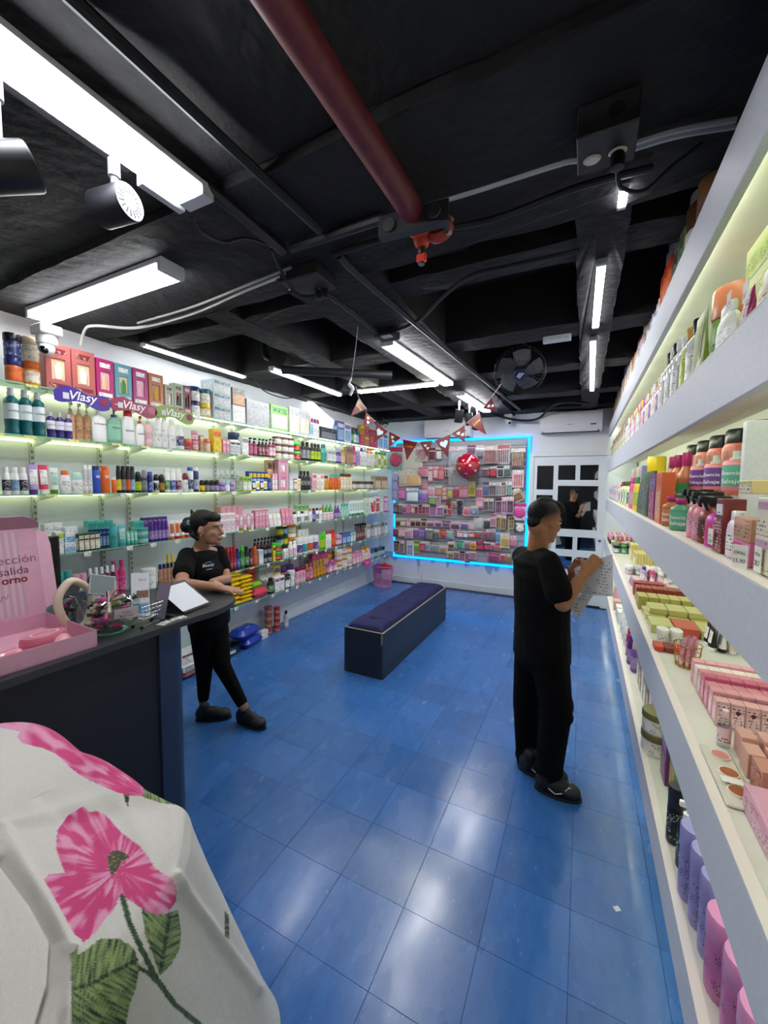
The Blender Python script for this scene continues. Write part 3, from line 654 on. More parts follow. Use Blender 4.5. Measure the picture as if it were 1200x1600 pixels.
MB().lathe([(0, -.17), (.045, -.16), (.06, -.12), (.06, -.05), (0, -.05)], 18).xf(fq).build('motor_housing', FB, fan)
mt_ = fq @ Vector((0, 0, -.12)); MB().tube([mt_, mt_ + Vector((0, .03, .06)), Vector((mt_.x, mt_.y + .03, 2.9 - fc.z)), Vector((mt_.x, mt_.y + .03, 3.12 - fc.z))], .022, 10).build('mount_arm', FB, fan)
MB().tube(spline([mt_, mt_ + Vector((.08, -.02, .05)), mt_ + Vector((.09, 0, .14)), mt_ + Vector((.02, .03, .2))], 6), .007, 6).build('cord', MAT('#8f9196', .4), fan)
tag(fan, 'black fan with wire guard mounted under the ceiling in front of the mirror door', 'fan')
# second fan, only its guard showing beside the shelf corner
q2 = ony(597, 655, 5.9); f2 = empty('wall_fan', q2)
for rr in (.14, .09): MB().tube([(rr * math.cos(a), .0, rr * math.sin(a)) for a in [2 * PI * k / 32 for k in range(32)]], .005, 6, closed=True).build('guard_ring', FB, f2)
for k in range(4): MB().tube([(-.14 * math.cos(k * PI / 4), 0, -.14 * math.sin(k * PI / 4)), (.14 * math.cos(k * PI / 4), 0, .14 * math.sin(k * PI / 4))], .003, 5).build('guard_spoke', FB, f2)
MB().tube([(0, .02, 0), (0, .39, .02)], .02, 8).build('mount_arm', FB, f2); MB().lathe([(0, -.03), (.04, -.03), (.04, .03), (0, .03)], 14).xf(Matrix.Rotation(PI / 2, 4, 'X')).build('hub', FB, f2)
tag(f2, 'small dark wire fan on the back wall behind the bunting', 'fan')

# ================================================================== bunting and balloon
FLAGS = [((561, 622), (573, 639), (547.6, 651), 3.75, 0), ((572, 644), (587, 658.7), (567.7, 665), 4.15, 1), ((588.8, 660.5), (607, 674), (583, 692.6), 4.5, 2), ((608, 674), (626, 684), (607.6, 699), 4.85, 1), ((629, 686.6), (652.6, 691), (635.6, 719.6), 5.1, 0), ((656, 690.6), (675.6, 688.6), (667.6, 714), 5.15, 1), ((679, 688.6), (704, 679), (699.4, 714.6), 5.0, 2), ((705, 678), (726, 664), (726.4, 691), 4.6, 1), ((729, 661), (749, 644), (760, 679.4), 4.2, 0), ((754, 638), (768, 620.6), (777, 644), 3.8, 1)]
REDF = MAT('#6a0714', .28, coat=.2); GOLD = MAT('#d8a23c', .35, .5); HEARTW = MAT('#cfe6f2', .4)
def heart(cx, cy, s, n=20):
    out = []
    for k in range(n):
        t = 2 * PI * k / n; out.append((cx + s * .0625 * 16 * math.sin(t) ** 3, cy + s * .0625 * (13 * math.cos(t) - 5 * math.cos(2 * t) - 2 * math.cos(3 * t) - math.cos(4 * t))))
    return out
strp = []
for k, (a, b, c, y, kind) in enumerate(FLAGS):
    A, B, C = ony(*a, y), ony(*b, y), ony(*c, y); strp += [A, B]
    r = empty('bunting_flag', (A + B) / 2); u = (B - A).normalized(); n_ = Vector((0, -1, 0)); v = u.cross(n_) * -1
    if v.z < 0: v = -v
    O = (A + B) / 2; M_ = lambda p, off: u * p[0] + v * p[1] + n_ * off
    w2 = (B - A).length / 2; cx, cy = (C - O).dot(u), (C - O).dot(v); pl = [(-w2, 0), (w2, 0), (cx, cy)]
    mb = MB(); mb.loft([[M_(p, -.0015) for p in pl], [M_(p, .0015) for p in pl]]); mb.build('pennant', REDF, r)
    gx, gy = cx / 3, cy / 3
    if kind == 2:
        MB().loft([[M_(p, .0016) for p in heart(gx, gy * .95, w2 * .5)], [M_(p, .0022) for p in heart(gx, gy * .95, w2 * .5)]]).build('heart_print', HEARTW, r)
    elif kind == 1:
        for q, (dx, dy) in enumerate(((-.16, .18), (.2, -.3))): MB().loft([[M_(p, o_) for p in heart(gx + dx * w2, gy + dy * w2 * .9, w2 * .24)] for o_ in (.0016, .0022)]).build('heart_print', HEARTW, r)
    else:
        Mt = Matrix(((u.x, v.x, n_.x, 0), (u.y, v.y, n_.y, 0), (u.z, v.z, n_.z, 0), (0, 0, 0, 1))) @ Matrix.Translation((gx, gy * .8, .0024))
        letter('Love', w2 * 1.05, GOLD, r, Mt, .3, .01)
    tag(r, f'shiny red bunting pennant with {("gold script", "two small pale hearts", "one big pale heart")[kind]}, {ORD[k]} from left', 'pennant', 'red bunting pennants')
strp = [ony(556, 604, 3.6)] + strp + [ony(783, 600, 3.7)]
cable('bunting_string', strp, .0025, '#c9a9a9', 'thin string carrying the red bunting pennants', 'string', n=5, m=3)
bc = ony(731, 727, 5.98); bl = empty('balloon', bc); R_ = .185
MB().lathe([(0, -R_ * 1.12)] + [(R_ * math.cos(a) * (1 if a > 0 else 1 - .06 * math.sin(-a)), R_ * math.sin(a) * (1 if a > 0 else 1.1)) for a in [PI * (k / 16 - .5) for k in range(1, 16)]] + [(0, R_)], 28).build('balloon_skin', MAT('#b5122a', .18, coat=.8), bl)
MB().lathe([(.004, -R_ * 1.1), (.02, -R_ * 1.2), (0, -R_ * 1.2)], 10).build('knot', MAT('#8a3a20', .4), bl)
for k in range(22):
    th = 2.399 * k; ph = math.asin(-.85 + 1.75 * k / 22); dv = Vector((math.cos(ph) * math.cos(th), math.cos(ph) * math.sin(th), math.sin(ph)))
    q = dv.to_track_quat('Z', 'Y').to_matrix().to_4x4(); q = Matrix.Translation(dv * (R_ * 1.008)) @ q
    MB().prism(heart(0, 0, .02, 12), -.002, .0015).xf(q).build('heart_print', MAT('#f3d9de', .4), bl)
tag(bl, 'round red balloon printed with small white hearts in front of the slatwall', 'balloon')
q = ony(734, 727, 6.0)
tag(MB().ball((0, 0, 0), .0, 4, 3).build('x', WHITE) if False else bl, None)
cl = MB().lathe([(0, -.25)] + [(.25 * math.cos(a), .25 * math.sin(a)) for a in [PI * (k / 14 - .5) for k in range(1, 14)]] + [(0, .25)], 28); o = cl.build('balloon', CLEAR('#fbfcfd', .08)); o.location = (q.x, q.y - .05, q.z)
tag(o, 'large clear outer balloon around the red heart balloon', 'balloon')
# basket bag by the corner
pb = ony(598, 917, 5.85); bag = empty('basket_bag', (pb.x, 5.85, 0)); PK = MAT('#d98ab8', .4)
for k in range(26):
    a = 2 * PI * k / 26; c_, s_ = math.cos(a), math.sin(a)
    MB().tube([(.135 * c_, .075 * s_, .0), (.185 * c_, .10 * s_, .34)], .006, 5).build('slat', PK, bag)
for zz in (.006, .05, .12, .2, .28, .34):
    q = .135 + .05 * zz / .34; MB().tube([(q * math.cos(a), (.075 + .025 * zz / .34) * math.sin(a), zz) for a in [2 * PI * k / 28 for k in range(28)]], .007 if zz in (.006, .34) else .004, 5, closed=True).build('rim', PK, bag)
MB().lathe([(0, 0), (.13, 0), (.13, .006), (0, .006)], 24, sy=.56).build('base', PK, bag)
MB().lathe([(0, .30), (.9, .30), (1., .33), (.96, .36), (0, .40)], 20, (.05, 0), .115, .07).build('contents', MAT('#c8202c', .5), bag)
MB().ball((-.07, -.01, .3), (.07, .06, .09), 14, 8).build('contents', MAT('#7a3cb0', .5), bag)
MB().tube(spline([(-.09, -.04, .33), (-.08, -.04, .43), (0, -.03, .465), (.08, -.04, .43), (.09, -.04, .33)], 6), .006, 6).build('handle', PK, bag)
tag(bag, 'pink lattice plastic basket bag standing in the far corner', 'basket')
# ================================================================== people
def blob(prims, voxel=.008, smooth=6, name='body'):
    """one continuous surface grown from overlapping rounded cones and ellipsoids"""
    mb = MB()
    for p in prims:
        if p[0] == 'c':
            _, a, ra, b, rb = p; a, b = Vector(a), Vector(b)
            if (b - a).length > 1e-4: mb.tube([a, b], [ra, rb], 16)
            mb.ball(a, ra, 14, 10); mb.ball(b, rb, 14, 10)
        else:
            _, c, r, *m = p; s0 = len(mb.v); mb.ball((0, 0, 0), r, 20, 14)
            M = Matrix.Translation(Vector(c)) @ (m[0].to_4x4() if m else Matrix.Identity(4)); mb.xf(M, s0)
    me = mb.mesh(name, 0); o = D.objects.new('tmp', me); col.objects.link(o)
    md = o.modifiers.new('r', 'REMESH'); md.mode = 'VOXEL'; md.voxel_size = voxel
    if smooth: sm = o.modifiers.new('s', 'SMOOTH'); sm.factor = .5; sm.iterations = smooth
    out = D.meshes.new_from_object(o.evaluated_get(bpy.context.evaluated_depsgraph_get()))
    D.objects.remove(o); D.meshes.remove(me); out.shade_smooth(); out.materials.clear(); return out
def RZm(a): return Matrix.Rotation(a, 3, 'Z')
def head_prims(M, k=1., jaw=.04):
    """head in its own frame (x = face, z = up), M places it"""
    R3 = M.to_3x3()
    T = lambda x, y, z: M @ Vector((x, y, z))
    pr = [('e', T(-.012, 0, .025), (.094, .074, .095), R3), ('e', T(.03, 0, -.035), (.064, .058, .078), R3), ('e', T(.045, 0, -.075), (.046, .05, .04), R3), ('e', T(.08, 0, -.095), (.02, .024, .018), R3),
          ('c', T(.088, 0, .012), .009, T(.112, 0, -.026), .0125), ('e', T(.1, 0, -.032), (.014, .018, .009), R3), ('e', T(.094, 0, -.058), (.011, .024, .007), R3), ('e', T(.092, 0, -.07), (.011, .021, .008), R3),
          ('e', T(.075, 0, .028), (.018, .05, .012), R3), ('e', T(.06, .035, -.025), (.028, .022, .026), R3), ('e', T(.06, -.035, -.025), (.028, .022, .026), R3)]
    for s in (-1, 1):
        pr += [('e', T(-.008, s * .074, -.008), (.019, .009, .032), R3 @ Matrix.Rotation(s * .35, 3, 'Z')), ('e', T(.0, s * .07, -.03), (.01, .01, .013), R3)]
    return pr
def face_bits(root, M, lipc='#8a4a44', hair='#17120f'):
    R3 = M.to_3x3().to_4x4()
    def E(nm, p, r, c, rg=.4): 
        mb = MB(); mb.ball((0, 0, 0), r, 12, 8); mb.xf(M @ Matrix.Translation(p)); mb.build(nm, MAT(c, rg), root)
    for s in (-1, 1):
        E('eye', (.0815, s * .030, .008), (.010, .0125, .0085), '#e9e4de', .2); E('iris', (.0895, s * .031, .007), (.0035, .0055, .006), '#2a1a12', .15)
        E('eyebrow', (.09, s * .031, .027), (.006, .019, .0035), hair, .8); E('eyelid', (.084, s * .030, .015), (.009, .0145, .0045), '#6d4436', .6)
    E('lips', (.1012, 0, -.064), (.006, .019, .0065), lipc, .45)
def finger(base, d, L, r, curl, side, n=3):
    """chain of three bent joints"""
    pr = []; p = Vector(base); v = Vector(d).normalized(); ax = Vector(side).normalized(); seg = (L * .45, L * .32, L * .23)
    for k in range(n):
        q = p + v * seg[k]; pr.append(('c', p, r * (1 - .1 * k), q, r * (1 - .1 * (k + 1)))); p = q; v = Matrix.Rotation(curl, 3, ax) @ v
    return pr
def hand(wrist, d, palm_n, side, curl=.35, thumb=1, s=1.):
    """wrist point, pointing direction, palm normal, direction across the knuckles towards the index finger"""
    w_ = Vector(wrist); d = Vector(d).normalized(); n_ = Vector(palm_n).normalized(); sd = Vector(side).normalized()
    pr = [('c', w_, .026 * s, w_ + d * .03 * s, .024 * s)]
    for k, o in enumerate((-.027, -.009, .009, .027)): pr.append(('c', w_ + d * .015 * s + sd * o * .55 * s, .016 * s, w_ + d * .085 * s + sd * o * s, .0115 * s))
    for o, L in ((.029, .07), (.0095, .078), (-.0095, .073), (-.029, .058)):
        pr += finger(w_ + d * .088 * s + sd * o * s, d * 1 + sd * o * 1.2, L * s, .0085 * s, curl, d.cross(n_))
    pr += finger(w_ + d * .03 * s + sd * .026 * s, d * .75 + sd * .75 + n_ * .25, .066 * s, .0098 * s, curl * .5 * thumb, d.cross(n_))
    return pr

def torso(levels, R3, rz=.045, step=.018):
    """stack of flattened ellipsoids following (centre, depth radius, width radius)"""
    out = []
    for (a, x0, y0), (b, x1, y1) in zip(levels, levels[1:]):
        n = max(1, int((b - a).length / step))
        for k in range(n + 1):
            t = k / n; t2 = t * t * (3 - 2 * t); out.append(('e', a.lerp(b, t), (x0 + (x1 - x0) * t2, y0 + (y1 - y0) * t2, rz), R3))
    return out
SKIN_W = MAT('#b3836a', .5, noise=(25., .08)); SKIN_M = MAT('#a9744f', .5, noise=(25., .08)); BLK = MAT('#08080a', .9, noise=(12., .3), bump=(9., .6), spec=.2); BLKP = MAT('#060607', .9, noise=(10., .3), bump=(7., .5), spec=.15); HAIR = MAT('#070606', .55, bump=(90., .35), spec=.3)
def shoe(root, heel, toe, wd, c='#121215', sole='#0c0c0d', h=.085, nm='shoe', trim=None):
    a, b = Vector(heel), Vector(toe); d = (b - a); L = d.length; d.normalize(); a.z = b.z = 0; sd = Vector((-d.y, d.x, 0))
    M = Matrix(((d.x, sd.x, 0, a.x), (d.y, sd.y, 0, a.y), (0, 0, 1, 0), (0, 0, 0, 1)))
    T = lambda x, y, z: M @ Vector((x * L, y, z)); R3 = M.to_3x3()
    me = blob([('e', T(.16, 0, .055), (L * .17, wd * .46, .05), R3), ('e', T(.45, 0, .05), (L * .34, wd * .46, .045), R3), ('e', T(.76, 0, .042), (L * .24, wd * .52, .032), R3), ('c', T(.2, 0, .05), wd * .4, T(.24, 0, h + .012), wd * .42)], .006, 5)
    s_ = ob(nm, me, MAT(c, .6, noise=(60., .3)), root)
    n = 20; out = []
    for k in range(n):
        t = 2 * PI * k / n; x = .5 + .52 * math.cos(t); y = wd * (.46 + .07 * math.cos(t)) * math.sin(t); out.append((x, y))
    MB().loft([[T(x, y, z) for x, y in out] for z in (0.0005, .02)]).build('sole', MAT(sole, .6), s_)
    for k in range(4):
        x = .42 + .07 * k; MB().tube([T(x, -wd * .22, .088 - .02 * k), T(x + .02, 0, .096 - .02 * k), T(x, wd * .22, .088 - .02 * k)], .004, 5).build('lace', MAT('#1d1d20', .7), s_)
    if trim:
        MB().tube([T(.66, -wd * .36, .058), T(.74, -wd * .2, .07), T(.9, -wd * .2, .055), T(.97, 0, .048), T(.9, wd * .2, .055), T(.74, wd * .2, .07)], .005, 5).build('toe_trim', MAT(trim, .4), s_)
        MB().tube([T(.3, -wd * .47, .055), T(.45, -wd * .5, .035), T(.6, -wd * .5, .05)], .003, 5).build('side_trim', MAT(trim, .4), s_)
    return s_

# ---- woman leaning on the counter end
W = lambda px, py, y: ony(px, py, y)
wr = empty('person', (W(330, 1118, 1.95).x, 1.95, 0)); tagw = 'woman in black shirt and leggings leaning on the counter end'
def rel(prims, o):
    out = []
    for p in prims:
        if p[0] == 'c': out.append(('c', Vector(p[1]) - o, p[2], Vector(p[3]) - o, p[4]))
        else: out.append((p[0], Vector(p[1]) - o) + tuple(p[2:]))
    return out
Fw = math.atan2(.36, .93)
Hw = Matrix.Translation(W(324, 825, 1.92)) @ Matrix.Rotation(Fw, 4, 'Z') @ Matrix.Rotation(.06, 4, 'Y')
nshR, nshL = W(292, 868, 1.81), W(341, 863, 2.05); chest = (nshR + nshL) / 2; chest.z -= .12
pel = W(327, 968, 1.98); wst = W(327, 925, 1.965)
nb = W(312, 862, 1.93)
elR, wrR = onz(283, 912, 1.075), onz(337, 917, 1.062)
elL, wrL = W(353, 905, 2.02), onz(332, 910, 1.06)
kR, aR = W(319, 1045, 1.92), W(318, 1096, 1.95); kL, aL = W(347, 1040, 1.97), W(381, 1104, 1.985)
hipR, hipL = W(317, 985, 1.91), W(338, 985, 2.01)
Rw = RZm(Fw)
bodyp = head_prims(Hw) + [('c', Hw @ Vector((-.015, 0, -.06)), .05, nb, .056), ('c', nb, .06, chest, .09), ('c', nshR, .045, nshL, .045), ('c', chest, .1, wst, .1), ('c', wst, .1, pel, .11),
    ('c', nshR, .045, elR, .039), ('c', elR, .038, wrR, .026), ('c', nshL, .045, elL, .038), ('c', elL, .036, wrL, .026),
    ('c', hipR, .075, kR, .05), ('c', kR, .05, aR, .033), ('c', hipL, .075, kL, .05), ('c', kL, .05, aL, .033)]
bodyp += hand(wrR, (onz(366, 922, 1.045) - wrR), (0, 0, -1), (.25, .95, 0), .38)
bodyp += hand(wrL, (onz(345, 917, 1.05) - wrL), (0, 0, -1), (.3, -.9, 0), .3)
O = wr.location.copy()
ob('body', blob(rel(bodyp, O), .0055, 4), SKIN_W, wr)
shm = (nshR + nshL) / 2
tor = torso([(nb + Vector((0, 0, -.02)), .062, .07), (shm + Vector((0, 0, -.01)), .088, .15), (chest, .125, .172), (wst + Vector((.02, 0, .03)), .135, .16), (pel + Vector((0, 0, .04)), .14, .165), (pel + Vector((0, 0, -.02)), .14, .165)], Rw) + [('c', nb + Vector((0, 0, -.02)), .05, nshR, .052), ('c', nb + Vector((0, 0, -.02)), .05, nshL, .052), ('c', nshR, .056, nshR.lerp(elR, .62), .066), ('c', nshL, .054, nshL.lerp(elL, .5), .06), ('e', chest + Vector((.055, .01, .0)), (.085, .14, .075), Rw)]
sh_ = ob('shirt', blob(rel(tor, O), .008, 5), BLK, wr)
legs = [('e', pel + Vector((-.01, 0, -.03)), (.135, .15, .12), Rw), ('c', hipR, .088, kR, .06), ('c', kR, .058, aR.lerp(kR, .12), .04), ('c', hipL, .088, kL, .06), ('c', kL, .058, aL.lerp(kL, .1), .04)]
ob('leggings', blob(rel(legs, O), .008, 5), BLKP, wr)
hair = [('e', Hw @ Vector((-.03, 0, .04)), (.1, .083, .088), Hw.to_3x3()), ('e', Hw @ Vector((.015, 0, .075)), (.075, .07, .042), Hw.to_3x3()), ('e', Hw @ Vector((-.075, 0, -.02)), (.05, .068, .06), Hw.to_3x3()), ('e', Hw @ Vector((-.135, -.01, -.0)), (.05, .055, .045), Hw.to_3x3()), ('e', Hw @ Vector((-.15, .01, .03)), (.035, .04, .035), Hw.to_3x3()), ('c', Hw @ Vector((-.1, 0, .06)), .02, Hw @ Vector((-.12, 0, .115)), .008), ('c', Hw @ Vector((-.09, .01, .06)), .018, Hw @ Vector((-.075, 0, .12)), .006), ('c', Hw @ Vector((-.07, -.06, -.045)), .018, Hw @ Vector((-.03, -.062, -.075)), .012)]
ob('hair', blob(rel(hair, O), .006, 3), HAIR, wr)
Hl = Matrix.Translation(-O) @ Hw
face_bits(wr, Hl, '#9a4f4c')
hc = MB()
for k in range(5): a = 2 * PI * k / 5; hc.ball((.012 * math.cos(a), .006, .012 * math.sin(a)), (.009, .004, .009), 8, 6)
hc.xf(Hl @ Matrix.Translation((-.1, -.062, .035))).build('hair_clip', MAT('#6fb8d8', .4), wr)
MB().ball((0, 0, 0), .0045, 8, 6).xf(Hl @ Matrix.Translation((0, -.081, -.042))).build('earring', MAT('#e8e4dc', .2, .6), wr)
# shirt emblem: script word with a blue arc, printed on the chest side facing the camera
lp = W(325, 884, 1.70) - O
nrm = (EYE - W(325, 884, 1.7)).normalized(); nrm.z *= .2; nrm.normalize(); ux = Vector((0, 0, 1)).cross(nrm).normalized()
# push along the view line until just outside the shirt surface
from mathutils.bvhtree import BVHTree
bv = BVHTree.FromPolygons([v.co.copy() for v in sh_.data.vertices], [tuple(p.vertices) for p in sh_.data.polygons])
def stick(px, py, bvh, off=.002):
    dr = ray(px, py).normalized(); hit = bvh.ray_cast(EYE - O, dr); return (hit[0] - dr * off, hit[1]) if hit[0] else (None, None)
hp_, hn_ = stick(325, 884, bv)
if hp_ is not None:
    hn = Vector((hn_.x, hn_.y, hn_.z * .6)).normalized(); ux = Vector((0, 0, 1)).cross(hn).normalized(); uy = hn.cross(ux)
    Mt = Matrix(((ux.x, uy.x, hn.x, hp_.x), (ux.y, uy.y, hn.y, hp_.y), (ux.z, uy.z, hn.z, hp_.z), (0, 0, 0, 1))) @ Matrix.Translation((0, 0, .008))
    letter('Beauty', .085, MAT('#e6ebf2', .5), sh_, Mt, .35, 0., 'emblem_word')
    MB().tube([(-.02, .014, 0), (-.008, .024, 0), (.004, .018, 0), (.014, .027, 0), (.026, .016, 0)], .0022, 5).xf(Mt).build('emblem_arc', MAT('#6aa4d8', .5), sh_)
    MB().box(-.02, .02, -.028, -.025, -.0005, .0005).xf(Mt).build('emblem_line', MAT('#cfd6e0', .5), sh_)
for a_, b_ in (((306, 1122), (361, 1117)), ((371, 1122), (414, 1136))):
    pa, pb = onz(*a_, .02), onz(*b_, .02); shoe(wr, Vector((pa.x, pa.y, 0)) - Vector((O.x, O.y, 0)), Vector((pb.x, pb.y, 0)) - Vector((O.x, O.y, 0)), .09)
tag(wr, tagw, 'person')

# ---- man reading a list by the white shelves
mr = empty('person', (-.13, 2.4, 0)); O = mr.location.copy()
Fm = math.radians(50)
Hm = Matrix.Translation(W(851, 813, 2.40)) @ Matrix.Rotation(Fm, 4, 'Z') @ Matrix.Rotation(.28, 4, 'Y')
sR, sL = W(857, 878, 2.29), W(817, 870, 2.53); nbm = W(840, 862, 2.41); ch = W(845, 905, 2.41); ws = W(846, 965, 2.42); pv = W(846, 1008, 2.42)
eR, wR = W(879, 943, 2.22), W(911, 900, 2.30); eL, wL = W(880, 935, 2.60), W(893, 903, 2.53)
hR, hL = W(858, 1025, 2.35), W(832, 1022, 2.48); kR, kL = W(869, 1108, 2.31), W(823, 1104, 2.49); aR, aL = W(857, 1208, 2.33), W(824, 1188, 2.49)
Rm = RZm(Fm - .2)
bp = head_prims(Hm, jaw=.045) + [('c', Hm @ Vector((-.02, 0, -.05)), .051, nbm, .058), ('e', Hm @ Vector((-.045, 0, -.04)), (.045, .052, .055), Hm.to_3x3()), ('c', sR, .05, sL, .05), ('c', nbm, .06, ch, .09), ('c', ch, .09, ws, .09), ('c', ws, .09, pv, .09),
    ('c', sR, .05, eR, .043), ('c', eR, .042, wR, .028), ('c', sL, .05, eL, .042), ('c', eL, .041, wL, .028), ('c', hR, .08, kR, .055), ('c', kR, .055, aR, .038), ('c', hL, .08, kL, .055), ('c', kL, .055, aL, .038)]
tR = W(925, 882, 2.33); bp += hand(wR, tR - wR, (.25, .9, -.2), (-.72, -.36, .58), 1.1)
tL = W(902, 886, 2.50); bp += hand(wL, tL - wL, (.3, -.9, .1), (-.8, -.3, .45), .7)
mbody = ob('body', blob(rel(bp, O), .0055, 4), None, mr)
# clipped sides: stubble colour fading out of the skin round the ears
sk = SKIN_M.copy(); sk.name = 'skin_with_stubble'; nt = sk.node_tree; b = nt.nodes['Principled BSDF']; old = b.inputs['Base Color'].links[0].from_socket
mx = nt.nodes.new('ShaderNodeMix'); mx.data_type = 'RGBA'; mx.inputs[7].default_value = H('#221813'); va = nt.nodes.new('ShaderNodeVertexColor'); va.layer_name = 'stubble'
nt.links.new(old, mx.inputs[6]); nt.links.new(va.outputs['Color'], mx.inputs[0]); nt.links.new(mx.outputs[2], b.inputs['Base Color']); mbody.data.materials.append(sk)
ca = mbody.data.color_attributes.new('stubble', 'FLOAT_COLOR', 'POINT'); Hi = (Matrix.Translation(-O) @ Hm).inverted(); buf = []
for v in mbody.data.vertices:
    q = Hi @ v.co; t = 0.
    if q.length < .2: t = max(0, min(1, (q.z - (.002 - max(0, -q.x) * .7) ) / .06)) * max(0, min(1, (.062 - q.x) / .03)) * (0 if abs(q.y) > .083 else 1)
    buf += [t, t, t, 1]
ca.data.foreach_set('color', buf)
shm = (sR + sL) / 2
tm = torso([(nbm + Vector((0, 0, -.015)), .07, .075), (shm + Vector((0, 0, -.02)), .105, .165), (ch, .135, .19), (ch.lerp(ws, .5), .14, .185), (ws, .14, .178), (pv, .148, .18), (pv + Vector((0, 0, -.055)), .15, .182)], Rm) + [('c', nbm + Vector((0, 0, -.02)), .055, sR, .06), ('c', nbm + Vector((0, 0, -.02)), .055, sL, .06), ('c', sR, .062, sR.lerp(eR, .74), .072), ('c', sL, .066, sL.lerp(eL, .7), .074)]
ob('shirt', blob(rel(tm, O), .008, 4), BLK, mr)
tp = [('e', pv + Vector((0, 0, -.05)), (.135, .165, .12), Rm), ('c', hR, .105, kR, .084), ('c', kR, .082, aR, .07), ('c', hL, .105, kL, .082), ('c', kL, .08, aL, .066), ('e', aR + Vector((.0, 0, .03)), (.08, .078, .035)), ('e', aL + Vector((.0, 0, .03)), (.075, .075, .035)), ('e', kR + Vector((.0, 0, -.03)), (.09, .088, .05))]
pt = ob('trousers', blob(rel(tp, O), .008, 3), BLKP, mr)
kc = W(880, 1100, 2.30) - O; Mk = Matrix.Translation(kc) @ Matrix.Rotation(.35, 4, 'Z')
ob('cargo_pocket', blob([('e', Mk @ Vector((0, .02, -.02)), (.062, .045, .085), Mk.to_3x3())], .008, 2), BLKP, pt)
bt = W(832, 1024, 2.25) - O; MB().ball(bt + Vector((0, .06, 0)), (.009, .006, .009), 10, 6).build('rivet', MAT('#8a8a8e', .3, .8), pt)
hm = [('e', Hm @ Vector((-.014, 0, .034)), (.1, .056, .099), Hm.to_3x3()), ('e', Hm @ Vector((.045, 0, .098)), (.055, .046, .03), Hm.to_3x3()), ('e', Hm @ Vector((-.055, 0, .035)), (.062, .064, .07), Hm.to_3x3()), ('e', Hm @ Vector((-.075, 0, -.02)), (.03, .045, .045), Hm.to_3x3()), ('e', Hm @ Vector((.08, 0, .085)), (.025, .045, .02), Hm.to_3x3())]
ob('hair', blob(rel(hm, O), .006, 3), HAIR, mr)
face_bits(mr, Matrix.Translation(-O) @ Hm)
mk = Hm @ Vector((.05, 0, -.135)) - O; MB().ball(mk, (.03, .03, .022), 12, 8).build('face_mask', MAT('#e8eaee', .7), mr)
for a_, b_, nm in (((836, 1225), (908, 1247), 0), ((811, 1195), (845, 1207), 1)):
    pa, pb = onz(*a_, .02), onz(*b_, .02)
    if nm: pb = pa + (pb - pa).normalized() * .27
    shoe(mr, Vector((pa.x, pa.y, 0)) - O, Vector((pb.x, pb.y, 0)) - O, .105, '#101012', '#1d1d1f', .09, trim='#d8d8d4')
tag(mr, 'man in black shirt and cargo trousers writing on papers beside the white shelves', 'person')
def sheet(name, corners, label, lines=True):
    n = 10; A, B, C_, D_ = corners; V = []; mb = MB()
    for i in range(n + 1):
        for j in range(n + 1):
            u, v = i / n, j / n; p = (A * (1 - u) + B * u) * (1 - v) + (D_ * (1 - u) + C_ * u) * v
            V.append(p + Vector((0, 1, .2)) * (.012 * math.sin(u * PI) * (1 - v) - .02 * v * v * math.sin(u * 2.5)))
    nrm = (B - A).cross(D_ - A).normalized() * .0006
    for o_ in (nrm, -nrm):
        s0 = len(mb.v); mb.v += [tuple(p + o_ - A) for p in V]
        mb.f += [(s0 + i * (n + 1) + j, s0 + i * (n + 1) + j + 1, s0 + (i + 1) * (n + 1) + j + 1, s0 + (i + 1) * (n + 1) + j) for i in range(n) for j in range(n)]
    o = mb.build(name, PRINT('#e6e7ec', '#5a5e6a', 62., .6, .55) if lines else MAT('#e6e7ec', .6)); o.location = A; return tag(o, label, 'paper')
sheet('paper_sheet', [W(897, 888, 2.40), W(957, 866, 2.36), W(958, 930, 2.34), W(905, 926, 2.38)], 'white printed list held up by the man')
sheet('paper_sheet', [W(907, 927, 2.385), W(931, 924, 2.37), W(903, 965, 2.36), W(889, 947, 2.385)], 'second white printed sheet hanging from the man hands')
pa, pb = W(921, 874, 2.345), W(927, 892, 2.335); tag(MB().tube([pa, pb], .004, 8).build('pen', MAT('#15161a', .3)), 'black pen in the man right hand', 'pen')
# ================================================================== things on the counter
BP = MAT('#d9a6bc', .55, noise=(30., .04)); BPi = MAT('#e2a9bd', .6)
pb_ = empty('mailer_box', (-2.0105, .7087, TOPZ), -.05); bx, by, bh = .228, .215, .068
for q in ((bx - .003, bx, -by, by), (-bx, -bx + .003, -by, by), (-bx, bx, by - .003, by), (-bx, bx, -by, -by + .003)): MB().box(q[0], q[1], q[2], q[3], 0, bh).build('side_wall', BP, pb_)
MB().box(-bx, bx, -by, by, 0, .003).build('bottom', BPi, pb_)
lm_ = Matrix.Translation((-bx, 0, bh)) @ Matrix.Rotation(-.20, 4, 'Y')
def stripe_mat():
    m = D.materials.new('striped_print'); m.use_nodes = True; nt = m.node_tree; N = nt.nodes.new; b = nt.nodes['Principled BSDF']; b.inputs['Roughness'].default_value = .6
    tc = N('ShaderNodeTexCoord'); wv = N('ShaderNodeTexWave'); wv.bands_direction = 'Y'; wv.inputs['Scale'].default_value = 13; wv.inputs['Distortion'].default_value = 0
    mx = N('ShaderNodeMix'); mx.data_type = 'RGBA'; mx.inputs[6].default_value = H('#c9a3b6'); mx.inputs[7].default_value = H('#dcbccb')
    nt.links.new(tc.outputs['Object'], wv.inputs[0]); nt.links.new(wv.outputs['Fac'], mx.inputs[0]); nt.links.new(mx.outputs[2], b.inputs['Base Color']); return m
lid = MB().box(-.003, 0, -by, by, 0, .40).xf(lm_).build('lid', BP, pb_)
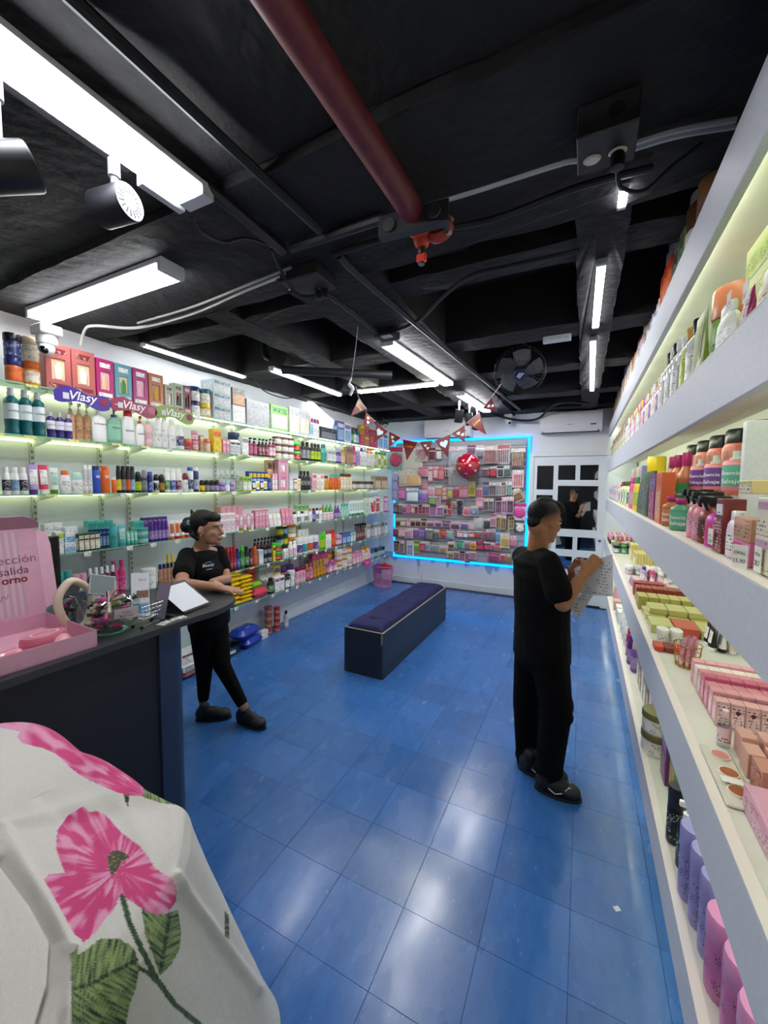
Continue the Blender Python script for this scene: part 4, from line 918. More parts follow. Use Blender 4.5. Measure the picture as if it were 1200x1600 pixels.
MB().box(0, .0012, -by, by - .065, .012, .388).xf(lm_).build('striped_lining', stripe_mat(), lid)
wm = lm_ @ Matrix.Translation((-.001, by, .02)) @ Matrix.Rotation(.45, 4, 'Z')
MB().prism([(0, .0), (.0, .37), (.055, .36), (.07, .30), (.07, .02)], -.0015, .0015).xf(wm @ Matrix(((0, 0, 1, 0), (1, 0, 0, 0), (0, 1, 0, 0), (0, 0, 0, 1)))).build('side_flap', BP, lid)
tm_ = lm_ @ Matrix.Translation((0, 0, .40)) @ Matrix.Rotation(.75, 4, 'Y')
MB().prism([(-by, 0), (-by, .07), (by - .05, .07), (by - .015, .055), (by + .01, .03), (by + .015, 0)], -.0015, .0015).xf(tm_ @ Matrix(((0, 0, 1, 0), (1, 0, 0, 0), (0, 1, 0, 0), (0, 0, 0, 1)))).build('tuck_flap', MAT('#b98aa0', .55), lid)
for s, yy, zz, wd_, c, bo, sh in ((t_[0], onx(t_[1], t_[2], -2.27).y - .7087 - t_[3] / 2, t_[4], t_[3], t_[5], t_[6], 0) for t_ in (('ección', 52, 885, .135, .262, '#8a6878', .0), ('salida', 40, 905, .105, .212, '#6a3a48', 0), ('orno', 37, 918, .09, .168, '#8a1f34', .03))):
    letter(s, wd_, MAT(c, .5), lid, lm_ @ Matrix.Translation((.0022, yy, zz)) @ FRONT_X, sh, bo)
MB().tube([Vector(lm_ @ Vector((.0022, .02 + .07 * t, .105 + .012 * math.sin(t * 19) + .01 * math.sin(t * 7)))) for t in [k / 30 for k in range(31)]], .0009, 4).build('signature', MAT('#7a2a3c', .5), lid)
tag(pb_, 'open pink mailer box with a striped lid standing on the counter', 'box')
PKG = MAT('#dd7f98', .25, coat=.6); PKL = MAT('#eba9b8', .35)
q = onz(63, 990, TOPZ + .04)
r = empty('oval_compact', (-1.93, .80, TOPZ + .003)); MB().lathe([(0, 0), (.9, 0), (1, .012), (1, .05), (.92, .062), (0, .064)], 28, (0, 0), .052, .082).build('case', PKG, r)
MB().lathe([(.99, .03), (1.012, .031), (1.012, .034), (.99, .035)], 28, (0, 0), .052, .082).build('seam_ring', MAT('#c05a78', .3), r); MB().lathe([(.5, .0645), (.55, .0655), (.6, .0645)], 24, (0, 0), .052, .082).build('emblem_ring', MAT('#f2c4cf', .3), r)
tag(r, 'glossy pink oval compact lying in the open pink box', 'compact')
for k, (x, y, a, cl) in enumerate(((-1.86, .64, .3, 'pink bottle with a dark collar'), (-1.84, .82, 1.1, 'pale pink satin strap roll'), (-1.92, .58, .9, 'blush pink rounded bottle'))):
    r = empty('cosmetic_bottle', (x, y, TOPZ + .031), a); MB().lathe([(0, -.06), (.8, -.06), (1, -.05), (1, .02), (.7, .04), (.5, .06), (0, .06)], 18, (0, 0), .028, .028).xf(Matrix.Rotation(PI / 2, 4, 'X')).build('body', PKL if k != 0 else PKG, r)
    MB().lathe([(.72, .04), (.74, .041), (.6, .056), (.5, .057)], 18, (0, 0), .029, .029).xf(Matrix.Rotation(PI / 2, 4, 'X')).build('collar', MAT('#5a3040' if k == 0 else '#f0c8d0', .3), r)
    tag(r, cl + ' lying in the open pink box', 'cosmetic')

# glass bowl of lip liners
bc = Vector((-1.905, 1.035, TOPZ)); bowl = empty('glass_bowl', bc); BR = .122
prof = [(.05, .002), (.07, .004)] + [(BR * math.cos(a), .10 + BR * .86 * math.sin(a)) for a in [-.85 + 1.5 * k / 12 for k in range(13)]]
prof = [(0, .002)] + prof
MB().lathe(prof, 32).build('bowl', CLEAR('#e6f2ee', .22), bowl); MB().lathe([(.05, 0), (.064, 0), (.068, .006), (.05, .006)], 28).build('foot_ring', MAT('#8fc4b4', .15, coat=.6), bowl)
MB().tube([(prof[-1][0] * math.cos(a), prof[-1][0] * math.sin(a), prof[-1][1]) for a in [2 * PI * k / 32 for k in range(32)]], .003, 6, closed=True).build('rim', CLEAR('#cfe6de', .5), bowl)
tag(bowl, 'round clear glass bowl on the counter filled with lip pencils', 'bowl')
cc = ['#6a4438', '#c9a690', '#d9bfae', '#4a2a34', '#7a3a6a', '#e8dcd0', '#c8307a', '#8a5a4a', '#b88a74', '#5a2a5a', '#9aa86a', '#a8a0a0', '#3c2c30', '#e0399a']
rnd = random.Random(4); LAYN = ('bottom', 'second', 'third', 'fourth', 'fifth', 'top')
for k in range(30):
    th, lvl = rnd.uniform(0, 2 * PI), (k % 6) / 6; rr = rnd.uniform(.0, .06); c = bc + Vector((rr * math.cos(th), rr * math.sin(th), .035 + .12 * lvl)); Lg = .05 if lvl < .4 else .07
    dv = Vector((rnd.uniform(-1, 1), rnd.uniform(-1, 1), rnd.uniform(-.35, .35) + (.5 if k % 6 == 5 else 0))).normalized()
    M = dv.to_track_quat('Z', 'Y').to_matrix().to_4x4(); r = empty('lip_pencil', c); ca, cb_ = rnd.choice(cc), rnd.choice(cc)
    MB().lathe([(0, -Lg), (.009, -Lg), (.009, .1 * Lg), (0, .1 * Lg)], 10).xf(M).build('barrel', MAT(ca, .35), r); MB().lathe([(0, .1 * Lg), (.0098, .1 * Lg), (.0098, Lg * .95), (.007, Lg), (0, Lg)], 10).xf(M).build('cap', MAT(cb_, .3), r)
    tag(r, f'lip pencil in the glass bowl on the counter, {ORD[k // 6]} in the {LAYN[k % 6]} layer', 'lip pencil', 'lip pencils in the bowl')
r = empty('price_card', bc + Vector((.128, -.0, .105))); r.rotation_euler = (.0, .35, -.35); MB().box(0, .001, -.045, .045, -.025, .025).build('card', MAT('#e8dcd6', .5), r)
for s, z, w_ in (('ROSA', .004, .03), ('$10.100', -.014, .05)): letter(s, w_, MAT('#1c1c22', .5), r, Matrix.Translation((.0018, 0, z)) @ FRONT_X, .1)
tag(r, 'handwritten price card taped to the glass bowl', 'price card')

# wavy framed mirror, mirrored palette, small shopping trolley with leaflets
mc = onx(117, 930, -2.06); mi = empty('table_mirror', (mc.x, mc.y, TOPZ)); R_ = .105
Mm = Matrix.Translation((0, 0, .118)) @ Matrix.Rotation(-.15, 4, 'Y') @ Matrix.Rotation(.25, 4, 'Z')
ring = [(.0, R_ * (.72 + .05 * math.sin(3 * a)) * math.cos(a), R_ * (1. + .04 * math.sin(4 * a + 1)) * math.sin(a)) for a in [2 * PI * k / 36 for k in range(36)]]
mb = MB(); mb.tube(ring, .017, 12, closed=True); mb.xf(Mm).build('wavy_frame', MAT('#dccbb6', .4), mi)
MB().loft([[(o_, y, z) for _, y, z in ring] for o_ in (-.004, .002)]).xf(Mm).build('mirror_glass', MAT('#c4c8cc', .03, 1.), mi)
tag(mi, 'small table mirror in a wavy cream frame behind the glass bowl', 'mirror')
mp_ = onx(160, 914, -2.0); r = empty('mirrored_palette', mp_); Mp = Matrix.Rotation(-.5, 4, 'Y') @ Matrix.Rotation(-.35, 4, 'X')
MB().box(-.003, .003, -.055, .055, -.05, .05, .002).xf(Mp).build('case', MAT('#b9bcc0', .3, .4), r); MB().box(.003, .0038, -.048, .048, -.043, .043).xf(Mp).build('mirror', MAT('#8c979c', .25, .3), r); MB().tube([(0, 0, -.045), (-.02, 0, -.16)], .004, 6).build('stand', MAT('#b9bcc0', .3, .4), r)  # palette mirror is a grey insert, its reflection painted in as that tone
tag(r, 'open square mirrored palette leaning behind the glass bowl', 'compact')
WR = MAT('#a8abb0', .25, .9)
tc_ = empty('mini_trolley', (-1.835, 1.16, TOPZ), .15)
for zz, gx, gy in ((.045, .03, .045), (.065, .033, .05), (.085, .036, .055), (.105, .04, .06)):
    MB().tube([(gx, -gy, zz), (gx, gy, zz), (-gx, gy, zz), (-gx, -gy, zz)], .0013, 4, closed=True).build('basket_wire', WR, tc_)
for k in range(7):
    t = -1 + 2 * k / 6
    for s in (-1, 1): MB().tube([(s * .03, t * .045, .045), (s * .04, t * .06, .105)], .001, 4).build('basket_wire', WR, tc_)
for k in range(5):
    t = -1 + 2 * k / 4
    MB().tube([(t * .03, -.045, .045), (t * .03, .045, .045)], .001, 4).build('basket_wire', WR, tc_)
    for s in (-1, 1): MB().tube([(t * .03, s * .045, .045), (t * .04, s * .06, .105)], .001, 4).build('basket_wire', WR, tc_)
for sx in (-1, 1):
    MB().tube([(sx * .028, -.05, .012), (sx * .028, .05, .014), (sx * .03, .03, .045)], .0014, 5).build('chassis', WR, tc_)
    for sy in (-1, 1):
        MB().lathe([(0, -.004), (.0075, -.004), (.0075, .004), (0, .004)], 12).xf(Matrix.Translation((sx * .028, sy * .05, .0078)) @ Matrix.Rotation(PI / 2, 4, 'Y')).build('wheel', MAT('#1a1a1c', .5), tc_)
MB().tube([(-.035, -.06, .1), (-.04, -.075, .125), (.04, -.075, .125), (.035, -.06, .1)], .0018, 5).build('handle', WR, tc_)
tag(tc_, 'tiny wire shopping trolley holding leaflets on the counter', 'trolley')
Ml = Matrix.Rotation(.1, 4, 'Z') @ Matrix.Rotation(-.22, 4, 'Y') @ Matrix.Rotation(-.18, 4, 'X')
for k in range(2):
    r = empty('leaflet', (-1.837 - .012 * k, 1.135 + .008 * k, TOPZ + .05)); r.rotation_euler = Ml.to_euler()
    MB().box(-.002, .002, -.045, .045, 0, .2).build('sheet', MAT('#e6e8ee', .4), r)
    MB().box(.002, .0026, -.04, .04, .012, .06).build('blue_photo', MAT('#7fa8cc', .5, noise=(60., .3)), r); MB().box(.002, .0026, -.02, .04, .085, .12).build('face_photo', MAT('#8a6a5c', .5, noise=(70., .5)), r); MB().box(.002, .0026, -.038, .02, .065, .083).build('printed_text', PRINT('#e6e8ee', '#40444e', 200.), r)
    letter('Beauty', .04, MAT('#5a6478', .5), r, Matrix.Translation((.0032, .012, .17)) @ FRONT_X, .35, 0.)
    tag(r, f'{("front", "rear")[k]} white leaflet with photos standing in the tiny trolley', 'leaflet', 'leaflets in the trolley')
r = empty('acrylic_stand', (-1.85, 1.225, TOPZ)); Ma = Matrix.Rotation(-.3, 4, 'X') @ Matrix.Rotation(-.1, 4, 'Y')
MB().box(-.05, .05, -.0015, .0015, 0, .19).xf(Ma).build('clear_panel', CLEAR('#dfe4ea', .35), r); MB().box(-.045, .045, .002, .003, .01, .18).xf(Ma).build('grey_insert', MAT('#b9bcc6', .4), r); MB().box(-.05, .05, .0, .07, 0, .003).build('foot', CLEAR('#dfe4ea', .35), r)
tag(r, 'clear acrylic display stand behind the tiny trolley', 'display stand')
r = empty('clipboard', (-1.90, 1.405, TOPZ)); Mc = Matrix.Rotation(.15, 4, 'Z') @ Matrix.Translation((0, 0, .002)) @ Matrix.Rotation(.55, 4, 'Y')
MB().box(-.12, .1, -.09, .1, 0, .004, .001).xf(Matrix.Translation((0, .01, .062)) @ Matrix.Rotation(.15, 4, 'Z') @ Matrix.Rotation(.55, 4, 'Y')).build('board', MAT('#17181b', .4), r)
MB().box(-.1, .09, -.095, .085, .005, .0062).xf(Matrix.Translation((0, .01, .062)) @ Matrix.Rotation(.15, 4, 'Z') @ Matrix.Rotation(.55, 4, 'Y')).build('paper', MAT('#dfe2ea', .6), r)
MB().box(-.1, -.09, -.08, .08, 0, .11).xf(Matrix.Translation((0, .01, 0))).build('prop', MAT('#17181b', .4), r)
tag(r, 'white sheet on a dark sloping clipboard at the counter end', 'clipboard')
q = onz(268, 968, TOPZ + .002)
for k in range(2): r = tag(MB().box(-.022, .022, -.035, .035, 0, .0012).build('price_strip', PRINT('#ecebe6', '#1e1e24', 150.)), f'{("left", "right")[k]} half of a strip of price labels at the counter edge', 'price strip', 'price strips'); r.location = (q.x + .008 - .002 * k, q.y - .04 + .074 * k, TOPZ + .0002); r.rotation_euler.z = .3 - .5 * k
rn = random.Random(9)
for k in range(12):
    px, py = 272 + rn.uniform(0, 36), 912 + rn.uniform(0, 22); q = onz(px, py, TOPZ)
    c = ('#d8e0d8', '#e8e4dc', '#c84a5a', '#7a9a8a', '#f0eeea', '#b8d0c0')[k % 6]
    o = tag(MB().box(-.025, .025, -.012, .012, 0, .0015).build('price_slip', PRINT(c, '#34343c', 220.)), f'loose {("mint", "cream", "red", "green", "white", "pale green")[k % 6]} price slip on the counter end, {("first", "second")[k // 6]} of its colour', 'price slip', 'loose price slips'); o.location = (q.x, q.y, TOPZ + .0002 + .0017 * k); o.rotation_euler.z = rn.uniform(0, 3)

mo = onx(94, 900, -2.42); r = empty('monitor', (-2.42, mo.y - .25, TOPZ))
MB().box(-.012, .012, -.25, .25, .1, .40, .004).build('screen_housing', MAT('#131416', .45), r); MB().box(.012, .0128, -.24, .24, .115, .39).build('screen', MAT('#0a0b0d', .15), r); MB().box(-.02, -.005, -.03, .03, .008, .14, .002).build('stand_neck', MAT('#131416', .45), r); MB().box(-.08, .08, -.12, .12, 0, .008, .002).build('stand_foot', MAT('#131416', .45), r)
tag(r, 'black monitor standing behind the open pink box', 'monitor')
# ================================================================== flowered cloth over a rounded stool, near the camera
AX, AY = -1.22, .28
RIM = [(-180, .50, .97), (-120, .50, .90), (-60, .49, .82), (0, .49, .79), (57, .49, .795), (71, .405, .85), (100, .345, .915), (145, .46, .96), (180, .50, .97)]
def rim(th):
    d = math.degrees(th)
    for (a0, r0, z0), (a1, r1, z1) in zip(RIM, RIM[1:]):
        if d <= a1: t = max(0, (d - a0) / (a1 - a0)); t = t * t * (3 - 2 * t); return r0 + (r1 - r0) * t, z0 + (z1 - z0) * t
    return RIM[-1][1:]
def prof_raw(t, R, Z):
    if t < .42: q = t / .42; return R * q, .925 + (Z - .925) * q
    q = (t - .42) / .58; return R + .215 * q, Z + (.06 - Z) * q
def prof_at(t, th):
    R, Z = rim(th); ps = [prof_raw(min(1, max(0, t + o)), R, Z) for o in (-.03, 0, .03)] if .05 < t < .95 else [prof_raw(t, R, Z)]
    return sum(p[0] for p in ps) / len(ps), sum(p[1] for p in ps) / len(ps)
def inpoly(x, y, P):
    r = False; j = len(P) - 1
    for i in range(len(P)):
        if (P[i][1] > y) != (P[j][1] > y) and x < (P[j][0] - P[i][0]) * (y - P[i][1]) / (P[j][1] - P[i][1]) + P[i][0]: r = not r
        j = i
    return r
def seg(x, y, P):
    b = 1e9
    for (x0, y0), (x1, y1) in zip(P, P[1:]):
        dx, dy = x1 - x0, y1 - y0; t = max(0, min(1, ((x - x0) * dx + (y - y0) * dy) / (dx * dx + dy * dy))); b = min(b, math.hypot(x - x0 - t * dx, y - y0 - t * dy))
    return b
FL1 = [(370, 515), (300, 555), (255, 620), (250, 700), (270, 760), (290, 810), (215, 815), (195, 840), (230, 900), (280, 990), (330, 1080), (375, 1115), (430, 1070), (500, 980), (545, 905), (570, 930), (640, 975), (700, 1000), (750, 990), (785, 940), (790, 890), (765, 840), (720, 810), (690, 790), (660, 740), (620, 690), (580, 660), (540, 630), (505, 590), (480, 560), (440, 535), (400, 540)]
FLC = [(480, 740), (500, 715), (540, 710), (580, 738), (540, 770), (500, 830), (485, 790)]
LF1 = [(320, 1190), (380, 1150), (450, 1100), (540, 1105), (600, 1150), (625, 1230), (610, 1320), (580, 1400), (545, 1560), (320, 1560)]
LF2 = [(630, 960), (700, 1000), (760, 990), (795, 975), (810, 1080), (800, 1160), (760, 1230), (715, 1270), (690, 1200), (650, 1100)]
STM = [(545, 915), (580, 1040), (640, 1170), (700, 1290), (780, 1400), (930, 1520)]; STM2 = [(625, 1240), (665, 1262), (700, 1300)]
FL2 = [(-300, 90), (0, 112), (120, 122), (300, 150), (350, 190), (435, 240), (505, 290), (590, 350), (640, 395), (642, 470), (600, 470), (520, 455), (440, 420), (370, 385), (300, 330), (250, 280), (190, 250), (100, 230), (75, 205), (90, 180), (0, 165), (-300, 160)]
GR2 = [(640, 380), (810, 495), (800, 512), (720, 500), (640, 475)]; LF3 = [(548, 445), (580, 460), (572, 525), (560, 500)]; LF4 = [(1003, 980), (1022, 1000), (1024, 1115), (1003, 1105)]
CW, CP, CPL, CG, CGD, CGM = H('#d6d2cc'), H('#cf3f7c'), H('#e39abd'), H('#8fa368'), H('#1c3a2c'), H('#5c7446')
def mixc(a, b, t): return tuple(a[i] * (1 - t) + b[i] * t for i in range(4))
def print_colour(px, py):
    x, y = px * 2.857, (py - 1080) * 2.857
    if not (-320 < x < 1100 and 60 < y < 1600): return CW
    if inpoly(x, y, FLC): return mixc(H('#4a4a38'), H('#8a8a5a'), .9 if mnoise.noise(Vector((x / 9, y / 9, 3))) > .25 else 0)
    for P, cx, cy in ((FL1, 530, 800), (FL2, 640, 460)):
        if inpoly(x, y, P):
            a = math.atan2(y - cy, x - cx); d = math.hypot(x - cx, y - cy)
            n = mnoise.noise(Vector((a * 9, d / 150, 1))) + .55 * mnoise.noise(Vector((x / 70, y / 70, 7)))
            n2 = mnoise.noise(Vector((a * 26, d / 60, 4))); t = max(0, min(1, (n - .05) * 2.2 + .7 * max(0, n2 - .1) + .25 * (d > 190))); return mixc(CP, CPL, t)
    if seg(x, y, STM) < 13 or seg(x, y, STM2) < 10: return mixc(CGD, CGM, .35 + .5 * mnoise.noise(Vector((x / 14, y / 30, 2))))
    for P, ax in ((LF1, (330, 1330, 620, 1200)), (LF2, (715, 1265, 760, 990)), (GR2, (640, 430, 800, 500)), (LF3, (560, 445, 572, 525)), (LF4, (1010, 980, 1012, 1110))):
        if inpoly(x, y, P):
            dx, dy = ax[2] - ax[0], ax[3] - ax[1]; L = math.hypot(dx, dy); u = ((x - ax[0]) * dx + (y - ax[1]) * dy) / L; v = ((y - ax[1]) * dx - (x - ax[0]) * dy) / L
            s = mnoise.noise(Vector(((u - abs(v) * .7) / 13, v / 85, 5))) + .5 * mnoise.noise(Vector(((u - abs(v) * .7) / 6, v / 50, 9)))
            t = max(0, min(1, .62 + s * 1.5 - (.6 if abs(v) < 9 else 0))); return mixc(CGD, CG, t)
    return CW
NR = 380
THS = [math.radians(-175 + 7 * k) for k in range(15)] + [math.radians(-70 + 230 * k / 800) for k in range(800)] + [math.radians(160 + 5 * k) for k in range(5)]
NT = len(THS) - 1
# creases and ridges of the drape: (photo line they follow, height, softness in px)
RIDGES = [([(272, 1372), (330, 1450), (402, 1546)], .012, 9), ([(60, 1130), (20, 1175), (-20, 1225)], .004, 4), ([(110, 1170), (150, 1215), (200, 1275), (230, 1330)], .006, 14), ([(30, 1215), (90, 1260), (150, 1330)], -.005, 14), ([(285, 1262), (270, 1320), (276, 1380)], .008, 16), ([(0, 1300), (45, 1370), (85, 1440), (105, 1478)], .012, 14), ([(8, 1345), (55, 1410), (88, 1470), (84, 1540), (66, 1600)], -.03, 7), ([(108, 1480), (104, 1540), (100, 1610)], .016, 8), ([(140, 1500), (150, 1560), (150, 1620)], -.006, 16)]
def drape(px, py):
    d = 0
    for P, am, sw in RIDGES:
        q = seg(px, py, P)
        if q < sw * 3: d += am * math.exp(-(q / sw) ** 2)
    return d
V = []; Fc = []; CO = []
for j in range(NR + 1):
    for i in range(NT + 1):
        th = THS[i]; rr, zz = prof_at(j / NR, th); low = max(0, (.80 - zz) / .6); ra = rr
        fold = .012 * math.sin(7 * th + 1.3) + .006 * math.sin(15 * th + 3 * zz) + .004 * mnoise.noise(Vector((th * 6, zz * 9, 0)))
        ra += fold * (low + .12) * 1.1
        # one deep fold hanging towards the camera side
        
        x, y = AX + ra * math.cos(th), AY + ra * math.sin(th); x = max(x, -1.735)
        if -1.3 < th < 1.5:
            px_, py_ = proj(Vector((x, y, zz))); dd = drape(px_, py_) if -60 < px_ < 430 and 1100 < py_ < 1640 else 0; x += dd * math.cos(th) * .8; y += dd * math.sin(th) * .8; zz_ = zz + dd * .6
        else: zz_ = zz
        z_ = zz_ + .004 * mnoise.noise(Vector((x * 9, y * 9, 2)))
        V.append((x - AX, y - AY, z_)); CO.append(print_colour(*proj(Vector((x, y, zz)))) if -1.3 < th < 2.85 else CW)
        if i < NT and j < NR: a = j * (NT + 1) + i; Fc.append((a, a + 1, a + NT + 2, a + NT + 1))
me = D.meshes.new('cloth'); me.from_pydata(V, [], Fc); me.update(); me.shade_smooth()
at = me.color_attributes.new('print', 'FLOAT_COLOR', 'POINT'); at.data.foreach_set('color', [c for q in CO for c in q])
cm = D.materials.new('flowered_cotton'); cm.use_nodes = True; nt = cm.node_tree; N = nt.nodes.new; b = nt.nodes['Principled BSDF']; b.inputs['Roughness'].default_value = .85; b.inputs['Sheen Weight'].default_value = .15
ca = N('ShaderNodeVertexColor'); ca.layer_name = 'print'; g = N('ShaderNodeNewGeometry'); n = N('ShaderNodeTexNoise'); n.inputs['Scale'].default_value = 260; n.inputs['Detail'].default_value = 2; nt.links.new(g.outputs['Position'], n.inputs['Vector'])
r_ = N('ShaderNodeMapRange'); r_.inputs[3].default_value = .86; r_.inputs[4].default_value = 1.1; nt.links.new(n.outputs['Fac'], r_.inputs[0])
mu = N('ShaderNodeMix'); mu.data_type = 'RGBA'; mu.blend_type = 'MULTIPLY'; mu.inputs[0].default_value = 1; nt.links.new(ca.outputs['Color'], mu.inputs[6]); nt.links.new(r_.outputs[0], mu.inputs[7]); nt.links.new(mu.outputs[2], b.inputs['Base Color'])
n5 = N('ShaderNodeTexNoise'); n5.inputs['Scale'].default_value = 14; n5.inputs['Detail'].default_value = 5; nt.links.new(g.outputs['Position'], n5.inputs['Vector'])
bp = N('ShaderNodeBump'); bp.inputs['Strength'].default_value = .35; bp.inputs['Distance'].default_value = .012; nt.links.new(n5.outputs['Fac'], bp.inputs['Height']); nt.links.new(bp.outputs[0], b.inputs['Normal'])
o = ob('flowered_cloth', me, cm, None, (AX, AY, 0)); tag(o, 'white cotton cloth printed with pink flowers draped over a stool', 'cloth')
st = empty('round_stool', (AX, AY, 0)); MB().lathe([(0, .62), (.3, .62), (.32, .64), (.32, .67), (.3, .69), (0, .69)], 32).build('seat', MAT('#6a4a34', .5), st); MB().lathe([(0, .69), (.28, .69), (.26, .76), (.18, .83), (.06, .88), (0, .885)], 24).build('cushion', MAT('#8a7a6a', .7), st)
for k in range(4): a = PI / 4 + PI / 2 * k; MB().tube([(.26 * math.cos(a), .26 * math.sin(a), .62), (.3 * math.cos(a), .3 * math.sin(a), 0)], .02, 10).build('leg', MAT('#5a3c28', .5), st)
tag(st, 'round wooden stool hidden under the flowered cloth', 'stool')
# paper scrap on the floor
q = onz(964, 1420, 0); o = tag(MB().box(-.012, .012, -.01, .01, 0, .0006).build('paper_scrap', MAT('#e8ecf2', .6)), 'tiny white paper scrap on the blue floor', 'paper scrap'); o.location = (q.x, q.y, .0006); o.rotation_euler.z = .6
# ================================================================== products
PAL = dict(w='#f1f1ef', k='#151518', gy='#8d9096', sv='#c5c8cc', nv='#1f2a66', bl='#2a4fb0', lb='#9cc4e4', tl='#3fa39c', dt='#1f5f66', mt='#b5dccd', gn='#3f8f3f', dg='#1f4030', lm='#b7cf2a', yl='#efcf28', ye='#d99a1e', og='#e06a22', rd='#c02530', dr='#6e1c24', br='#5a3424', tn='#c79a74', be='#e2cdaa', cr='#efe6cf', pk='#eaa6be', lp='#f2cfd8', hp='#dc3f8a', mg='#a8206a', pu='#5d2f90', li='#b49ad0', ma='#7a2138', pe='#eab58c', go='#b48a3a', rb='#9a5246', ol='#c9c77e', gg='#33cc22', co='#f08a72', lv='#9a94cc', or_='#e06a22')
def lum(h): c = H(h); return .21 * c[0] + .72 * c[1] + .07 * c[2]
def body_mat(c, r=.34):
    if c == 'cl': return CLEAR('#eef3f2', .2)
    if c.startswith('t:'):
        h = PAL[c[2:]]; return MAT('#%02x%02x%02x' % tuple(int(v + (245 - v) * .35) for v in (int(h[i:i + 2], 16) for i in (1, 3, 5))), .12, coat=.6)
    return MAT(PAL.get(c, c), r)
def label_mat(c):
    h = PAL.get(c, c); return PRINT(h, '#2c2c34' if lum(h) > .22 else '#f0eee8', 120.)
NAMES = dict(bottle=('bottle', 'bottle'), pump=('pump_bottle', 'bottle'), flask=('shampoo_bottle', 'bottle'), roll=('deodorant_stick', 'deodorant'), aero=('spray_can', 'spray can'), jar=('cosmetic_jar', 'jar'), tube=('squeeze_tube', 'tube'), box=('carton', 'box'), carton=('window_carton', 'gift box'), spray=('spray_bottle', 'bottle'), trig=('trigger_bottle', 'bottle'), pack=('soft_pack', 'pack'), stick=('lip_tube', 'lip gloss'), mouth=('mouthwash_bottle', 'bottle'), cone=('cone_pack', 'pack'), pouch=('stand_up_pouch', 'pouch'))
_PM = {}
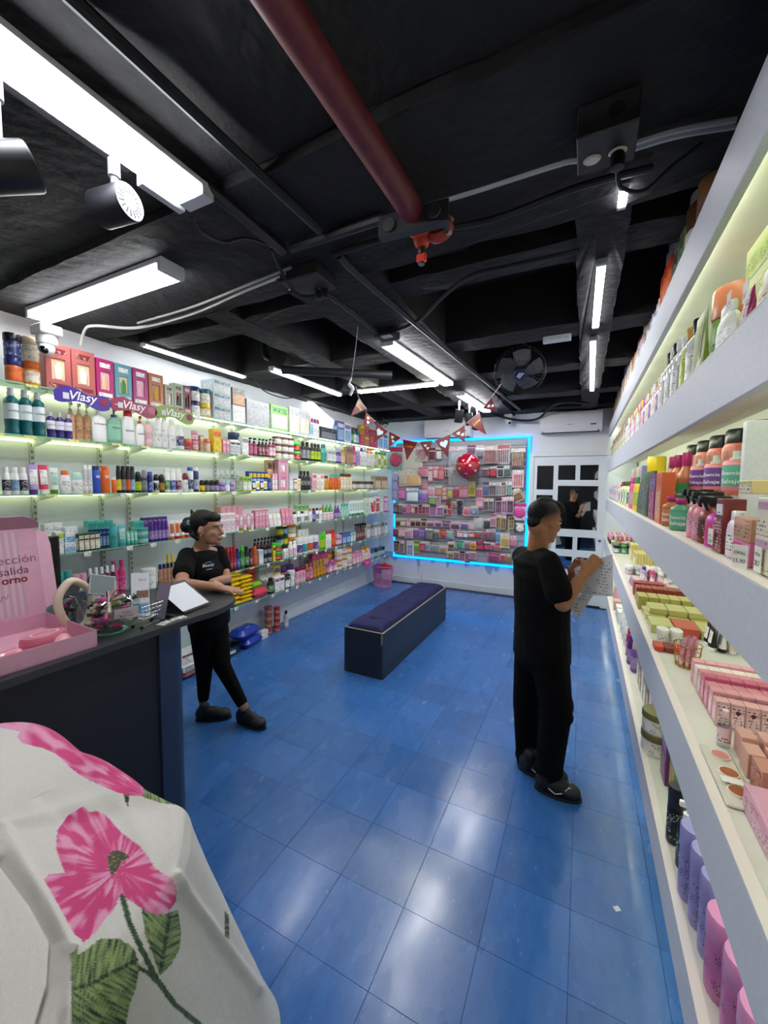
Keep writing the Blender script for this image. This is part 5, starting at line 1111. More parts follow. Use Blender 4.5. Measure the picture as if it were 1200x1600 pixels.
def parts(kind, w, d, h):
    """[(part name, mesh, colour slot)], the first is the thing itself; front faces +X, width along Y"""
    key = (kind, round(w, 3), round(d, 3), round(h, 3))
    if key in _PM: return _PM[key]
    w, d, h = key[1:]; X, Y = d / 2, w / 2; out = []
    L = lambda pr, n=14, sx=X, sy=Y: MB().lathe([(r, z * h) for r, z in pr], n, (0, 0), sx, sy)
    R = min(X, Y)
    if kind == 'bottle':
        out = [('b', L([(0, 0), (.94, 0), (1, .025), (1, .62), (.93, .69), (.5, .77), (.44, .8), (.44, .83), (0, .83)]), 0), ('cap', L([(.52, .81), (.54, .82), (.54, .98), (.48, 1), (0, 1)]), 1), ('label_band', L([(1.012, .12), (1.012, .56)]), 2)]
    elif kind == 'mouth':
        out = [('b', L([(0, 0), (.96, 0), (1, .03), (.98, .1), (.9, .16), (.98, .24), (1, .68), (.93, .76), (.5, .82), (.42, .85), (0, .85)], 16), 0), ('cap', L([(.46, .83), (.48, .84), (.46, 1), (0, 1)], 16), 1), ('label_band', L([(1.012, .33), (1.02, .48), (1.012, .66)], 16), 2)]
    elif kind == 'pump':
        out = [('b', L([(0, 0), (.94, 0), (1, .025), (1, .6), (.9, .67), (.42, .73), (.4, .77), (0, .77)]), 0), ('label_band', L([(1.012, .1), (1.012, .54)]), 2),
               ('pump_head', L([(.46, .74), (.46, .82), (.14, .83), (.14, .92)]).box(-R * .3, X * .9, -R * .25, R * .25, h * .91, h, R * .1), 1)]
    elif kind == 'flask':
        out = [('b', L([(0, 0), (.9, 0), (1, .03), (1.0, .55), (.92, .7), (.7, .79), (.6, .82), (0, .82)]), 0), ('cap', L([(.66, .8), (.68, .81), (.66, .98), (.58, 1), (0, 1)]), 1), ('label_band', L([(1.012, .14), (1.014, .54)]), 2)]
    elif kind == 'roll':
        out = [('b', L([(0, 0), (.9, 0), (1, .04), (1, .58), (.94, .66), (0, .66)]), 0), ('cap', L([(.95, .64), (.98, .68), (.95, .82), (.8, .95), (.4, 1), (0, 1)]), 1), ('label_band', L([(1.012, .1), (1.012, .52)]), 2)]
    elif kind == 'aero':
        out = [('b', L([(0, 0), (.98, 0), (1, .015), (1, .8), (.8, .86), (0, .86)]), 0), ('cap', L([(.82, .84), (.84, .86), (.82, .98), (.7, 1), (0, 1)]), 1), ('label_band', L([(1.01, .1), (1.01, .5)]), 2)]
    elif kind == 'jar':
        out = [('b', L([(0, 0), (.94, 0), (1, .05), (1, .68), (.92, .72), (0, .72)], 16), 0), ('lid', L([(1.0, .68), (1.05, .7), (1.05, .96), (1., 1), (0, 1)], 16), 1), ('label_band', L([(1.012, .12), (1.012, .6)], 16), 2)]
    elif kind == 'tube':
        n = 14; rg = []
        for t in range(6):
            q = t / 5; rg.append([(X * (1 - .93 * q ** 1.3) * math.cos(2 * PI * k / n), Y * (.92 + .1 * q) * math.sin(2 * PI * k / n), h * (.16 + .84 * q)) for k in range(n)])
        out = [('b', MB().loft(rg), 0), ('cap', L([(0, 0), (.86, 0), (.88, .01), (.88, .17), (0, .17)]), 1), ('label_print', MB().loft([[(X * (1 - .93 * q ** 1.3) * math.cos(a) + .0012, Y * (.92 + .1 * q) * math.sin(a), h * (.16 + .84 * q)) for a in (-.9, -.5, 0, .5, .9)] for q in (.2, .4, .6, .8)], close=False, caps=False), 2)]
    elif kind in ('box', 'pouch'):
        if kind == 'box': b = MB().box(-X, X, -Y, Y, 0, h, min(.0015, R * .1))
        else: b = MB().loft([[(x * (1 - .75 * q ** 2), y * (1 - .03 * q), h * q) for x, y in ((-X, -Y), (0, -Y), (X, -Y * .9), (X, Y * .9), (0, Y), (-X, Y))] for q in (0, .3, .6, .85, 1)])
        out = [('b', b, 0)]
        if kind == 'box':
            out += [('printed_face', MB().box(X - .0005, X + .0009, -Y * .86, Y * .86, h * .08, h * .62), 2), ('printed_band', MB().box(X - .0005, X + .0009, -Y * .86, Y * .86, h * .7, h * .9), 1), ('printed_side', MB().box(-X * .8, X * .8, -Y - .0009, -Y + .0005, h * .1, h * .75), 2)]
        else: out += [('printed_face', MB().loft([[(X * (1 - .75 * q ** 2) + .0012, y, h * q) for y in (-Y * .7, Y * .7)] for q in (.1, .3, .5, .7)], close=False, caps=False), 2)]
    elif kind == 'carton':
        fx = X - .012
        out = [('b', MB().box(-X, fx, -Y, Y, 0, h).box(fx, X, -Y, -Y * .55, 0, h).box(fx, X, Y * .55, Y, 0, h).box(fx, X, -Y * .55, Y * .55, 0, h * .22).box(fx, X, -Y * .55, Y * .55, h * .68, h), 0),
               ('window_back', MB().box(fx, fx + .001, -Y * .55, Y * .55, h * .22, h * .68), 2),
               ('bottle', MB().lathe([(0, h * .23), (Y * .26, h * .23), (Y * .3, h * .26), (Y * .3, h * .5), (Y * .14, h * .54), (Y * .14, h * .6), (0, h * .6)], 12, (fx + .006, 0), .4, 1), 1),
               ('printed_title', MB().box(X - .0005, X + .0008, -Y * .6, Y * .6, h * .78, h * .9), 3), ('printed_base', MB().box(X - .0005, X + .0008, -Y * .8, Y * .8, h * .04, h * .14), 3)]
    elif kind == 'spray':
        out = [('b', L([(0, 0), (.94, 0), (1, .02), (1, .63), (.9, .68), (0, .68)]), 0), ('sprayer', L([(.5, .66), (.5, .74), (.3, .76), (.28, .9), (0, .9)]), 1), ('overcap', L([(.98, .64), (.98, .99), (.9, 1), (0, 1)]), 3), ('label_band', L([(1.012, .1), (1.012, .58)]), 2)]
    elif kind == 'trig':
        out = [('b', L([(0, 0), (.94, 0), (1, .03), (1, .5), (.8, .62), (.36, .7), (.34, .75), (0, .75)]), 0), ('label_band', L([(1.012, .1), (1.012, .46)]), 2),
               ('trigger_head', L([(.4, .72), (.42, .8), (.3, .83)]).box(-X * .5, X * 1.5, -Y * .3, Y * .3, h * .86, h, Y * .1).loft([[(X * 1.0 + a, b, z) for a, b in ((0, -Y * .12), (X * .25, -Y * .12), (X * .25, Y * .12), (0, Y * .12))] for z, a in ((h * .88, 0),)] + [[(X * .8 + a, b, h * .7) for a, b in ((0, -Y * .12), (X * .2, -Y * .12), (X * .2, Y * .12), (0, Y * .12))]]), 1)]
    elif kind == 'pack':
        nx, ny = 6, 8; mb = MB(); o = 0
        for s in (1, -1):
            o = len(mb.v)
            for i in range(nx + 1):
                for j in range(ny + 1):
                    u, v = -1 + 2 * i / nx, -1 + 2 * j / ny; e = ((1 - u ** 4) * (1 - v ** 6)) ** .5
                    mb.v.append((u * X, v * Y, h / 2 + s * h / 2 * e))
            for i in range(nx):
                for j in range(ny): a = o + i * (ny + 1) + j; mb.f.append((a, a + 1, a + ny + 2, a + ny + 1))
        out = [('b', mb, 0), ('printed_face', MB().box(X * .86, X * .9, -Y * .5, Y * .5, h * .36, h * .62), 2), ('printed_top', MB().lathe([(0, h * 1.001), (.5, h * .985), (.55, h * .97)], 12, (0, 0), X, Y), 1)]
    elif kind == 'stick':
        out = [('b', L([(0, 0), (1, 0), (1, .5), (0, .5)], 8), 0), ('cap', L([(.9, .5), (.92, .98), (0, 1)], 8), 1)]
    elif kind == 'cone':
        out = [('b', L([(0, 0), (1, 0), (1, .45), (0, .45)], 10), 0), ('top_cone', L([(.85, .45), (.15, .97), (0, 1)], 10), 1), ('label_band', L([(1.012, .05), (1.012, .4)], 10), 2)]
    res = []
    for nm, mb, slot in out:
        me = mb.mesh(nm, 40); me.materials.append(None); res.append((nm, me, slot))
    _PM[key] = res; return res
COUNT = [0]
def product(kind, w, d, h, cols, loc, rz, label, group=None, text=None, name=None, cat=None, tilt=None):
    c = (list(cols) + ['w', 'w', 'cl'])[:3] if len(cols) < 3 else list(cols)
    while len(c) < 4: c.append('cl')
    nm, ct_ = NAMES[kind]
    root = None
    for k, (pn, me, slot) in enumerate(parts(kind, w, d, h)):
        slotc = c[slot]
        if pn.startswith(('label', 'printed')) and slotc != 'cl': mt = label_mat(slotc) if not text else MAT(PAL.get(slotc, slotc), .4)
        else: mt = body_mat(slotc, .34 if slot == 0 else .3)
        o = D.objects.new(name or nm if k == 0 else pn, me); col.objects.link(o)
        o.material_slots[0].link = 'OBJECT'; o.material_slots[0].material = mt
        if k == 0: root = o
        else: o.parent = root
    root.location = loc; root.rotation_euler.z = rz
    if tilt: root.rotation_euler = tilt
    if text:
        for (s, colr, zf, wf) in text:
            flat = kind in ('box', 'carton', 'pack', 'pouch')
            bd = None if flat else (w / 2, d / 2 * 1.02)
            m = Matrix.Translation((d / 2 * (1. if flat else 1.025) + .0016, 0, h * zf)) @ FRONT_X
            letter(s, w * min(wf, .84), MAT(PAL.get(colr, colr), .4), root, m, 0, .01, bend=bd)
    COUNT[0] += 1
    return tag(root, label, cat or ct_, group)
def colist(s): return [tuple(q.split('/')) for q in s.split(';')]
LEV2 = {1: ('',), 2: ('lower', 'upper'), 3: ('bottom', 'middle', 'top')}
def run(sh, px0, px1, top, n, kind, cols, desc, rows=1, stack=1, d=None, dx=0., text=None, gap=.05, base=0., jit=.12):
    """a row of like products on a shelf, between two photo columns; top = photo row of their tops"""
    left = isinstance(sh, int)
    if left:
        z = LZ[sh]; xf = XS - .015 - dx; loc_ = f'on {LNAME[sh]} glass shelf'
    else:
        z = RZ[sh][1] + .002; xf = XF + .035 + dx; loc_ = {'A': 'on topmost white shelf', 'B': 'on second white shelf', 'C': 'on third white shelf', 'D': 'on fourth white shelf', 'E': 'on lowest white shelf'}[sh]
    z += base
    ya, yb = ypx(px0, xf, z + .08), ypx(px1, xf, z + .08)
    zt = onx((px0 + px1) / 2, top, xf).z; h = max(.03, (zt - z) / stack - (.001 if stack > 1 else 0))
    RND = ('bottle', 'pump', 'spray', 'trig')
    if not left and kind in RND and not text: n = max(n, round(abs(yb - ya) / .08))
    pitch = abs(yb - ya) / n; wd = pitch * (1 - gap)
    if not left and kind in RND: wd = min(wd, .075)
    if d is None: d = min(wd, .1) if kind in ('bottle', 'pump', 'jar', 'aero', 'spray', 'stick', 'cone', 'trig') else (min(wd * .55, .07) if kind in ('flask', 'roll', 'tube', 'mouth') else min(.1, max(.05, wd * .6)))
    if kind in ('bottle', 'pump', 'jar', 'aero', 'spray', 'trig', 'cone', 'stick'): wd = min(wd, .14)
    cl_ = colist(cols)
    for r in range(rows):
        for i in range(n):
            y = ya + (yb - ya) * (i + .5) / n
            for s in range(stack):
                x = (xf - d / 2 - r * (d + .004)) if left else (xf + d / 2 + r * (d + .004))
                jx = 0 if stack > 1 else random.uniform(-1, 1) * jit * .02
                x = (min if left else max)(x, x + jx)
                lb = desc + (f', {ORD[i]} from left' if n > 1 else '') + (f' in {("front", "second", "third")[r]} row' if rows > 1 else '') + (f', {LEV2[stack][s] if stack in LEV2 else ORD[s] + " up"} of stack,' if stack > 1 else '') + ' ' + loc_
                g = f'{desc} row {loc_}' if n * rows * stack > 1 else None
                product(kind, round(wd, 3), round(d, 3), round(h, 3), cl_[(i + s * 3 + r) % len(cl_)], (x, y, z + s * (h + .0008)), 0 if left else (PI + .95 if text else PI), lb, g, text)

# ------------------------------------------------------------------ shelf wall, top glass shelf
run(0, 12, 40, 521, 1, 'jar', 'og/nv/og;nv/k/nv', 'orange tub under a navy tub', stack=2)
run(0, 41, 68, 527, 1, 'jar', 'ye/og/cr;cr/be/cr', 'amber tub under a cream lidded tub', stack=2)
run(0, 71, 150, 543, 2, 'carton', '#b5625e/cr/be/#7a2c34', 'dusty pink perfume gift box with bottle window', d=.07)
run(0, 151, 179, 562, 1, 'carton', '#b0246a/pe/lp/w', 'magenta gift box with a gold swan window', d=.07)
run(0, 180, 207, 570, 1, 'carton', '#5f9aa8/gn/be/w', 'teal and beige gift box with green window', d=.07)
run(0, 208, 232, 577, 1, 'carton', '#a4256f/pk/lp/w', 'magenta gift box with a pale pink window', d=.07)
run(0, 233, 256, 585, 1, 'carton', '#b56a36/ye/tn/w', 'copper orange gift box with amber window', d=.07)
run(0, 258, 272, 602, 1, 'carton', '#b5b09a/w/be/br', 'small stone coloured gift box with window', d=.06)
run(0, 272, 287, 600, 1, 'carton', '#8fae8a/k/hp/dr', 'sage green gift box with a dark bottle window', d=.06)
run(0, 287, 299, 603, 1, 'carton', '#5a2030/k/rd/pk', 'maroon gift box with a dark bottle window', d=.06)
run(0, 300, 317, 604, 1, 'jar', 'cr/nv/w', 'cream tub with navy lid', stack=2)
run(0, 318, 333, 608, 1, 'jar', 'ye/yl/cr;w/dt/cr', 'yellow tub under a white teal lidded tub', stack=2)
run(0, 333, 362, 595, 1, 'box', '#9fb6ba/dt/sv;#9fb6ba/dt/sv;#a7a6a2/pu/gy', 'wide silver and teal carton', stack=3, d=.16)
run(0, 363, 384, 607, 1, 'box', 'sv/w/w;#8a5a48/dt/tn', 'flat hair tool carton', stack=2, d=.12)
run(0, 385, 422, 627, 1, 'box', '#a9acb0/#a9acb0/#b4b6ba', 'large plain silver carton', d=.1)
run(0, 423, 451, 634, 1, 'box', '#8fc46a/gn/w', 'green carton printed with grass', d=.07)
run(0, 452, 484, 639, 2, 'box', '#c9cac8/sv/cr', 'pale carton with an oval window print', d=.06)
run(0, 485, 499, 652, 3, 'box', 'w/rd/lb;w/bl/w;w/rd/w', 'slim white pen shaped carton', d=.03)
run(0, 500, 527, 669, 1, 'box', '#2a2c30/k/gy', 'long black appliance carton', d=.1)
run(0, 527, 549, 660, 2, 'box', '#5b62b8/w/lb;w/#5b62b8/lb', 'blue and white patterned carton', d=.06)
run(0, 550, 562, 668, 3, 'bottle', 'dg/k/gn;gn/k/w;bl/nv/lb', 'small dark bottle beside the gold cartons')
run(0, 563, 577, 665, 2, 'box', 'rd/go/rd;go/yl/go', 'red and gold carton', stack=2, d=.06)
run(0, 578, 590, 672, 2, 'box', 'rd/dr/rd', 'plain red carton', d=.06)
run(0, 591, 606, 676, 2, 'box', 'w/nv/lb', 'blue and white checked carton', d=.06)
# swirl shaped shelf talkers on the top shelf edge
for pts, c, nm, txw in (((84, 174, 612, 620), '#43308f', 'purple', 'w'), ((173, 246, 632, 645), '#96204f', 'magenta', 'w'), ((243, 304, 643, 653), '#7f9a2c', 'green', 'w')):
    x0, x1, yl_, yr_ = pts; A, B = onx(x0, yl_, XS + .004), onx(x1, yr_, XS + .004); c0 = (A + B) / 2; L = (B - A).length / 2
    r = empty('shelf_talker', (XS + .004, c0.y, LZ[0] - .035)); hgt = L * .46
    up = [(-L + 2 * L * k / 16, hgt * (.75 + .25 * math.sin(k * .5)) * math.sin(PI * min(1, (k + .6) / 16.6)) ** .35 - .01 * k / 16) for k in range(17)]
    dn = [(-L + 2 * L * k / 16, -hgt * (.55 + .3 * math.sin(k * .42 + 2)) * math.sin(PI * min(1, (k + .6) / 16.6)) ** .35 - .01 * k / 16) for k in range(16, -1, -1)]
    MB().loft([[(o_, p[0], p[1]) for p in up + dn] for o_ in (0, .003)]).build('sign_board', MAT(c, .35), r)
    letter('Vlasy', L * .95, MAT('#f4f2ee', .4), r, Matrix.Translation((.0042, -.02 * L, .03 * L)) @ FRONT_X, .25, .01)
    MB().box(.003, .0036, -L * .72, -L * .52, -hgt * .2, hgt * .3).build('logo_patch', MAT('#cfcfd6', .4), r)
    MB().ball((.003, L * .7, -.0), (.002, L * .17, hgt * .36), 14, 8).build('fruit_print', MAT('#8a2a50' if nm != 'magenta' else '#c86a84', .5), r)
    tag(r, f'{nm} swirl shaped sign with white script under the top glass shelf', 'sign', 'swirl shelf signs')
# second glass shelf
run(1, 14, 76, 609, 3, 'mouth', '#155f66/sv/#dfe9ea', 'teal mouthwash bottle with clear cap', text=[('LISTERINE', '#15384a', .5, .86)], d=.1, gap=0)
run(1, 76, 116, 645, 3, 'mouth', '#33246e/sv/#e6e2ee', 'small violet mouthwash bottle with clear cap', text=[('LISTERINE', '#2a1d55', .5, .8)], d=.05, gap=.05)
run(1, 107, 146, 630, 3, 'pump', '#e9b98c/#f2e2d0/pe', 'peach body lotion pump bottle', dx=.09)
run(1, 147, 170, 634, 1, 'pump', 'w/w/w', 'white lotion pump bottle with blue print', d=.05, text=[('Lubriderm', 'nv', .5, .9)])
run(1, 171, 193, 638, 1, 'pump', '#7fb59a/nv/#8fc4aa', 'sage green lotion pump bottle with navy head', d=.05, text=[('Vasenol', 'nv', .45, .6)])
run(1, 194, 214, 640, 1, 'flask', 'w/rd/w', 'tall white bath bottle with red cap', d=.05, text=[('lactovit', 'nv', .4, .7)])
run(1, 215, 228, 650, 1, 'pump', 'w/rd/w', 'small white bath pump bottle with red head', d=.04, text=[('lactovit', 'nv', .4, .8)])
run(1, 229, 243, 649, 1, 'pump', '#e9bcc0/w/#eec9cc', 'pale pink lotion pump bottle')
run(1, 244, 264, 646, 2, 'flask', 'w/w/w', 'tall plain white shampoo bottle')
run(1, 265, 277, 656, 1, 'flask', 'w/w/w', 'white bottle with a rounded shoulder and brown print')
run(1, 278, 290, 664, 1, 'flask', 'w/w/nv', 'short white bottle with navy label')
run(1, 291, 303, 686, 1, 'jar', '#b8303c/og/#b8303c', 'wide red jar with orange lid')
run(1, 303, 312, 673, 1, 'jar', '#d4566a/pk/lp', 'rose pink canister', stack=2)
run(1, 313, 319, 680, 1, 'box', 'tn/be/tn', 'slim tan carton between pink canister and orange jar', d=.03)
run(1, 320, 332, 686, 1, 'jar', 'pe/og/be', 'peach jar with bright orange lid')
run(1, 333, 347, 671, 1, 'box', '#e3b41c/og/yl', 'yellow and orange hair treatment carton', d=.06)
run(1, 348, 359, 687, 2, 'box', '#d98890/lp/pk', 'rose carton with pale band', d=.05)
run(1, 360, 376, 689, 2, 'box', 'w/k/sv', 'white carton with black and silver panel', d=.05)
run(1, 364, 378, 676, 1, 'jar', 'w/nv/w', 'white tub with blue lid behind the cartons', dx=.1)
run(1, 378, 389, 683, 1, 'box', '#d8dcd6/gy/w', 'pale grey carton with silver panel', d=.05)
run(1, 390, 404, 684, 2, 'pump', '#8a3060/k/#c26a8a', 'berry hair oil bottle with black pump')
run(1, 405, 421, 686, 3, 'pump', '#351c18/k/#8a3050', 'dark brown bottle with black pump')
run(1, 422, 432, 686, 2, 'pump', '#9c3350/nv/lp', 'raspberry bottle with navy pump')
run(1, 433, 443, 682, 1, 'jar', 'w/br/cr', 'white jar with brown lid', stack=3)
run(1, 444, 462, 684, 2, 'jar', 'cr/br/w', 'cream jar with brown lid', stack=3)
run(1, 463, 473, 691, 1, 'jar', '#5c1a20/gg/rd', 'dark red jar with bright green lid', stack=2)
run(1, 474, 487, 690, 2, 'bottle', 'k/k/gy', 'tall black shampoo bottle')
run(1, 488, 503, 693, 3, 'bottle', '#23241f/k/lm', 'black bottle with lime label print')
run(1, 504, 512, 694, 1, 'flask', '#3fae9c/dt/tl', 'turquoise shampoo bottle')
run(1, 513, 527, 699, 3, 'bottle', 'cl/w/w', 'clear bottle with white cap')
run(1, 528, 541, 702, 2, 'flask', '#4a3a94/li/li;#b8a868/go/be', 'slim flat bottle beside the tan cartons')
run(1, 542, 552, 698, 2, 'box', '#9a7a62/br/tn', 'tan and brown carton', d=.05)
run(1, 553, 558, 697, 1, 'flask', 'hp/mg/pk', 'hot pink shampoo bottle')
run(1, 559, 575, 700, 3, 'flask', 'li/w/li;w/nv/w;w/li/w', 'pale shampoo bottle')
run(1, 576, 587, 701, 2, 'pump', 'cr/og/w', 'cream bottle with orange pump')
run(1, 588, 605, 706, 4, 'flask', 'lm/gn/w;w/gn/lm', 'lime and white bottle at the far corner')
# third glass shelf
run(2, 5, 46, 730, 3, 'flask', 'w/w/#23252e;w/w/#8fb2d6;w/w/#2a2433', 'white cream wash bottle with oval label', d=.04)
run(2, 46, 78, 726, 2, 'tube', 'li/pu/w;#d83a5e/w/w', 'squeeze tube with white shield label', d=.04)
run(2, 79, 94, 731, 1, 'tube', 'w/gn/mt', 'white tube with green top band', d=.04)
run(2, 95, 113, 735, 1, 'flask', 'w/og/w', 'white roll shaped bottle with orange cap', d=.04)
run(2, 114, 132, 738, 1, 'roll', 'w/mt/w', 'white deodorant with pale green top', d=.04)
run(2, 132, 146, 727, 2, 'aero', 'sv/w/w', 'silver white spray can')
run(2, 147, 160, 728, 1, 'aero', 'bl/nv/bl', 'blue spray can', text=[('90', 'w', .6, .5)])
run(2, 161, 175, 728, 1, 'aero', 'og/og/og', 'orange spray can', text=[('90', 'w', .6, .5)])
run(2, 176, 183, 746, 1, 'aero', 'og/w/og', 'short orange spray can')
run(2, 184, 213, 728, 4, 'aero', 'k/k/yl;k/k/gy;#3a2018/k/og;#1a3c48/k/lb', 'tall black deodorant can with coloured flash')
run(2, 214, 223, 737, 1, 'roll', 'k/k/lm', 'black deodorant stick with lime flash', d=.04)
run(2, 224, 232, 734, 1, 'roll', '#4d4f54/gy/gy', 'grey deodorant stick', d=.04)
run(2, 233, 241, 737, 1, 'aero', 'nv/bl/bl', 'short blue spray can')
run(2, 242, 259, 741, 2, 'roll', 'w/k/k;k/k/go', 'small deodorant stick with black cap', d=.035)
run(2, 259, 286, 732, 3, 'aero', 'w/w/gn;w/w/bl;w/w/ma', 'white deodorant can with coloured cross flash', text=None)
run(2, 287, 296, 739, 1, 'roll', 'w/ma/w', 'white deodorant stick with wine cap', d=.035)
run(2, 296, 313, 730, 2, 'aero', 'w/bl/nv;nv/w/sv', 'blue and white spray can')
run(2, 314, 344, 750, 4, 'roll', 'k/k/yl;#3a3a3e/k/gy;k/k/gy;#4a2a50/k/li', 'dark deodorant stick', d=.035)
run(2, 345, 368, 752, 3, 'roll', 'pu/li/li;w/lb/w', 'violet and white deodorant stick', d=.035)
run(2, 345, 378, 735, 4, 'bottle', 'cl/w/w', 'clear toner bottle behind the sticks', dx=.1)
run(2, 380, 394, 745, 2, 'box', 'lm/gn/w', 'lime green carton', d=.05)
run(2, 389, 419, 737, 5, 'box', '#27408f/yl/lb', 'blue sunscreen carton with yellow band', dx=.06, d=.05)
run(2, 395, 419, 752, 4, 'tube', 'nv/yl/w;w/bl/yl', 'sunscreen tube with yellow cap', d=.03)
run(2, 419, 425, 742, 1, 'flask', 'nv/yl/bl', 'navy sun lotion bottle with yellow cap')
run(2, 426, 434, 740, 2, 'box', 'pk/lp/w', 'pink carton with white panel', d=.05)
run(2, 418, 434, 719, 2, 'box', '#e0b89a/br/pe', 'peach tall carton behind the pink ones', dx=.07, d=.05)
run(2, 435, 451, 718, 1, 'carton', '#cf9fae/lp/w/hp', 'pink framed gift set box', stack=2, d=.06)
run(2, 452, 459, 741, 1, 'box', 'lb/lp/w', 'light blue carton with pink panel', d=.05)
run(2, 459, 470, 748, 2, 'box', '#8a4a24/w/cr;w/yl/be', 'amber and white carton', d=.05)
run(2, 471, 487, 736, 3, 'bottle', 'k/k/k', 'slim tall black bottle')
run(2, 488, 507, 740, 3, 'box', 'lp/mg/pk;be/w/cr;cr/pk/w', 'pale beauty carton', d=.05)
run(2, 508, 516, 743, 1, 'flask', '#d07a12/br/ye', 'amber shampoo bottle')
run(2, 516, 533, 741, 4, 'flask', '#b5571a/tl/og;og/tl/og', 'orange hair oil bottle with teal cap')
run(2, 534, 552, 740, 4, 'bottle', 'be/br/cr', 'beige bottle with brown cap')
run(2, 553, 585, 752, 6, 'jar', '#8a7f78/br/cr;#6a5e58/k/sv', 'grey brown tub with dark lid')
run(2, 586, 606, 744, 2, 'box', '#b09a7c/br/be', 'beige roof shaped display carton', d=.08)
# fourth glass shelf
run(3, 70, 99, 818, 2, 'box', '#e9ebe6/w/w', 'plain white carton behind the lime topped one', dx=.1, d=.05)
run(3, 87, 100, 831, 1, 'box', '#d9e2e4/lm/w', 'pale carton with lime green top', d=.05)
run(3, 102, 122, 823, 1, 'box', '#dfe8ee/w/lb', 'tall pale blue skin care carton', dx=.04, d=.05)
run(3, 101, 119, 848, 1, 'box', '#dde6ea/w/lb', 'small pale blue skin care carton', d=.035)
run(3, 123, 157, 833, 4, 'box', 'dg/cr/cr', 'dark green carton with cream top', d=.06)
run(3, 138, 178, 813, 3, 'box', '#57bfae/tl/mt', 'tall turquoise carton in the back', dx=.14, d=.06)
run(3, 144, 171, 827, 5, 'box', 'nv/bl/lb', 'slim navy carton', dx=.07, d=.05)
run(3, 174, 186, 818, 1, 'aero', '#3aa6a8/tl/tl', 'turquoise cylinder bottle')
run(3, 187, 199, 820, 1, 'tube', '#4fb0b4/tl/mt', 'turquoise squeeze tube', d=.04)
run(3, 199, 216, 830, 3, 'tube', '#4db2a4/tl/mt', 'short turquoise tube', d=.03)
run(3, 217, 236, 826, 1, 'jar', '#3fa9a2/tl/mt', 'turquoise jar', stack=2)
run(3, 210, 227, 814, 2, 'box', '#58c0b0/tl/mt', 'turquoise carton behind the jars', dx=.1, d=.05)
run(3, 236, 265, 814, 5, 'flask', '#54308f/pu/li', 'purple hair care bottle', d=.04)
run(3, 225, 262, 808, 5, 'box', '#4b2a80/pu/li', 'purple carton behind the bottles', dx=.1, d=.05)
run(3, 266, 306, 812, 5, 'tube', 'w/og/og;w/rd/og', 'white and orange sun cream tube', d=.035)
run(3, 345, 380, 791, 4, 'box', '#e0a2a2/pk/lp', 'dusty pink carton in the back', dx=.12, d=.06)
run(3, 345, 368, 802, 3, 'box', 'w/lp/lp', 'white and pink beauty carton', d=.05)
run(3, 369, 398, 803, 5, 'tube', 'lp/w/pk;pk/go/w', 'pale pink squeeze tube', d=.03)
run(3, 399, 420, 797, 4, 'box', '#dc8c9a/lp/pk', 'rose pink carton', d=.05)
run(3, 421, 440, 803, 3, 'pouch', 'w/w/w;cr/w/w', 'white printed pouch')
run(3, 441, 458, 794, 3, 'pouch', '#e48ea0/pk/pk', 'pink stand up bag')
run(3, 459, 483, 799, 4, 'flask', 'w/k/w;w/w/gy', 'white bottle with black print')
run(3, 463, 483, 788, 3, 'box', '#9ac48a/gn/w', 'green topped carton behind white bottles', dx=.1, d=.05)
run(3, 484, 505, 794, 4, 'flask', 'w/og/w;#4d3590/k/li;w/k/gy', 'small flat bottle by the cone packs')
run(3, 506, 523, 787, 3, 'cone', 'w/gn/lp', 'white pack with green cone top')
run(3, 525, 533, 789, 2, 'cone', 'pu/pu/li', 'purple cone topped pack')
run(3, 534, 546, 787, 3, 'flask', '#8fd0be/tl/mt', 'mint bottle')
run(3, 547, 570, 782, 6, 'tube', 'w/tl/mt;w/gn/mt', 'white and mint squeeze tube', d=.03)
run(3, 571, 586, 778, 2, 'pouch', '#cfe0c8/w/mt;w/rd/rd', 'pale printed bag')
run(3, 587, 606, 776, 3, 'box', 'w/rd/rd;mt/w/w;hp/w/lp', 'small carton at the far corner', d=.05)
# fifth glass shelf
run(4, 92, 116, 893, 2, 'jar', '#3fa89c/tl/tl', 'turquoise tub')
run(4, 117, 138, 897, 2, 'jar', '#e58e98/pk/pk', 'salmon pink cup')
run(4, 140, 184, 886, 5, 'bottle', '#4a1a26/w/w', 'dark serum bottle with white cap')
run(4, 176, 200, 876, 2, 'bottle', 'hp/hp/hp', 'hot pink topped bottle', dx=.08)
run(4, 228, 249, 889, 1, 'jar', 'w/w/w', 'large white tub with green and blue print')
run(4, 250, 280, 880, 5, 'flask', '#b78a70/nv/tn', 'tan lotion bottle with navy cap', d=.04)
run(4, 262, 276, 866, 2, 'bottle', 'yl/yl/cl', 'clear bottle with yellow tip', dx=.1)
run(4, 350, 371, 855, 4, 'flask', '#8e1a22/rd/#a52830', 'deep red shampoo bottle with red cap', d=.045)
run(4, 371, 377, 857, 1, 'flask', '#22347e/nv/bl', 'royal blue shampoo bottle', d=.045)
run(4, 377, 384, 853, 1, 'flask', '#2f6a34/gg/gn', 'green shampoo bottle with bright green cap', d=.045)
run(4, 384, 391, 854, 1, 'flask', '#18201a/k/gn', 'black shampoo bottle with green label', d=.045)
run(4, 391, 397, 857, 1, 'flask', '#5c1c28/k/ma', 'wine shampoo bottle with black cap', d=.045)
run(4, 397, 404, 854, 1, 'flask', '#b4501e/og/og', 'orange shampoo bottle', d=.045)
run(4, 405, 412, 859, 1, 'box', '#c9d6e2/lb/w', 'pale blue carton between bottles and jars', d=.05)
run(4, 412, 427, 853, 2, 'jar', 'k/k/gy', 'black jar with grey label', stack=2)
run(4, 427, 431, 853, 1, 'box', 'yl/k/yl', 'slim yellow and black carton', d=.05)
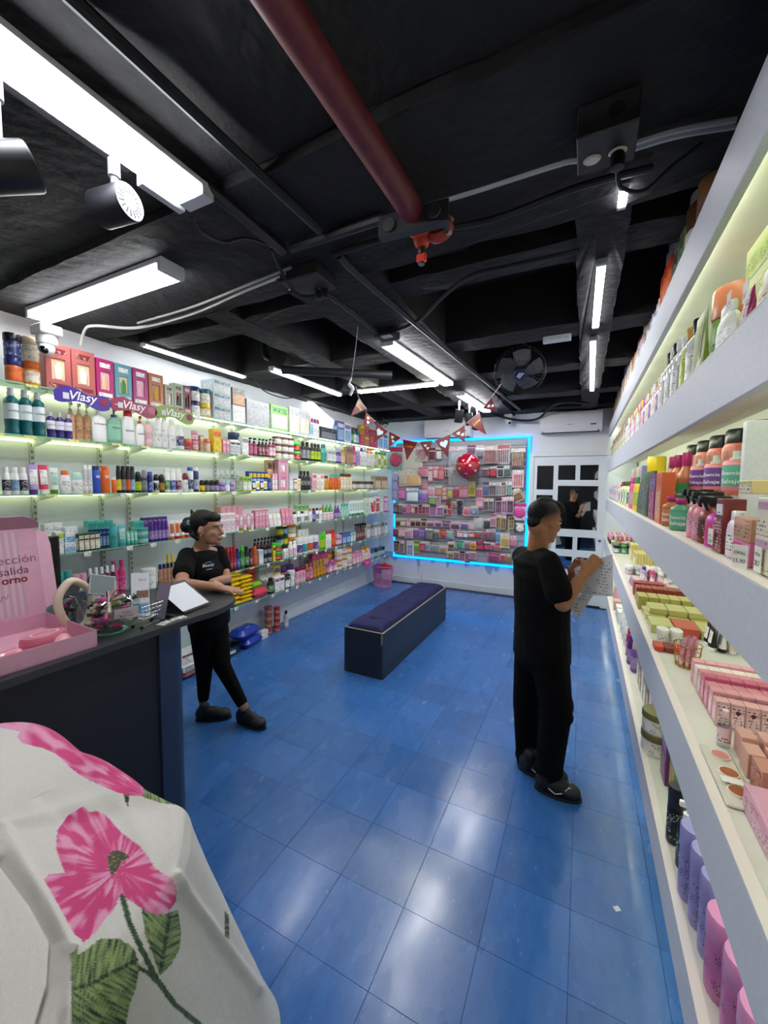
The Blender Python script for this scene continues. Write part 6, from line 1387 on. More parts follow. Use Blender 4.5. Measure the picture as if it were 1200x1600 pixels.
run(4, 432, 443, 849, 1, 'jar', '#4a1a22/gg/rd;#4a1a22/gg/rd', 'dark jar with green lid', stack=2)
run(4, 444, 452, 853, 2, 'flask', 'w/k/w', 'white bottle with black cap', d=.04)
run(4, 453, 466, 846, 2, 'flask', 'w/w/lp', 'large white bottle with pink print', d=.05)
run(4, 398, 434, 840, 7, 'pump', '#6a2048/k/ma', 'plum bottle with black pump behind the jars', dx=.12)
run(4, 437, 452, 820, 2, 'jar', 'gn/dg/yl;nv/k/lb', 'stacked jar of mixed colours', stack=3, dx=.13)
run(4, 453, 466, 818, 1, 'jar', 'yl/og/cr;og/w/ye', 'yellow and orange jar', stack=3, dx=.12)
run(4, 467, 500, 839, 4, 'jar', 'w/w/pu;w/w/tl;w/w/og', 'tall white canister with coloured label')
run(4, 467, 484, 827, 3, 'jar', 'w/w/w', 'low white jar at the back', dx=.13)
run(4, 501, 510, 831, 3, 'flask', '#4fc41a/gg/lm', 'lime green shampoo bottle')
run(4, 510, 519, 829, 2, 'flask', 'w/rd/w', 'white shampoo bottle with red cap')
run(4, 519, 526, 828, 1, 'flask', '#e0301c/rd/og', 'bright red shampoo bottle')
run(4, 527, 535, 836, 2, 'jar', '#8a3060/pk/lp', 'plum jar with pink lid')
run(4, 535, 548, 832, 2, 'box', '#2c3f8c/bl/lb', 'blue carton', d=.06)
run(4, 548, 556, 830, 2, 'box', 'tl/mt/w', 'teal carton', d=.05)
run(4, 557, 572, 818, 4, 'trig', '#4a1d48/k/ma;#5a3420/k/br', 'dark trigger spray bottle')
run(4, 573, 606, 817, 6, 'box', '#bdb4a8/gy/w;#8a8580/k/sv;#c9d2d6/dt/w', 'grey and beige carton', d=.06)
# lowest glass shelf
run(5, 360, 377, 895, 1, 'pack', '#e6bf14/yl/#3a2a1a', 'flat yellow wipes packet', stack=7, d=.14, gap=.0)
run(5, 377, 396, 899, 1, 'pack', '#e6bf14/yl/#3a2a1a', 'thin yellow wipes packet', stack=7, d=.14, gap=.0)
run(5, 386, 403, 888, 1, 'pack', '#d84a56/rd/pk', 'red wipes packet', stack=3, d=.07, dx=.19)
run(5, 395, 410, 909, 1, 'pack', '#8fd02a/lm/gn', 'lime green wipes packet', stack=2, d=.09, dx=.095)
run(5, 397, 420, 919, 1, 'pack', '#d8405a/rd/pk', 'rose red wipes packet at the shelf front', d=.08)
run(5, 405, 428, 885, 2, 'box', '#c9c6b8/gy/w', 'large grey carton behind the tubes', dx=.14, d=.07)
run(5, 421, 430, 903, 1, 'flask', 'k/k/gn', 'black bottle with green mark', d=.05)
run(5, 411, 420, 903, 2, 'tube', 'w/k/gy', 'white tube with black cap', d=.03, dx=.1)
run(5, 430, 445, 901, 2, 'box', 'w/mg/w;w/ma/w', 'white carton with magenta band', d=.06)
run(5, 445, 454, 898, 1, 'box', '#17251e/dg/w', 'dark green carton', d=.06)
run(5, 428, 439, 884, 1, 'box', 'yl/pu/w', 'yellow carton with purple flash', dx=.13, d=.05)
run(5, 440, 461, 884, 2, 'jar', '#e8a08a/pu/pe', 'peach tub behind the dark carton', dx=.12)
run(5, 455, 463, 892, 1, 'jar', 'w/w/w', 'white tub with wide lid')
run(5, 464, 479, 893, 3, 'jar', '#e59aa6/pk/lp', 'pink jar')
run(5, 466, 482, 886, 3, 'jar', '#c64a9a/mg/pk', 'magenta jar in the back', dx=.1)
run(5, 480, 491, 881, 2, 'bottle', '#9a5a2a/go/hp;#c24a7a/hp/pk', 'copper and pink perfume bottle')
run(5, 491, 511, 875, 4, 'bottle', '#9c6a24/go/ye', 'gold body mist bottle')
run(5, 488, 513, 862, 4, 'box', '#c83a5a/hp/pk', 'raspberry carton in the back', dx=.13, d=.06)
run(5, 512, 528, 876, 4, 'bottle', '#8a3a8a/li/pk;#c86a94/hp/w', 'violet and pink mist bottle')
run(5, 513, 529, 861, 2, 'jar', 'ye/go/be;co/og/pe', 'amber scrub jar', stack=3, dx=.12)
run(5, 529, 552, 857, 3, 'jar', 'pk/go/w;lm/w/cr;hp/pk/w;ye/go/cr', 'bright scrub jar', stack=4)
run(5, 553, 567, 861, 3, 'pump', '#e58aa4/pk/lp', 'pink pump bottle')
run(5, 568, 580, 853, 3, 'bottle', 't:pk/go/lp;ye/go/cr', 'clear pink and gold bottle')
run(5, 581, 603, 857, 4, 'jar', '#8f9cb4/dt/sv;#5a5a70/k/lb', 'grey blue jar')
# heart shaped hanging sign under the far corner
p = onx(574, 880, XS); r = empty('heart_sign', p); MB().loft([[(o_, a, b) for a, b in heart(0, 0, .1)] for o_ in (0, .004)]).build('sign_board', MAT('#e02a86', .4), r)
letter('Vlasy', .11, MAT('#f6e6ee', .4), r, Matrix.Translation((.0052, 0, .01)) @ FRONT_X, .3, .01); MB().tube([(0, 0, .05), (0, 0, LZ[5] - p.z)], .0015, 5).build('string', WHITE, r)
tag(r, 'small hot pink heart sign hanging from the lowest glass shelf', 'sign')
# things on the floor below the shelves
def fl0(qx, qy, kind, w_, d_, h_, cols, label, stack=1, rz=0., z0=0., text=None, name=None, cat=None, tilt=None):
    q = Vector((qx, qy, 0))
    for s in range(stack):
        lb = label + (f', {LEV2[stack][s] if stack in LEV2 else ORD[s] + " up"} of stack' if stack > 1 else '')
        cl_ = colist(cols); product(kind, w_, d_, h_, cl_[s % len(cl_)], (q.x, q.y, z0 + s * (h_ + .0008)), rz, lb, label + ' stack' if stack > 1 else None, text, name, cat, tilt)
fl0(-3.125, 3.37, 'jar', .085, .085, .078, '#8a4434/rb/#b07060', 'wide reddish brown jar on the floor under the shelves', 4)
fl0(-3.095, 3.475, 'jar', .07, .07, .07, '#9c3e34/rd/#b86a58', 'narrow red jar on the floor beside the brown jars', 4)
fl0(-3.15, 3.56, 'flask', .05, .04, .2, 'k/k/gy', 'black bottle on the floor beside the jar stacks')
fl0(-3.085, 3.62, 'bottle', .06, .06, .2, 'sv/k/w', 'silver grey bottle with black cap on the floor')
q = onz(398, 1010, 0); product('pack', .26, .16, .1, ('#1f3fb0', 'bl', '#e8d49a'), (q.x - .08, q.y, 0), .15, 'blue baby wipes pack on the floor, the lower one', 'blue wipes packs')
product('pack', .30, .18, .115, ('#1f3fb0', 'lb', '#e8c49a'), (q.x - .09, q.y - .05, .101), .1, 'blue baby wipes pack resting on the other wipes pack', 'blue wipes packs')
q = onz(416, 998, 0); product('box', .1, .05, .09, ('w', 'w', 'w'), (q.x - .04, q.y, 0), 0, 'small white carton on the floor beside the wipes packs')
q = onz(372, 1022, 0); tb = empty('storage_tub', (q.x - .1, q.y - .13, 0))
MB().loft([[(x * k, y * k, z) for x, y in ((-.1, -.17), (.1, -.17), (.1, .17), (-.1, .17))] for k, z in ((.9, 0), (1, .09))]).build('tub', CLEAR('#b9c2c4', .25), tb)
MB().box(-.11, .11, -.18, .18, .09, .105, .006).build('lid', CLEAR('#cfd8d6', .3), tb); MB().box(-.07, .07, -.12, .12, .01, .07, .02).build('contents', MAT('#6f7478', .6), tb)
MB().lathe([(0, .106), (.05, .106), (.05, .112), (0, .112)], 18, (0, -.07)).build('green_disc', MAT('#7ed07a', .4), tb); MB().box(.1, .1015, .0, .1, .03, .06).build('price_label', label_mat('w'), tb)
tag(tb, 'clear plastic storage tub with a lid on the floor behind the woman', 'storage tub')
q = onz(305, 1058, 0); 
product('pack', .2, .12, .06, ('#7a2040', 'og', 'og'), (q.x - .08, q.y, 0), 0, 'maroon and orange pack on the floor behind the counter end')
product('box', .22, .14, .05, ('w', 'gy', 'sv'), (q.x - .1, q.y + .02, .061), 0, 'flat white pack lying on the maroon pack behind the counter')
product('box', .24, .14, .1, ('#ececea', 'ma', 'w'), (q.x - .13, q.y + .03, .112), 0, 'white and wine carton on top behind the counter')
# ================================================================== white shelving products
run('A', 1062, 1098, 292, 2, 'aero', '#5a3a22/sv/sv;#6a4a2a/sv/br', 'tall foil hair spray cylinder')
run('A', 1043, 1062, 345, 2, 'tube', '#9fb02a/w/k;#a8ba30/k/dg', 'lime and black squeeze tube', d=.04)
run('A', 1027, 1042, 398, 2, 'bottle', '#b0341c/w/og', 'red orange bottle with white cap')
run('A', 1008, 1026, 484, 5, 'bottle', 'w/lb/w;li/w/w;w/nv/lb', 'small pale bottle')
run('A', 988, 1007, 520, 7, 'bottle', 'be/k/tn;lp/w/lp;pk/hp/w;sv/k/w', 'pinkish bottle')
run('A', 972, 987, 560, 7, 'bottle', 'w/sv/w;og/w/ye;w/gn/w', 'short mixed bottle towards the far end')
run('A', 958, 971, 600, 8, 'bottle', 'og/og/ye;hp/mg/pk;gn/yl/lm;w/w/w', 'tiny bright bottle at the far end')
run('B', 1158, 1210, 372, 1, 'box', '#b9c41a/lm/#c6d02a', 'large lime yellow carton', d=.07, dx=.05)
run('B', 1170, 1215, 420, 1, 'flask', '#cfc6ae/w/be', 'clear bottle with red dots in front of lime carton', d=.04)
run('B', 1149, 1161, 456, 1, 'tube', '#a01f62/mg/lp', 'magenta squeeze tube beside the lime carton', d=.04)
run('B', 1094, 1146, 458, 1, 'jar', '#8fb56a/#cf7a55/#a5cc80', 'big green jar with a copper lid', d=.11, dx=.07, text=[('Capilar', '#2a3018', .38, .8), ('Base', '#2a3018', .52, .5)])
run('B', 1108, 1138, 482, 1, 'flask', '#e6e9e0/w/w', 'white bottle in front of the green jar', d=.04)
run('B', 1074, 1091, 498, 1, 'tube', '#6e8424/dg/#8a9a34', 'olive green upright tube', d=.04)
run('B', 1050, 1073, 520, 3, 'bottle', 't:sv/sv/gy;t:ol/go/lm;t:sv/k/w', 'clear bottle with silver cap')
run('B', 1031, 1049, 548, 3, 'bottle', 't:sv/k/gy;t:sv/sv/w', 'tall clear bottle with dark cap')
run('B', 1000, 1030, 602, 6, 'bottle', 't:pk/sv/lp;t:li/w/pu;t:pe/go/cr', 'tinted clear bottle')
run('B', 978, 999, 640, 6, 'bottle', 'pk/w/lp;w/pk/w;lm/yl/w;mg/hp/pk', 'small pink or white bottle')
run('B', 953, 977, 674, 9, 'bottle', 'yl/go/cr;pk/hp/w;dg/gn/lm;w/w/w;br/k/be', 'small mixed bottle at the far end')
run('C', 1180, 1215, 777, 1, 'box', '#e9dfc9/#c9a2b8/cr', 'cream carton with lilac lettering', stack=2, d=.06)
run('C', 1157, 1179, 766, 1, 'box', '#e3cf93/ol/cr', 'pale yellow carton', d=.05, base=.153, dx=.01)
run('C', 1146, 1174, 808, 1, 'box', '#d978a8/hp/pk;#d09a80/pe/tn', 'pink carton under a peach carton', stack=2, d=.05)
run('C', 1129, 1146, 798, 1, 'flask', '#f0d9ea/w/w', 'white capped bottle with pink label', d=.04)
run('C', 1118, 1129, 779, 1, 'box', '#7e2a30/w/#7e2a30', 'dark red bottle shaped carton with white top', d=.045)
run('C', 1109, 1118, 788, 1, 'bottle', '#b04a72/w/pk', 'slim rose bottle with white cap')
run('C', 1096, 1109, 775, 1, 'trig', '#d040b0/k/hp', 'magenta trigger spray bottle')
run('C', 1085, 1098, 768, 1, 'trig', '#8a3a26/k/br', 'brown trigger spray bottle')
run('C', 1070, 1086, 764, 1, 'trig', '#e08a9a/k/pk', 'rose pink trigger spray bottle')
ES = [('Salvaje', '#f2eef6', .2, .72), ('Esencia', '#f2eef6', .4, .72)]
run('C', 1068, 1092, 772, 2, 'spray', '#ee8a94/w/#7a4a9c', 'purple labelled hair mist bottle', dx=.065, d=.05, text=ES)
run('C', 1066, 1186, 699, 4, 'spray', '#f08a94/w/#6d4796;#f08a94/w/#5fae94;#f08a94/w/#7a4fa0;#f08a94/w/#6a4496', 'coral hair mist bottle', dx=.12, stack=2, text=ES, gap=0)
run('C', 1058, 1172, 678, 5, 'aero', '#ee7f70/k/co', 'coral bottle with wide black cap in the back', dx=.22)
run('C', 1044, 1059, 778, 1, 'bottle', '#57a07c/mg/#5fb08c', 'sea green hair mist bottle with magenta cap', d=.055, text=ES)
run('C', 1033, 1044, 775, 1, 'bottle', '#b06a34/mg/#c98048', 'amber hair mist bottle with magenta cap', d=.055, text=ES)
run('C', 1049, 1063, 709, 1, 'bottle', '#b56a44/mg/#3f9a6a', 'large green labelled bottle with magenta cap', dx=.09, d=.07, text=ES)
run('C', 1033, 1047, 714, 2, 'bottle', '#c07a3e/mg/#b86a30', 'orange labelled bottle with magenta cap in back', dx=.1, text=ES)
run('C', 1023, 1032, 739, 1, 'box', '#dd6a3e/og/pe', 'coral orange carton', d=.05)
run('C', 1013, 1022, 742, 1, 'box', '#7a2a66/pu/mg;', 'plum carton', d=.05) if False else run('C', 1013, 1022, 742, 1, 'box', '#7a2a66/pu/mg', 'plum carton', d=.05)
run('C', 994, 1012, 738, 1, 'pouch', '#3f5a2a/gn/dg', 'dark green leaf printed bag', d=.06)
run('C', 996, 1028, 714, 1, 'jar', '#d8c878/yl/cr', 'yellow tub with a bright lid', dx=.17, d=.13)
run('C', 980, 993, 746, 2, 'flask', '#e64a86/hp/pk;yl/gn/lm', 'bright pink or yellow flat bottle', d=.04)
run('C', 967, 979, 752, 4, 'bottle', 'w/k/gn;yl/rd/w;lm/gn/w', 'small bottle with bright cap')
run('C', 952, 966, 757, 7, 'bottle', 'pk/w/w;tl/w/mt;li/w/w;w/hp/pk', 'tiny pastel bottle at the far end')
run('C', 985, 1001, 731, 4, 'box', '#d8c69a/be/tn;lv/li/w', 'tall beige or lilac carton in the back', dx=.2, d=.05)
# price cards taped to goods
def card(name, px, py, x, sz, lines, label, rz=0., ry=0.):
    q = onx(px, py, x); r = empty(name, q); r.rotation_euler = (0, ry, PI + rz)
    MB().box(-.0006, .0006, -sz[0] / 2, sz[0] / 2, -sz[1] / 2, sz[1] / 2).build('card', MAT('#f1efe6', .5), r)
    for k, (s, wf, zf) in enumerate(lines): letter(s, sz[0] * wf, MAT('#1c1c22', .5), r, Matrix.Translation((.0012, 0, sz[1] * zf)) @ FRONT_X, .1)
    return tag(r, label, 'price card', 'handwritten price cards')
card('price_card', 1110, 838, .308, (.042, .042), [('OPAL', .6, .05), ('15.90', .7, -.28)], 'handwritten price card on the slim rose bottle')
card('price_card', 1184, 874, .309, (.034, .05), [('MEGA', .7, .2), ('28.7', .8, -.15)], 'handwritten price card on the lower cream carton')
card('price_card', 1156, 872, .296, (.03, .055), [('OPAL', .8, .2), ('15.90', .8, -.1)], 'curled price card in front of the pink carton', .6)
card('price_card', 1139, 470, .3, (.03, .04), [('15.90', .8, -.2)], 'price card in front of the green jar')
card('price_card', 1165, 455, .3, (.03, .045), [('28.7', .8, -.2)], 'price card in front of the lime carton')

# ---- fourth white shelf, seen from above
ZD = RZ['D'][1] + .002; LD = ' on fourth white shelf'
def grid(kind, x0, x1, nx, y0, y1, ny, h, cols, desc, z=ZD, gx=.92, gy=.92, loc_=LD, text=None, rz=PI, far=True):
    """ny rows in depth Y, nx columns from the shelf front inwards"""
    cl_ = colist(cols); dx_, dy_ = (x1 - x0) / nx, (y1 - y0) / ny; m = 0
    for j in range(ny):
        for i in range(nx):
            lb = desc + (f', {ORD[i]} from front' if nx > 1 else '') + (f' in {ORD[j]} row' if ny > 1 else '') + loc_
            product(kind, round(dy_ * gy, 3), round(dx_ * gx, 3), h, cl_[m % len(cl_)], (x0 + (i + .5) * dx_, y0 + (j + .5) * dy_, z), rz, lb, desc + ' set' if nx * ny > 1 else None, text); m += 1
grid('stick', .30, .58, 6, 5.45, 5.95, 5, .1, 'br/pk/w;tn/lp/w', 'brown and pink lip gloss tube')
grid('jar', .31, .55, 5, 5.12, 5.36, 2, .06, 'gn/gn/w;og/og/w;og/w/w', 'green or orange balm pot')
grid('jar', .30, .56, 4, 4.72, 5.0, 2, .08, 'dt/k/w;gn/gn/mt;w/k/w', 'small round jar')
grid('box', .42, .60, 9, 4.3, 4.52, 1, .15, '#e3d488/ol/cr', 'slim tall yellow stick carton in the far holder')
grid('box', .42, .60, 9, 3.95, 4.2, 1, .12, '#e0cf86/ol/cr', 'slim tall yellow stick carton in the near holder')
grid('jar', .32, .56, 4, 3.62, 3.8, 1, .06, 't:li/w/lp;cl/sv/w', 'clear organiser pot')
grid('bottle', .40, .60, 4, 3.4, 3.56, 1, .1, 'li/pu/w;hp/w/pk;w/w/w', 'small lilac or pink bottle')
grid('tube', .31, .55, 6, 3.18, 3.34, 1, .06, 'pk/w/li;lp/pk/w', 'short pink mini tube')
for k in range(3): MB
grid('box', .31, .47, 7, 2.94, 3.03, 1, .085, '#a83a34/rd/#b85a4a', 'slim brick red carton in the far row')
grid('box', .31, .58, 10, 2.8, 2.9, 1, .085, '#9c4034/rb/#b06050', 'slim brick red carton in the near row')
grid('box', .3, .6, 6, 2.62, 2.74, 1, .075, '#bdb86a/ol/ol', 'olive yellow eyeshadow box standing')
grid('box', .31, .6, 3, 2.42, 2.6, 2, .03, '#c3bf78/ol/cr;#c9c47e/rb/ol', 'flat olive yellow palette, lower layer')
grid('box', .33, .58, 3, 2.44, 2.58, 1, .03, '#c6c27c/ol/cr', 'flat olive yellow palette, upper layer', z=ZD + .031)
grid('box', .31, .6, 3, 2.22, 2.38, 1, .04, '#cac684/ol/cr;#c6543c/og/pe;#c3bf78/ol/cr', 'flat olive or coral palette in the front layer')
grid('jar', .32, .42, 2, 2.1, 2.18, 1, .055, 'cr/w/w', 'clear lidded cream jar')
grid('box', .295, .4, 3, 1.98, 2.06, 1, .02, '#d8442c/og/rd;#8a3030/rd/ma', 'flat red makeup compact')
grid('tube', .5, .6, 3, 2.08, 2.2, 2, .1, 'k/w/w;w/k/gy;be/w/w', 'black and white striped mini tube')
# gold wire basket full of pink tubes
GW = MAT('#c08a34', .25, .9); bx_ = .385; by_ = 1.875
wb = empty('wire_basket', (bx_, by_, ZD))
for zz, rr in ((.002, .036), (.05, .042), (.085, .046)): MB().tube([(rr * math.cos(a), rr * math.sin(a), zz) for a in [2 * PI * k / 24 for k in range(24)]], .0018, 5, closed=True).build('wire_ring', GW, wb)
for k in range(10): a = 2 * PI * k / 10; MB().tube([(.036 * math.cos(a), .036 * math.sin(a), .002), (.046 * math.cos(a), .046 * math.sin(a), .085)], .0014, 5).build('upright_wire', GW, wb)
MB().lathe([(0, .001), (.036, .001), (.036, .003), (0, .003)], 16).build('base', GW, wb)
tag(wb, 'gold wire basket holding pink tubes on fourth white shelf', 'basket')
for k in range(7):
    a = 2 * PI * k / 7; rr = .022 if k else 0
    product('tube', .014, .011, .11, ('#d99aac', 'lp', 'pk'), (bx_ + rr * math.cos(a), by_ + rr * math.sin(a), ZD + .004), a, f'pink makeup tube in the gold wire basket, {ORD[k]} round', 'pink tubes in the wire basket', tilt=(.10 * math.sin(a), .10 * math.cos(a), a))
# pink carton army
rowsY = [1.715, 1.672, 1.622, 1.58, 1.538, 1.49, 1.448]
cs = ['#e9a9b4/lp/pk', '#f0e4dc/w/lp', '#d9909c/pk/lp', '#c9607c/hp/pk', '#d88a96/lp/pk', '#dd9aa2/pk/lp', '#e2b0b0/lp/lp']
dsc = ['blush pink slim carton', 'creamy white slim carton', 'rose pink slim carton', 'raspberry pink slim carton', 'salmon pink slim carton', 'dusty rose slim carton', 'pale rose carton with dark dot']
for j, y in enumerate(rowsY):
    hgt = (.085, .08, .085, .09, .08, .085, .075)[j]
    for i in range(7 if j else 6):
        q = product('box', .0315, .036, hgt, colist(cs[j])[0], (.385 + .0335 * i + .015 * (j % 2) * 0, y, ZD), PI / 2 * -1, f'{dsc[j]}, {ORD[i]} from front, in its row on fourth white shelf', dsc[j] + ' row')
        if j == 6: MB().lathe([(0, 0), (.006, 0)], 10).xf(Matrix.Translation((.0191, 0, .05)) @ Matrix.Rotation(PI / 2, 4, 'Y')).build('dark_dot', MAT('#5a2028', .4), q)
product('bottle', .03, .03, .1, ('cl', 'lp', 'lp'), (.362, 1.325, ZD), PI, 'clear slim gloss bottle standing before the cartons on fourth white shelf')
for i in range(5):
    for j in range(2):
        product('box', .034, .052, .062, ('#d8a296', 'pe', '#c98a80'), (.40 + .045 * i, 1.30 - .06 * j, ZD) if j == 0 else (.392 + .045 * i, 1.225, ZD), PI / 2, f'brownish pink carton, {ORD[i]} from front in {("far", "near")[j]} row on fourth white shelf', 'brownish pink cartons')
for i in range(3): product('box', .06, .05, .07, ('#c98a7a', 'rb', '#b87a6a'), (.40 + .06 * i, 1.15, ZD), PI, f'large tan pink carton, {ORD[i]} from front on fourth white shelf', 'large tan pink cartons')
tr = empty('blush_tray', (.335, 1.19, ZD)); MB().box(-.03, .03, -.12, .11, 0, .006, .002).build('tray', MAT('#dcd8cc', .25, coat=.5), tr)
for k, (yy, c) in enumerate(((.068, '#d88a86'), (-.002, '#a8633c'), (-.069, '#a0562e'))):
    MB().lathe([(0, .0115), (.018, .0115), (.018, .006), (0, .006)], 22, (.004, yy)).build('powder_pan', MAT(c, .8, noise=(80., .1)), tr); MB().lathe([(.018, .0061), (.02, .0061), (.02, .011), (.018, .011)], 22, (.004, yy)).build('pan_rim', MAT('#efe8de', .3), tr)
MB().box(-.02, .02, -.05, -.027, .0125, .0135).build('price_label', PRINT('#f2f0e8', '#1c1c22', 260.), tr)
tag(tr, 'clear tray with three round blush powder pans on fourth white shelf', 'makeup tray')
r = product('box', .20, .12, .055, ('#dba4bc', 'pk', '#e3b4c8'), (.395, .985, ZD), PI, 'flat lilac pink gift carton at the near end of fourth white shelf')
for k in range(4): MB().tube([(.0 + .02 * math.cos(a + k) - .02, -.05 + .03 * k + .012 * math.sin(2 * a), .0556) for a in [2 * PI * i / 14 for i in range(14)]], .0008, 4, closed=True).build('line_drawing', MAT('#5c3040', .5), r)

# ---- lowest white shelf
ZE = RZ['E'][1] + .002; LE = ' on lowest white shelf'
def one(kind, w_, d_, h_, cols, x, y, label, rz=PI, text=None, z=ZE): return product(kind, w_, d_, h_, colist(cols)[0], (x, y, z), rz, label + LE, None, text)
one('pouch', .1, .06, .2, 'pk/hp/lm', .36, 4.85, 'pink standing pouch with a lime top')
one('box', .12, .08, .09, '#e8b4a8/pe/lp', .35, 4.5, 'salmon pink carton')
for k, y in enumerate((4.22, 4.05)): one('box', .12, .07, .11, 'w/sv/lb', .35, y, f'white skin care carton, {("farther", "nearer")[k]} one')
for k, y in enumerate((3.78, 3.62, 3.48)): one('flask', .08, .05, .2, 'w/w/w', .34, y, f'white flat bottle, {ORD[k]} from the far end')
one('flask', .06, .05, .2, '#b02a4a/rd/pk', .34, 3.28, 'raspberry bottle behind the purple ones'); one('flask', .07, .05, .2, '#4a2a86/pu/li', .335, 3.14, 'deep purple bottle with flat cap'); one('flask', .075, .05, .19, '#7a52a8/pe/li', .345, 3.02, 'violet bottle with a gold cap')
for k in range(6): one('box', .07, .06, .17, ('#cfc4b4/gy/w', '#8a7a70/br/be', '#d8d2c8/w/w')[k % 3], .375, 2.86 - .1 * k, f'narrow greyish carton, {ORD[k]} from the far end')
for s in range(2): one('jar', .12, .12, .095, '#e6e2d2/#6a6238/#ece9de', .345, 2.13, f'large cream jar with olive lid, {("lower", "upper")[s]} of two', z=ZE + s * .0958)
MB().box
one('box', .10, .07, .2, '#7a3f7a/li/#8a4a84', .375, 1.94, 'purple and brown printed hair dye carton'); one('box', .10, .07, .2, '#5f9a5a/gn/#c8a040', .385, 1.82, 'green and gold printed hair dye carton')
one('spray', .05, .05, .2, '#17171a/k/k/#2a2a2e', .325, 1.60, 'black spray bottle with grey cap'); one('pump', .05, .05, .22, '#14201c/w/dg', .335, 1.50, 'dark bottle with a white pump')
for k, (x, y) in enumerate(((.335, 1.395), (.345, 1.315), (.35, 1.235))):
    one('jar', .075, .075, .22, '#8f8ac4/lv/lv', x, y, f'tall lilac bottle with shoulder cap, {ORD[k]} from the far end')
    one('jar', .075, .075, .22, '#8f8ac4/lv/lv', x + .085, y - .01, f'tall lilac bottle in the rear row, {ORD[k]} from the far end')
for k, (x, y) in enumerate(((.35, 1.15), (.36, 1.06), (.36, .965), (.36, .87))):
    one('jar', .085, .085, .2, '#c774ac/#dd92c4/#c774ac', x, y, f'fat orchid pink bottle, {ORD[k]} from the far end')
    one('jar', .085, .085, .2, '#c774ac/#dd92c4/#c774ac', x + .095, y - .02, f'orchid pink bottle in rear row, {ORD[k]} from the far end')
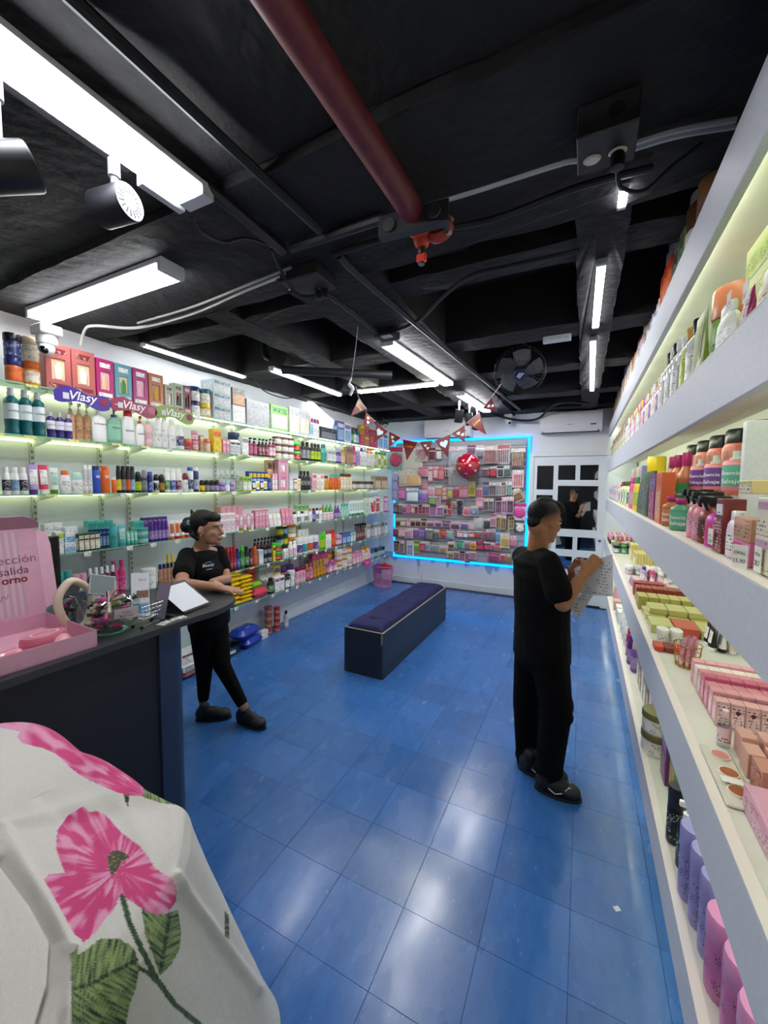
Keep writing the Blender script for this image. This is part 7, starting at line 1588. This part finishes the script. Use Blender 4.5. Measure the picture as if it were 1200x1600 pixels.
# ================================================================== packs hanging on the slatwall
# photo rectangle of each pack (slatwall close-up measure), card colour, goods colour, kind of goods
PEG = ['''80,190,290,455,#7fc4bc,#c8205a,shower cap;190,330,300,460,#e9e4da,#d8d2c4,white towel turban;290,372,280,390,#d8b0aa,#b47a78,round brush set;385,432,290,385,#d49aa8,#5a2430,pink bottle pack;440,482,285,380,#1c1c20,#e8e2d8,black compact pack;540,662,285,420,#c6c8ce,#e6e8ea,large clear mirror pack;672,732,270,340,#c8a0b4,#7a4a70,lash pack;740,790,272,350,#c2c8d0,#8a94a4,clear tool pack;795,896,280,405,#d8a8a4,#b46a62,pink brush set;900,992,270,410,#e2ded8,#c0606a,white brush set;1000,1106,295,440,#1a1a1c,#d0a88a,black brush case''',
'''155,220,460,575,#e4d9c6,#cfc0a8,cream cotton pack;222,322,465,572,#ecd2a8,#e6b880,peach sponge pack;305,380,435,505,#e8a6b8,#dc7f98,pink bonnet pack;380,414,430,545,#d8485a,#f0d4d8,red print pack;416,452,430,520,#d23a4c,#f0c8cc,red heart pack;455,496,430,530,#c8202e,#e88a90,bright red pack;500,541,435,515,#3a3440,#c8b4bc,dark clip pack;542,680,425,572,#e6ccd0,#f2e6e6,large pale pink pack;682,736,480,542,#e0c63a,#8a7a20,yellow pack;780,832,440,492,#9a6a7c,#5a3444,plum case pack;838,896,430,508,#3a2024,#c02a40,black and red pack;900,946,425,508,#bcd0c8,#2c3034,grey green pack;948,1000,425,505,#b4dccc,#3a4a48,mint pack;1015,1092,460,586,#e2b4c0,#c06a5a,pink brush pack''',
'''110,155,470,680,#7f7ac0,#a8a2d8,long lilac strip;157,212,595,672,#a88ac4,#e06aa8,lilac pack;215,307,590,696,#3a74c4,#e8eef4,blue and white pack;308,376,605,692,#d8a8d4,#8a5ab4,orchid pack;335,372,540,602,#e4a8b8,#c87a94,small pink pack;380,426,580,646,#ecc6d6,#d890b0,pale pink pack;428,484,572,650,#4fb490,#d88a70,sea green pack;486,522,582,680,#c86a8a,#e8c4a0,striped strip pack;525,562,582,668,#8aa8d0,#d8c84a,blue yellow pack;565,612,580,662,#e07a94,#c83a50,rose pack;615,682,575,662,#e46a8c,#f0a8bc,hot rose pack;685,730,545,652,#e2d04a,#a8a030,yellow card;732,786,588,662,#e08aa0,#b84a64,rosy clip pack;790,836,545,652,#d89070,#4a6a9a,orange print pack;840,890,550,650,#b8a8a4,#6a5a58,clear tweezer pack;893,928,550,648,#c4ccd0,#7a8088,silver tweezer pack;930,962,550,648,#c8b8b4,#8a6a5a,bronze tweezer pack;965,1006,545,642,#b8d8cc,#8ab4a4,mint tool pack;1025,1112,590,692,#c4b08a,#7a5a3a,tilted tan card''',
'''120,152,705,782,#2a262a,#8a7a80,black comb card;153,186,705,782,#3a3034,#b09aa0,black clip card;188,216,712,782,#d08ab8,#8a4a80,mauve card;218,248,712,782,#d84a7a,#f0a0bc,pink clip card;250,279,712,782,#b87a90,#e8c0cc,dusky card;281,306,715,785,#d8607c,#3a2028,rose razor card;308,333,715,785,#e07a94,#4a2430,pink razor card;335,360,715,785,#d86a8a,#542a34,third razor card;362,391,715,785,#e08aa4,#4a2830,blush razor card;393,441,720,802,#dca0cc,#7a4a8a,orchid scissor card;445,493,720,802,#d8a4d0,#6a4488,lilac scissor card;496,524,722,790,#c8b0a8,#6a4a44,taupe card;526,561,728,792,#e48a94,#c84a5c,coral card;380,436,650,716,#24281f,#7ab04a,black and green pack;438,470,652,716,#e0b0c4,#b87a9a,slim pink strip;515,551,685,732,#c83444,#7a1a24,red bow;553,591,690,736,#d8c0a8,#a88a6a,beige puff;593,641,675,727,#a890b8,#1c1a20,purple black puff;593,641,742,792,#b49ac0,#1e1c22,violet black puff;645,692,730,800,#e8a0b4,#e0607c,heart puff;695,750,725,802,#e6a8bc,#7ab8d0,pink puff set;735,796,660,742,#e48aa8,#f0c0d0,pink box pack;798,830,670,762,#b8a8a8,#5a4648,clear file pack;832,866,670,762,#a89898,#4a3c3e,grey file pack;884,930,662,786,#e0a0c8,#4a3a40,tall pink tool card;933,968,660,786,#e2a4cc,#5a4048,tall pink pen card;970,1016,658,786,#dfa0c6,#4a343c,tall rose tool card;1020,1112,705,832,#dcc0d4,#d83a9a,round magenta brush pack''',
'''140,170,815,880,#c8a070,#2c2420,gold brown card;172,214,815,880,#b89468,#e8dcc8,tan card;216,248,818,882,#c89aa0,#e8c8cc,dusky lash card;250,284,818,882,#d8a090,#3a2a28,peach lash card;286,326,818,882,#cfa294,#3a2c2a,nude lash card;328,368,820,882,#d8b098,#4a3430,sand lash card;370,428,835,882,#dca8cc,#5a4a60,wide pink lash box;430,482,835,884,#d8a4c8,#54445a,second wide lash box;484,546,836,884,#dca6ca,#58485c,third wide lash box;548,620,838,906,#dfacd0,#4a3a4c,four dot card;622,682,845,887,#c8a0d4,#7a5a90,lilac nail card;684,724,838,902,#bcd8c8,#e8b8c4,mint card;726,792,815,902,#e0dedc,#b8bcc0,white glove pack;795,842,815,898,#a8a0a4,#4a4448,dark clear pack;848,890,785,882,#dcaebc,#b07a8a,tall blush card;891,924,790,892,#b8a060,#6a5628,gold file card;926,960,795,902,#b09a5c,#4c3c20,bronze file card;985,1020,810,900,#c0a86c,#5a4626,brass file card;1035,1102,850,926,#2c2c30,#e8e4e0,black and white puff''',
'''120,155,885,955,#2a2226,#8a3a44,black gloss card;157,207,885,957,#e09aa0,#f0c4c8,salmon purse;208,262,888,968,#e4dcd8,#c890a0,white tassel pack;264,310,888,958,#b07ab8,#7a4488,purple pouch;312,356,888,958,#b49ad4,#8a6ab8,lilac pouch;358,416,890,985,#2c2a2e,#7a787c,black glove pack;418,462,900,982,#9aa09a,#5a605c,grey sponge pack;464,516,900,962,#e08a64,#c85a34,coral puff;518,572,908,978,#9a6ac0,#7ac49a,purple and green puff;594,641,910,962,#b02a3c,#f0d4d4,wine pack;642,681,912,965,#4a90c4,#f0f0f0,blue and white roll;682,726,910,963,#b8283c,#e8c8c0,red roll;728,779,908,965,#1f8a4a,#c82a34,green and red roll;784,816,900,978,#d8a8b4,#a86a7c,clear pink pack;818,850,900,978,#d4a0ae,#b0707c,rosy clear pack;852,886,895,1000,#c8b4b8,#8a6a74,long clear pack;888,921,900,1004,#9cc4e4,#5a8ab8,tall blue card;924,986,930,1042,#e2cc94,#b89a54,straw yellow card;990,1042,950,1032,#e6b4c4,#d07a98,pink end pack''',
'''122,164,988,1072,#c8a478,#2a2a30,wooden brush;166,202,985,1076,#b8875c,#2a4a8a,wood and blue brush;222,270,990,1102,#e0e4ea,#4a74b8,white and blue tube pack;274,317,988,1076,#c4d87a,#7a9a34,lime card;319,361,990,1070,#a81f34,#d8606c,crimson card;363,390,990,1060,#b8c8d8,#7a94b4,pale blue card;392,462,1000,1076,#d4d4d2,#a8aaa8,crinkled clear bag;464,521,1018,1078,#d8c8b0,#b08a4a,gold earring card;528,577,990,1046,#d8c4a0,#5a4a34,beige square card;588,642,985,1046,#9cd4b8,#3a9a74,mint frog puff;648,697,985,1046,#b09ac8,#8a7060,lilac powder card;697,737,990,1052,#e4bc2a,#d8701f,yellow duck puff;738,796,990,1060,#1e1a1e,#d82a5c,black and pink nail card;798,848,990,1062,#1c181c,#e03464,second black nail card;850,882,1000,1052,#d88aa8,#a84a74,small rose card;884,922,1008,1062,#e8a84a,#d06a8a,orange cookie puff''',
'''526,572,1062,1116,#d4bc94,#8a744c,tan hair net card;578,616,1062,1130,#3a2c34,#d0a0b4,dark bow clip;618,655,1062,1140,#d490ac,#2a2226,black pink bow clip;657,688,1062,1150,#2c2228,#c87898,long bow clip;690,738,1062,1126,#dc9cb8,#a85c80,pink bow clip;828,916,1074,1142,#dc86ac,#b04a7c,large pink bow pack;924,962,1082,1140,#d06a70,#d81a34,red strawberry clip;968,992,1085,1150,#c8a460,#8a6a34,little gold card''']
RN = ['top', 'second', 'third', 'fourth', 'fifth', 'sixth', 'seventh', 'lowest']
def lighten(c, t):
    q = [int(c[i:i + 2], 16) for i in (1, 3, 5)]; return '#%02x%02x%02x' % tuple(int(v + (255 - v) * t) for v in q)
hook = MB().tube([(0, 0, 0), (0, -.09, -.002), (0, -.1, .006)], .002, 5).mesh('hook'); hook.materials.append(MAT('#b8bac0', .3, .8))
for ri, row in enumerate(PEG):
    for k, e in enumerate(row.split(';')):
        x0, x1, y0, y1, c1, c2, what = e.split(','); x0, x1, y0, y1 = map(float, (x0, x1, y0, y1))
        yy = PY - .028 - .03 * ((k * 7 + ri * 3) % 3) / 2
        A = ony(590 + x0 / 4.8, 640 + y0 / 4.8, yy); B = ony(590 + x1 / 4.8, 640 + y1 / 4.8, yy)
        wd, ht = abs(B.x - A.x) * 1.1, abs(A.z - B.z) * 1.06; cx = (A.x + B.x) / 2
        r = empty('hanging_pack', (cx, yy, B.z)); rnd = random.random(); th = .004
        roll_ = random.uniform(-.04, .04) if 'tilted' not in what else -.5
        r.rotation_euler.y = roll_
        W = wd / 2
        MB().box(-W, W, -th / 2, th / 2, 0, ht, .001).build('backing_card', PRINT(lighten(c1, .18), '#f4f0ee' if lum(c1) < .3 else '#8a5a6c', 70., .35, .45), r)
        hd = MAT(lighten(c2, .12), .4)
        if 'round' in what or 'puff' in what or 'bonnet' in what or 'cap' in what:
            MB().ball((0, -th / 2 - .008, ht * .45), (W * .78, .016, min(W * .78, ht * .4)), 16, 8).build('goods', hd, r)
        elif any(s_ in what for s_ in ('set', 'case', 'brush', 'razor', 'tool', 'pen', 'file', 'tweezer', 'clip', 'scissor', 'tube')):
            nb = max(2, min(6, int(wd / .035)))
            for q in range(nb):
                px_ = -W * .72 + 1.44 * W * (q + .5) / nb
                MB().tube([(px_, -th / 2 - .007, ht * .12), (px_, -th / 2 - .007, ht * .5), (px_, -th / 2 - .007, ht * .72)], [min(.008, W / nb * .5), min(.006, W / nb * .4), min(.012, W / nb * .75)], 6).build('goods', hd, r)
        elif 'card' in what or 'box' in what or 'roll' in what:
            MB().box(-W * .7, W * .7, -th / 2 - .016, -th / 2, ht * .15, ht * .6, .004).build('goods', hd, r)
        elif 'strip' in what:
            for q in range(3): MB().box(-W * .7, W * .7, -th / 2 - .01, -th / 2, ht * (.08 + .3 * q), ht * (.3 + .3 * q), .003).build('goods', hd, r)
        else:
            MB().loft([[(a * W * .75 * s_, -th / 2 - .018 * (1 - (1 - s_)), b) for a, b in ((-1, ht * .1), (1, ht * .1), (1, ht * .66), (-1, ht * .66))] if False else [(a * W * s_, -th / 2 - t_, ht * .38 + (b - .5) * ht * .6 * s_) for a, b in ((-.8, 0), (.8, 0), (.8, 1), (-.8, 1))] for s_, t_ in ((1, 0), (.95, .012), (.75, .02))]).build('goods', hd, r)
        MB().box(-W * .9, W * .9, -th / 2 - .0012, -th / 2, ht * .78, ht * .97).build('header_print', PRINT('#f0e8ea' if (k + ri) % 3 else c2, '#5a3a4a', 90.), r)
        if any(s_ in what for s_ in ('clear', 'large', 'bag', 'set', 'cap', 'tool')): MB().box(-W * 1.02, W * 1.02, -th / 2 - .022, -th / 2 - .0205, -ht * .01, ht * .75).build('plastic_front', CLEAR('#f6f8fa', .16), r)
        ob('hook', hook, None, slat, (cx - slat.location.x, .0, B.z + ht * .95 - PZ0))
        tag(r, f'{what}, {ORD[k]} from left in the {RN[ri]} slatwall row', 'hanging pack', 'goods hanging on the slatwall')
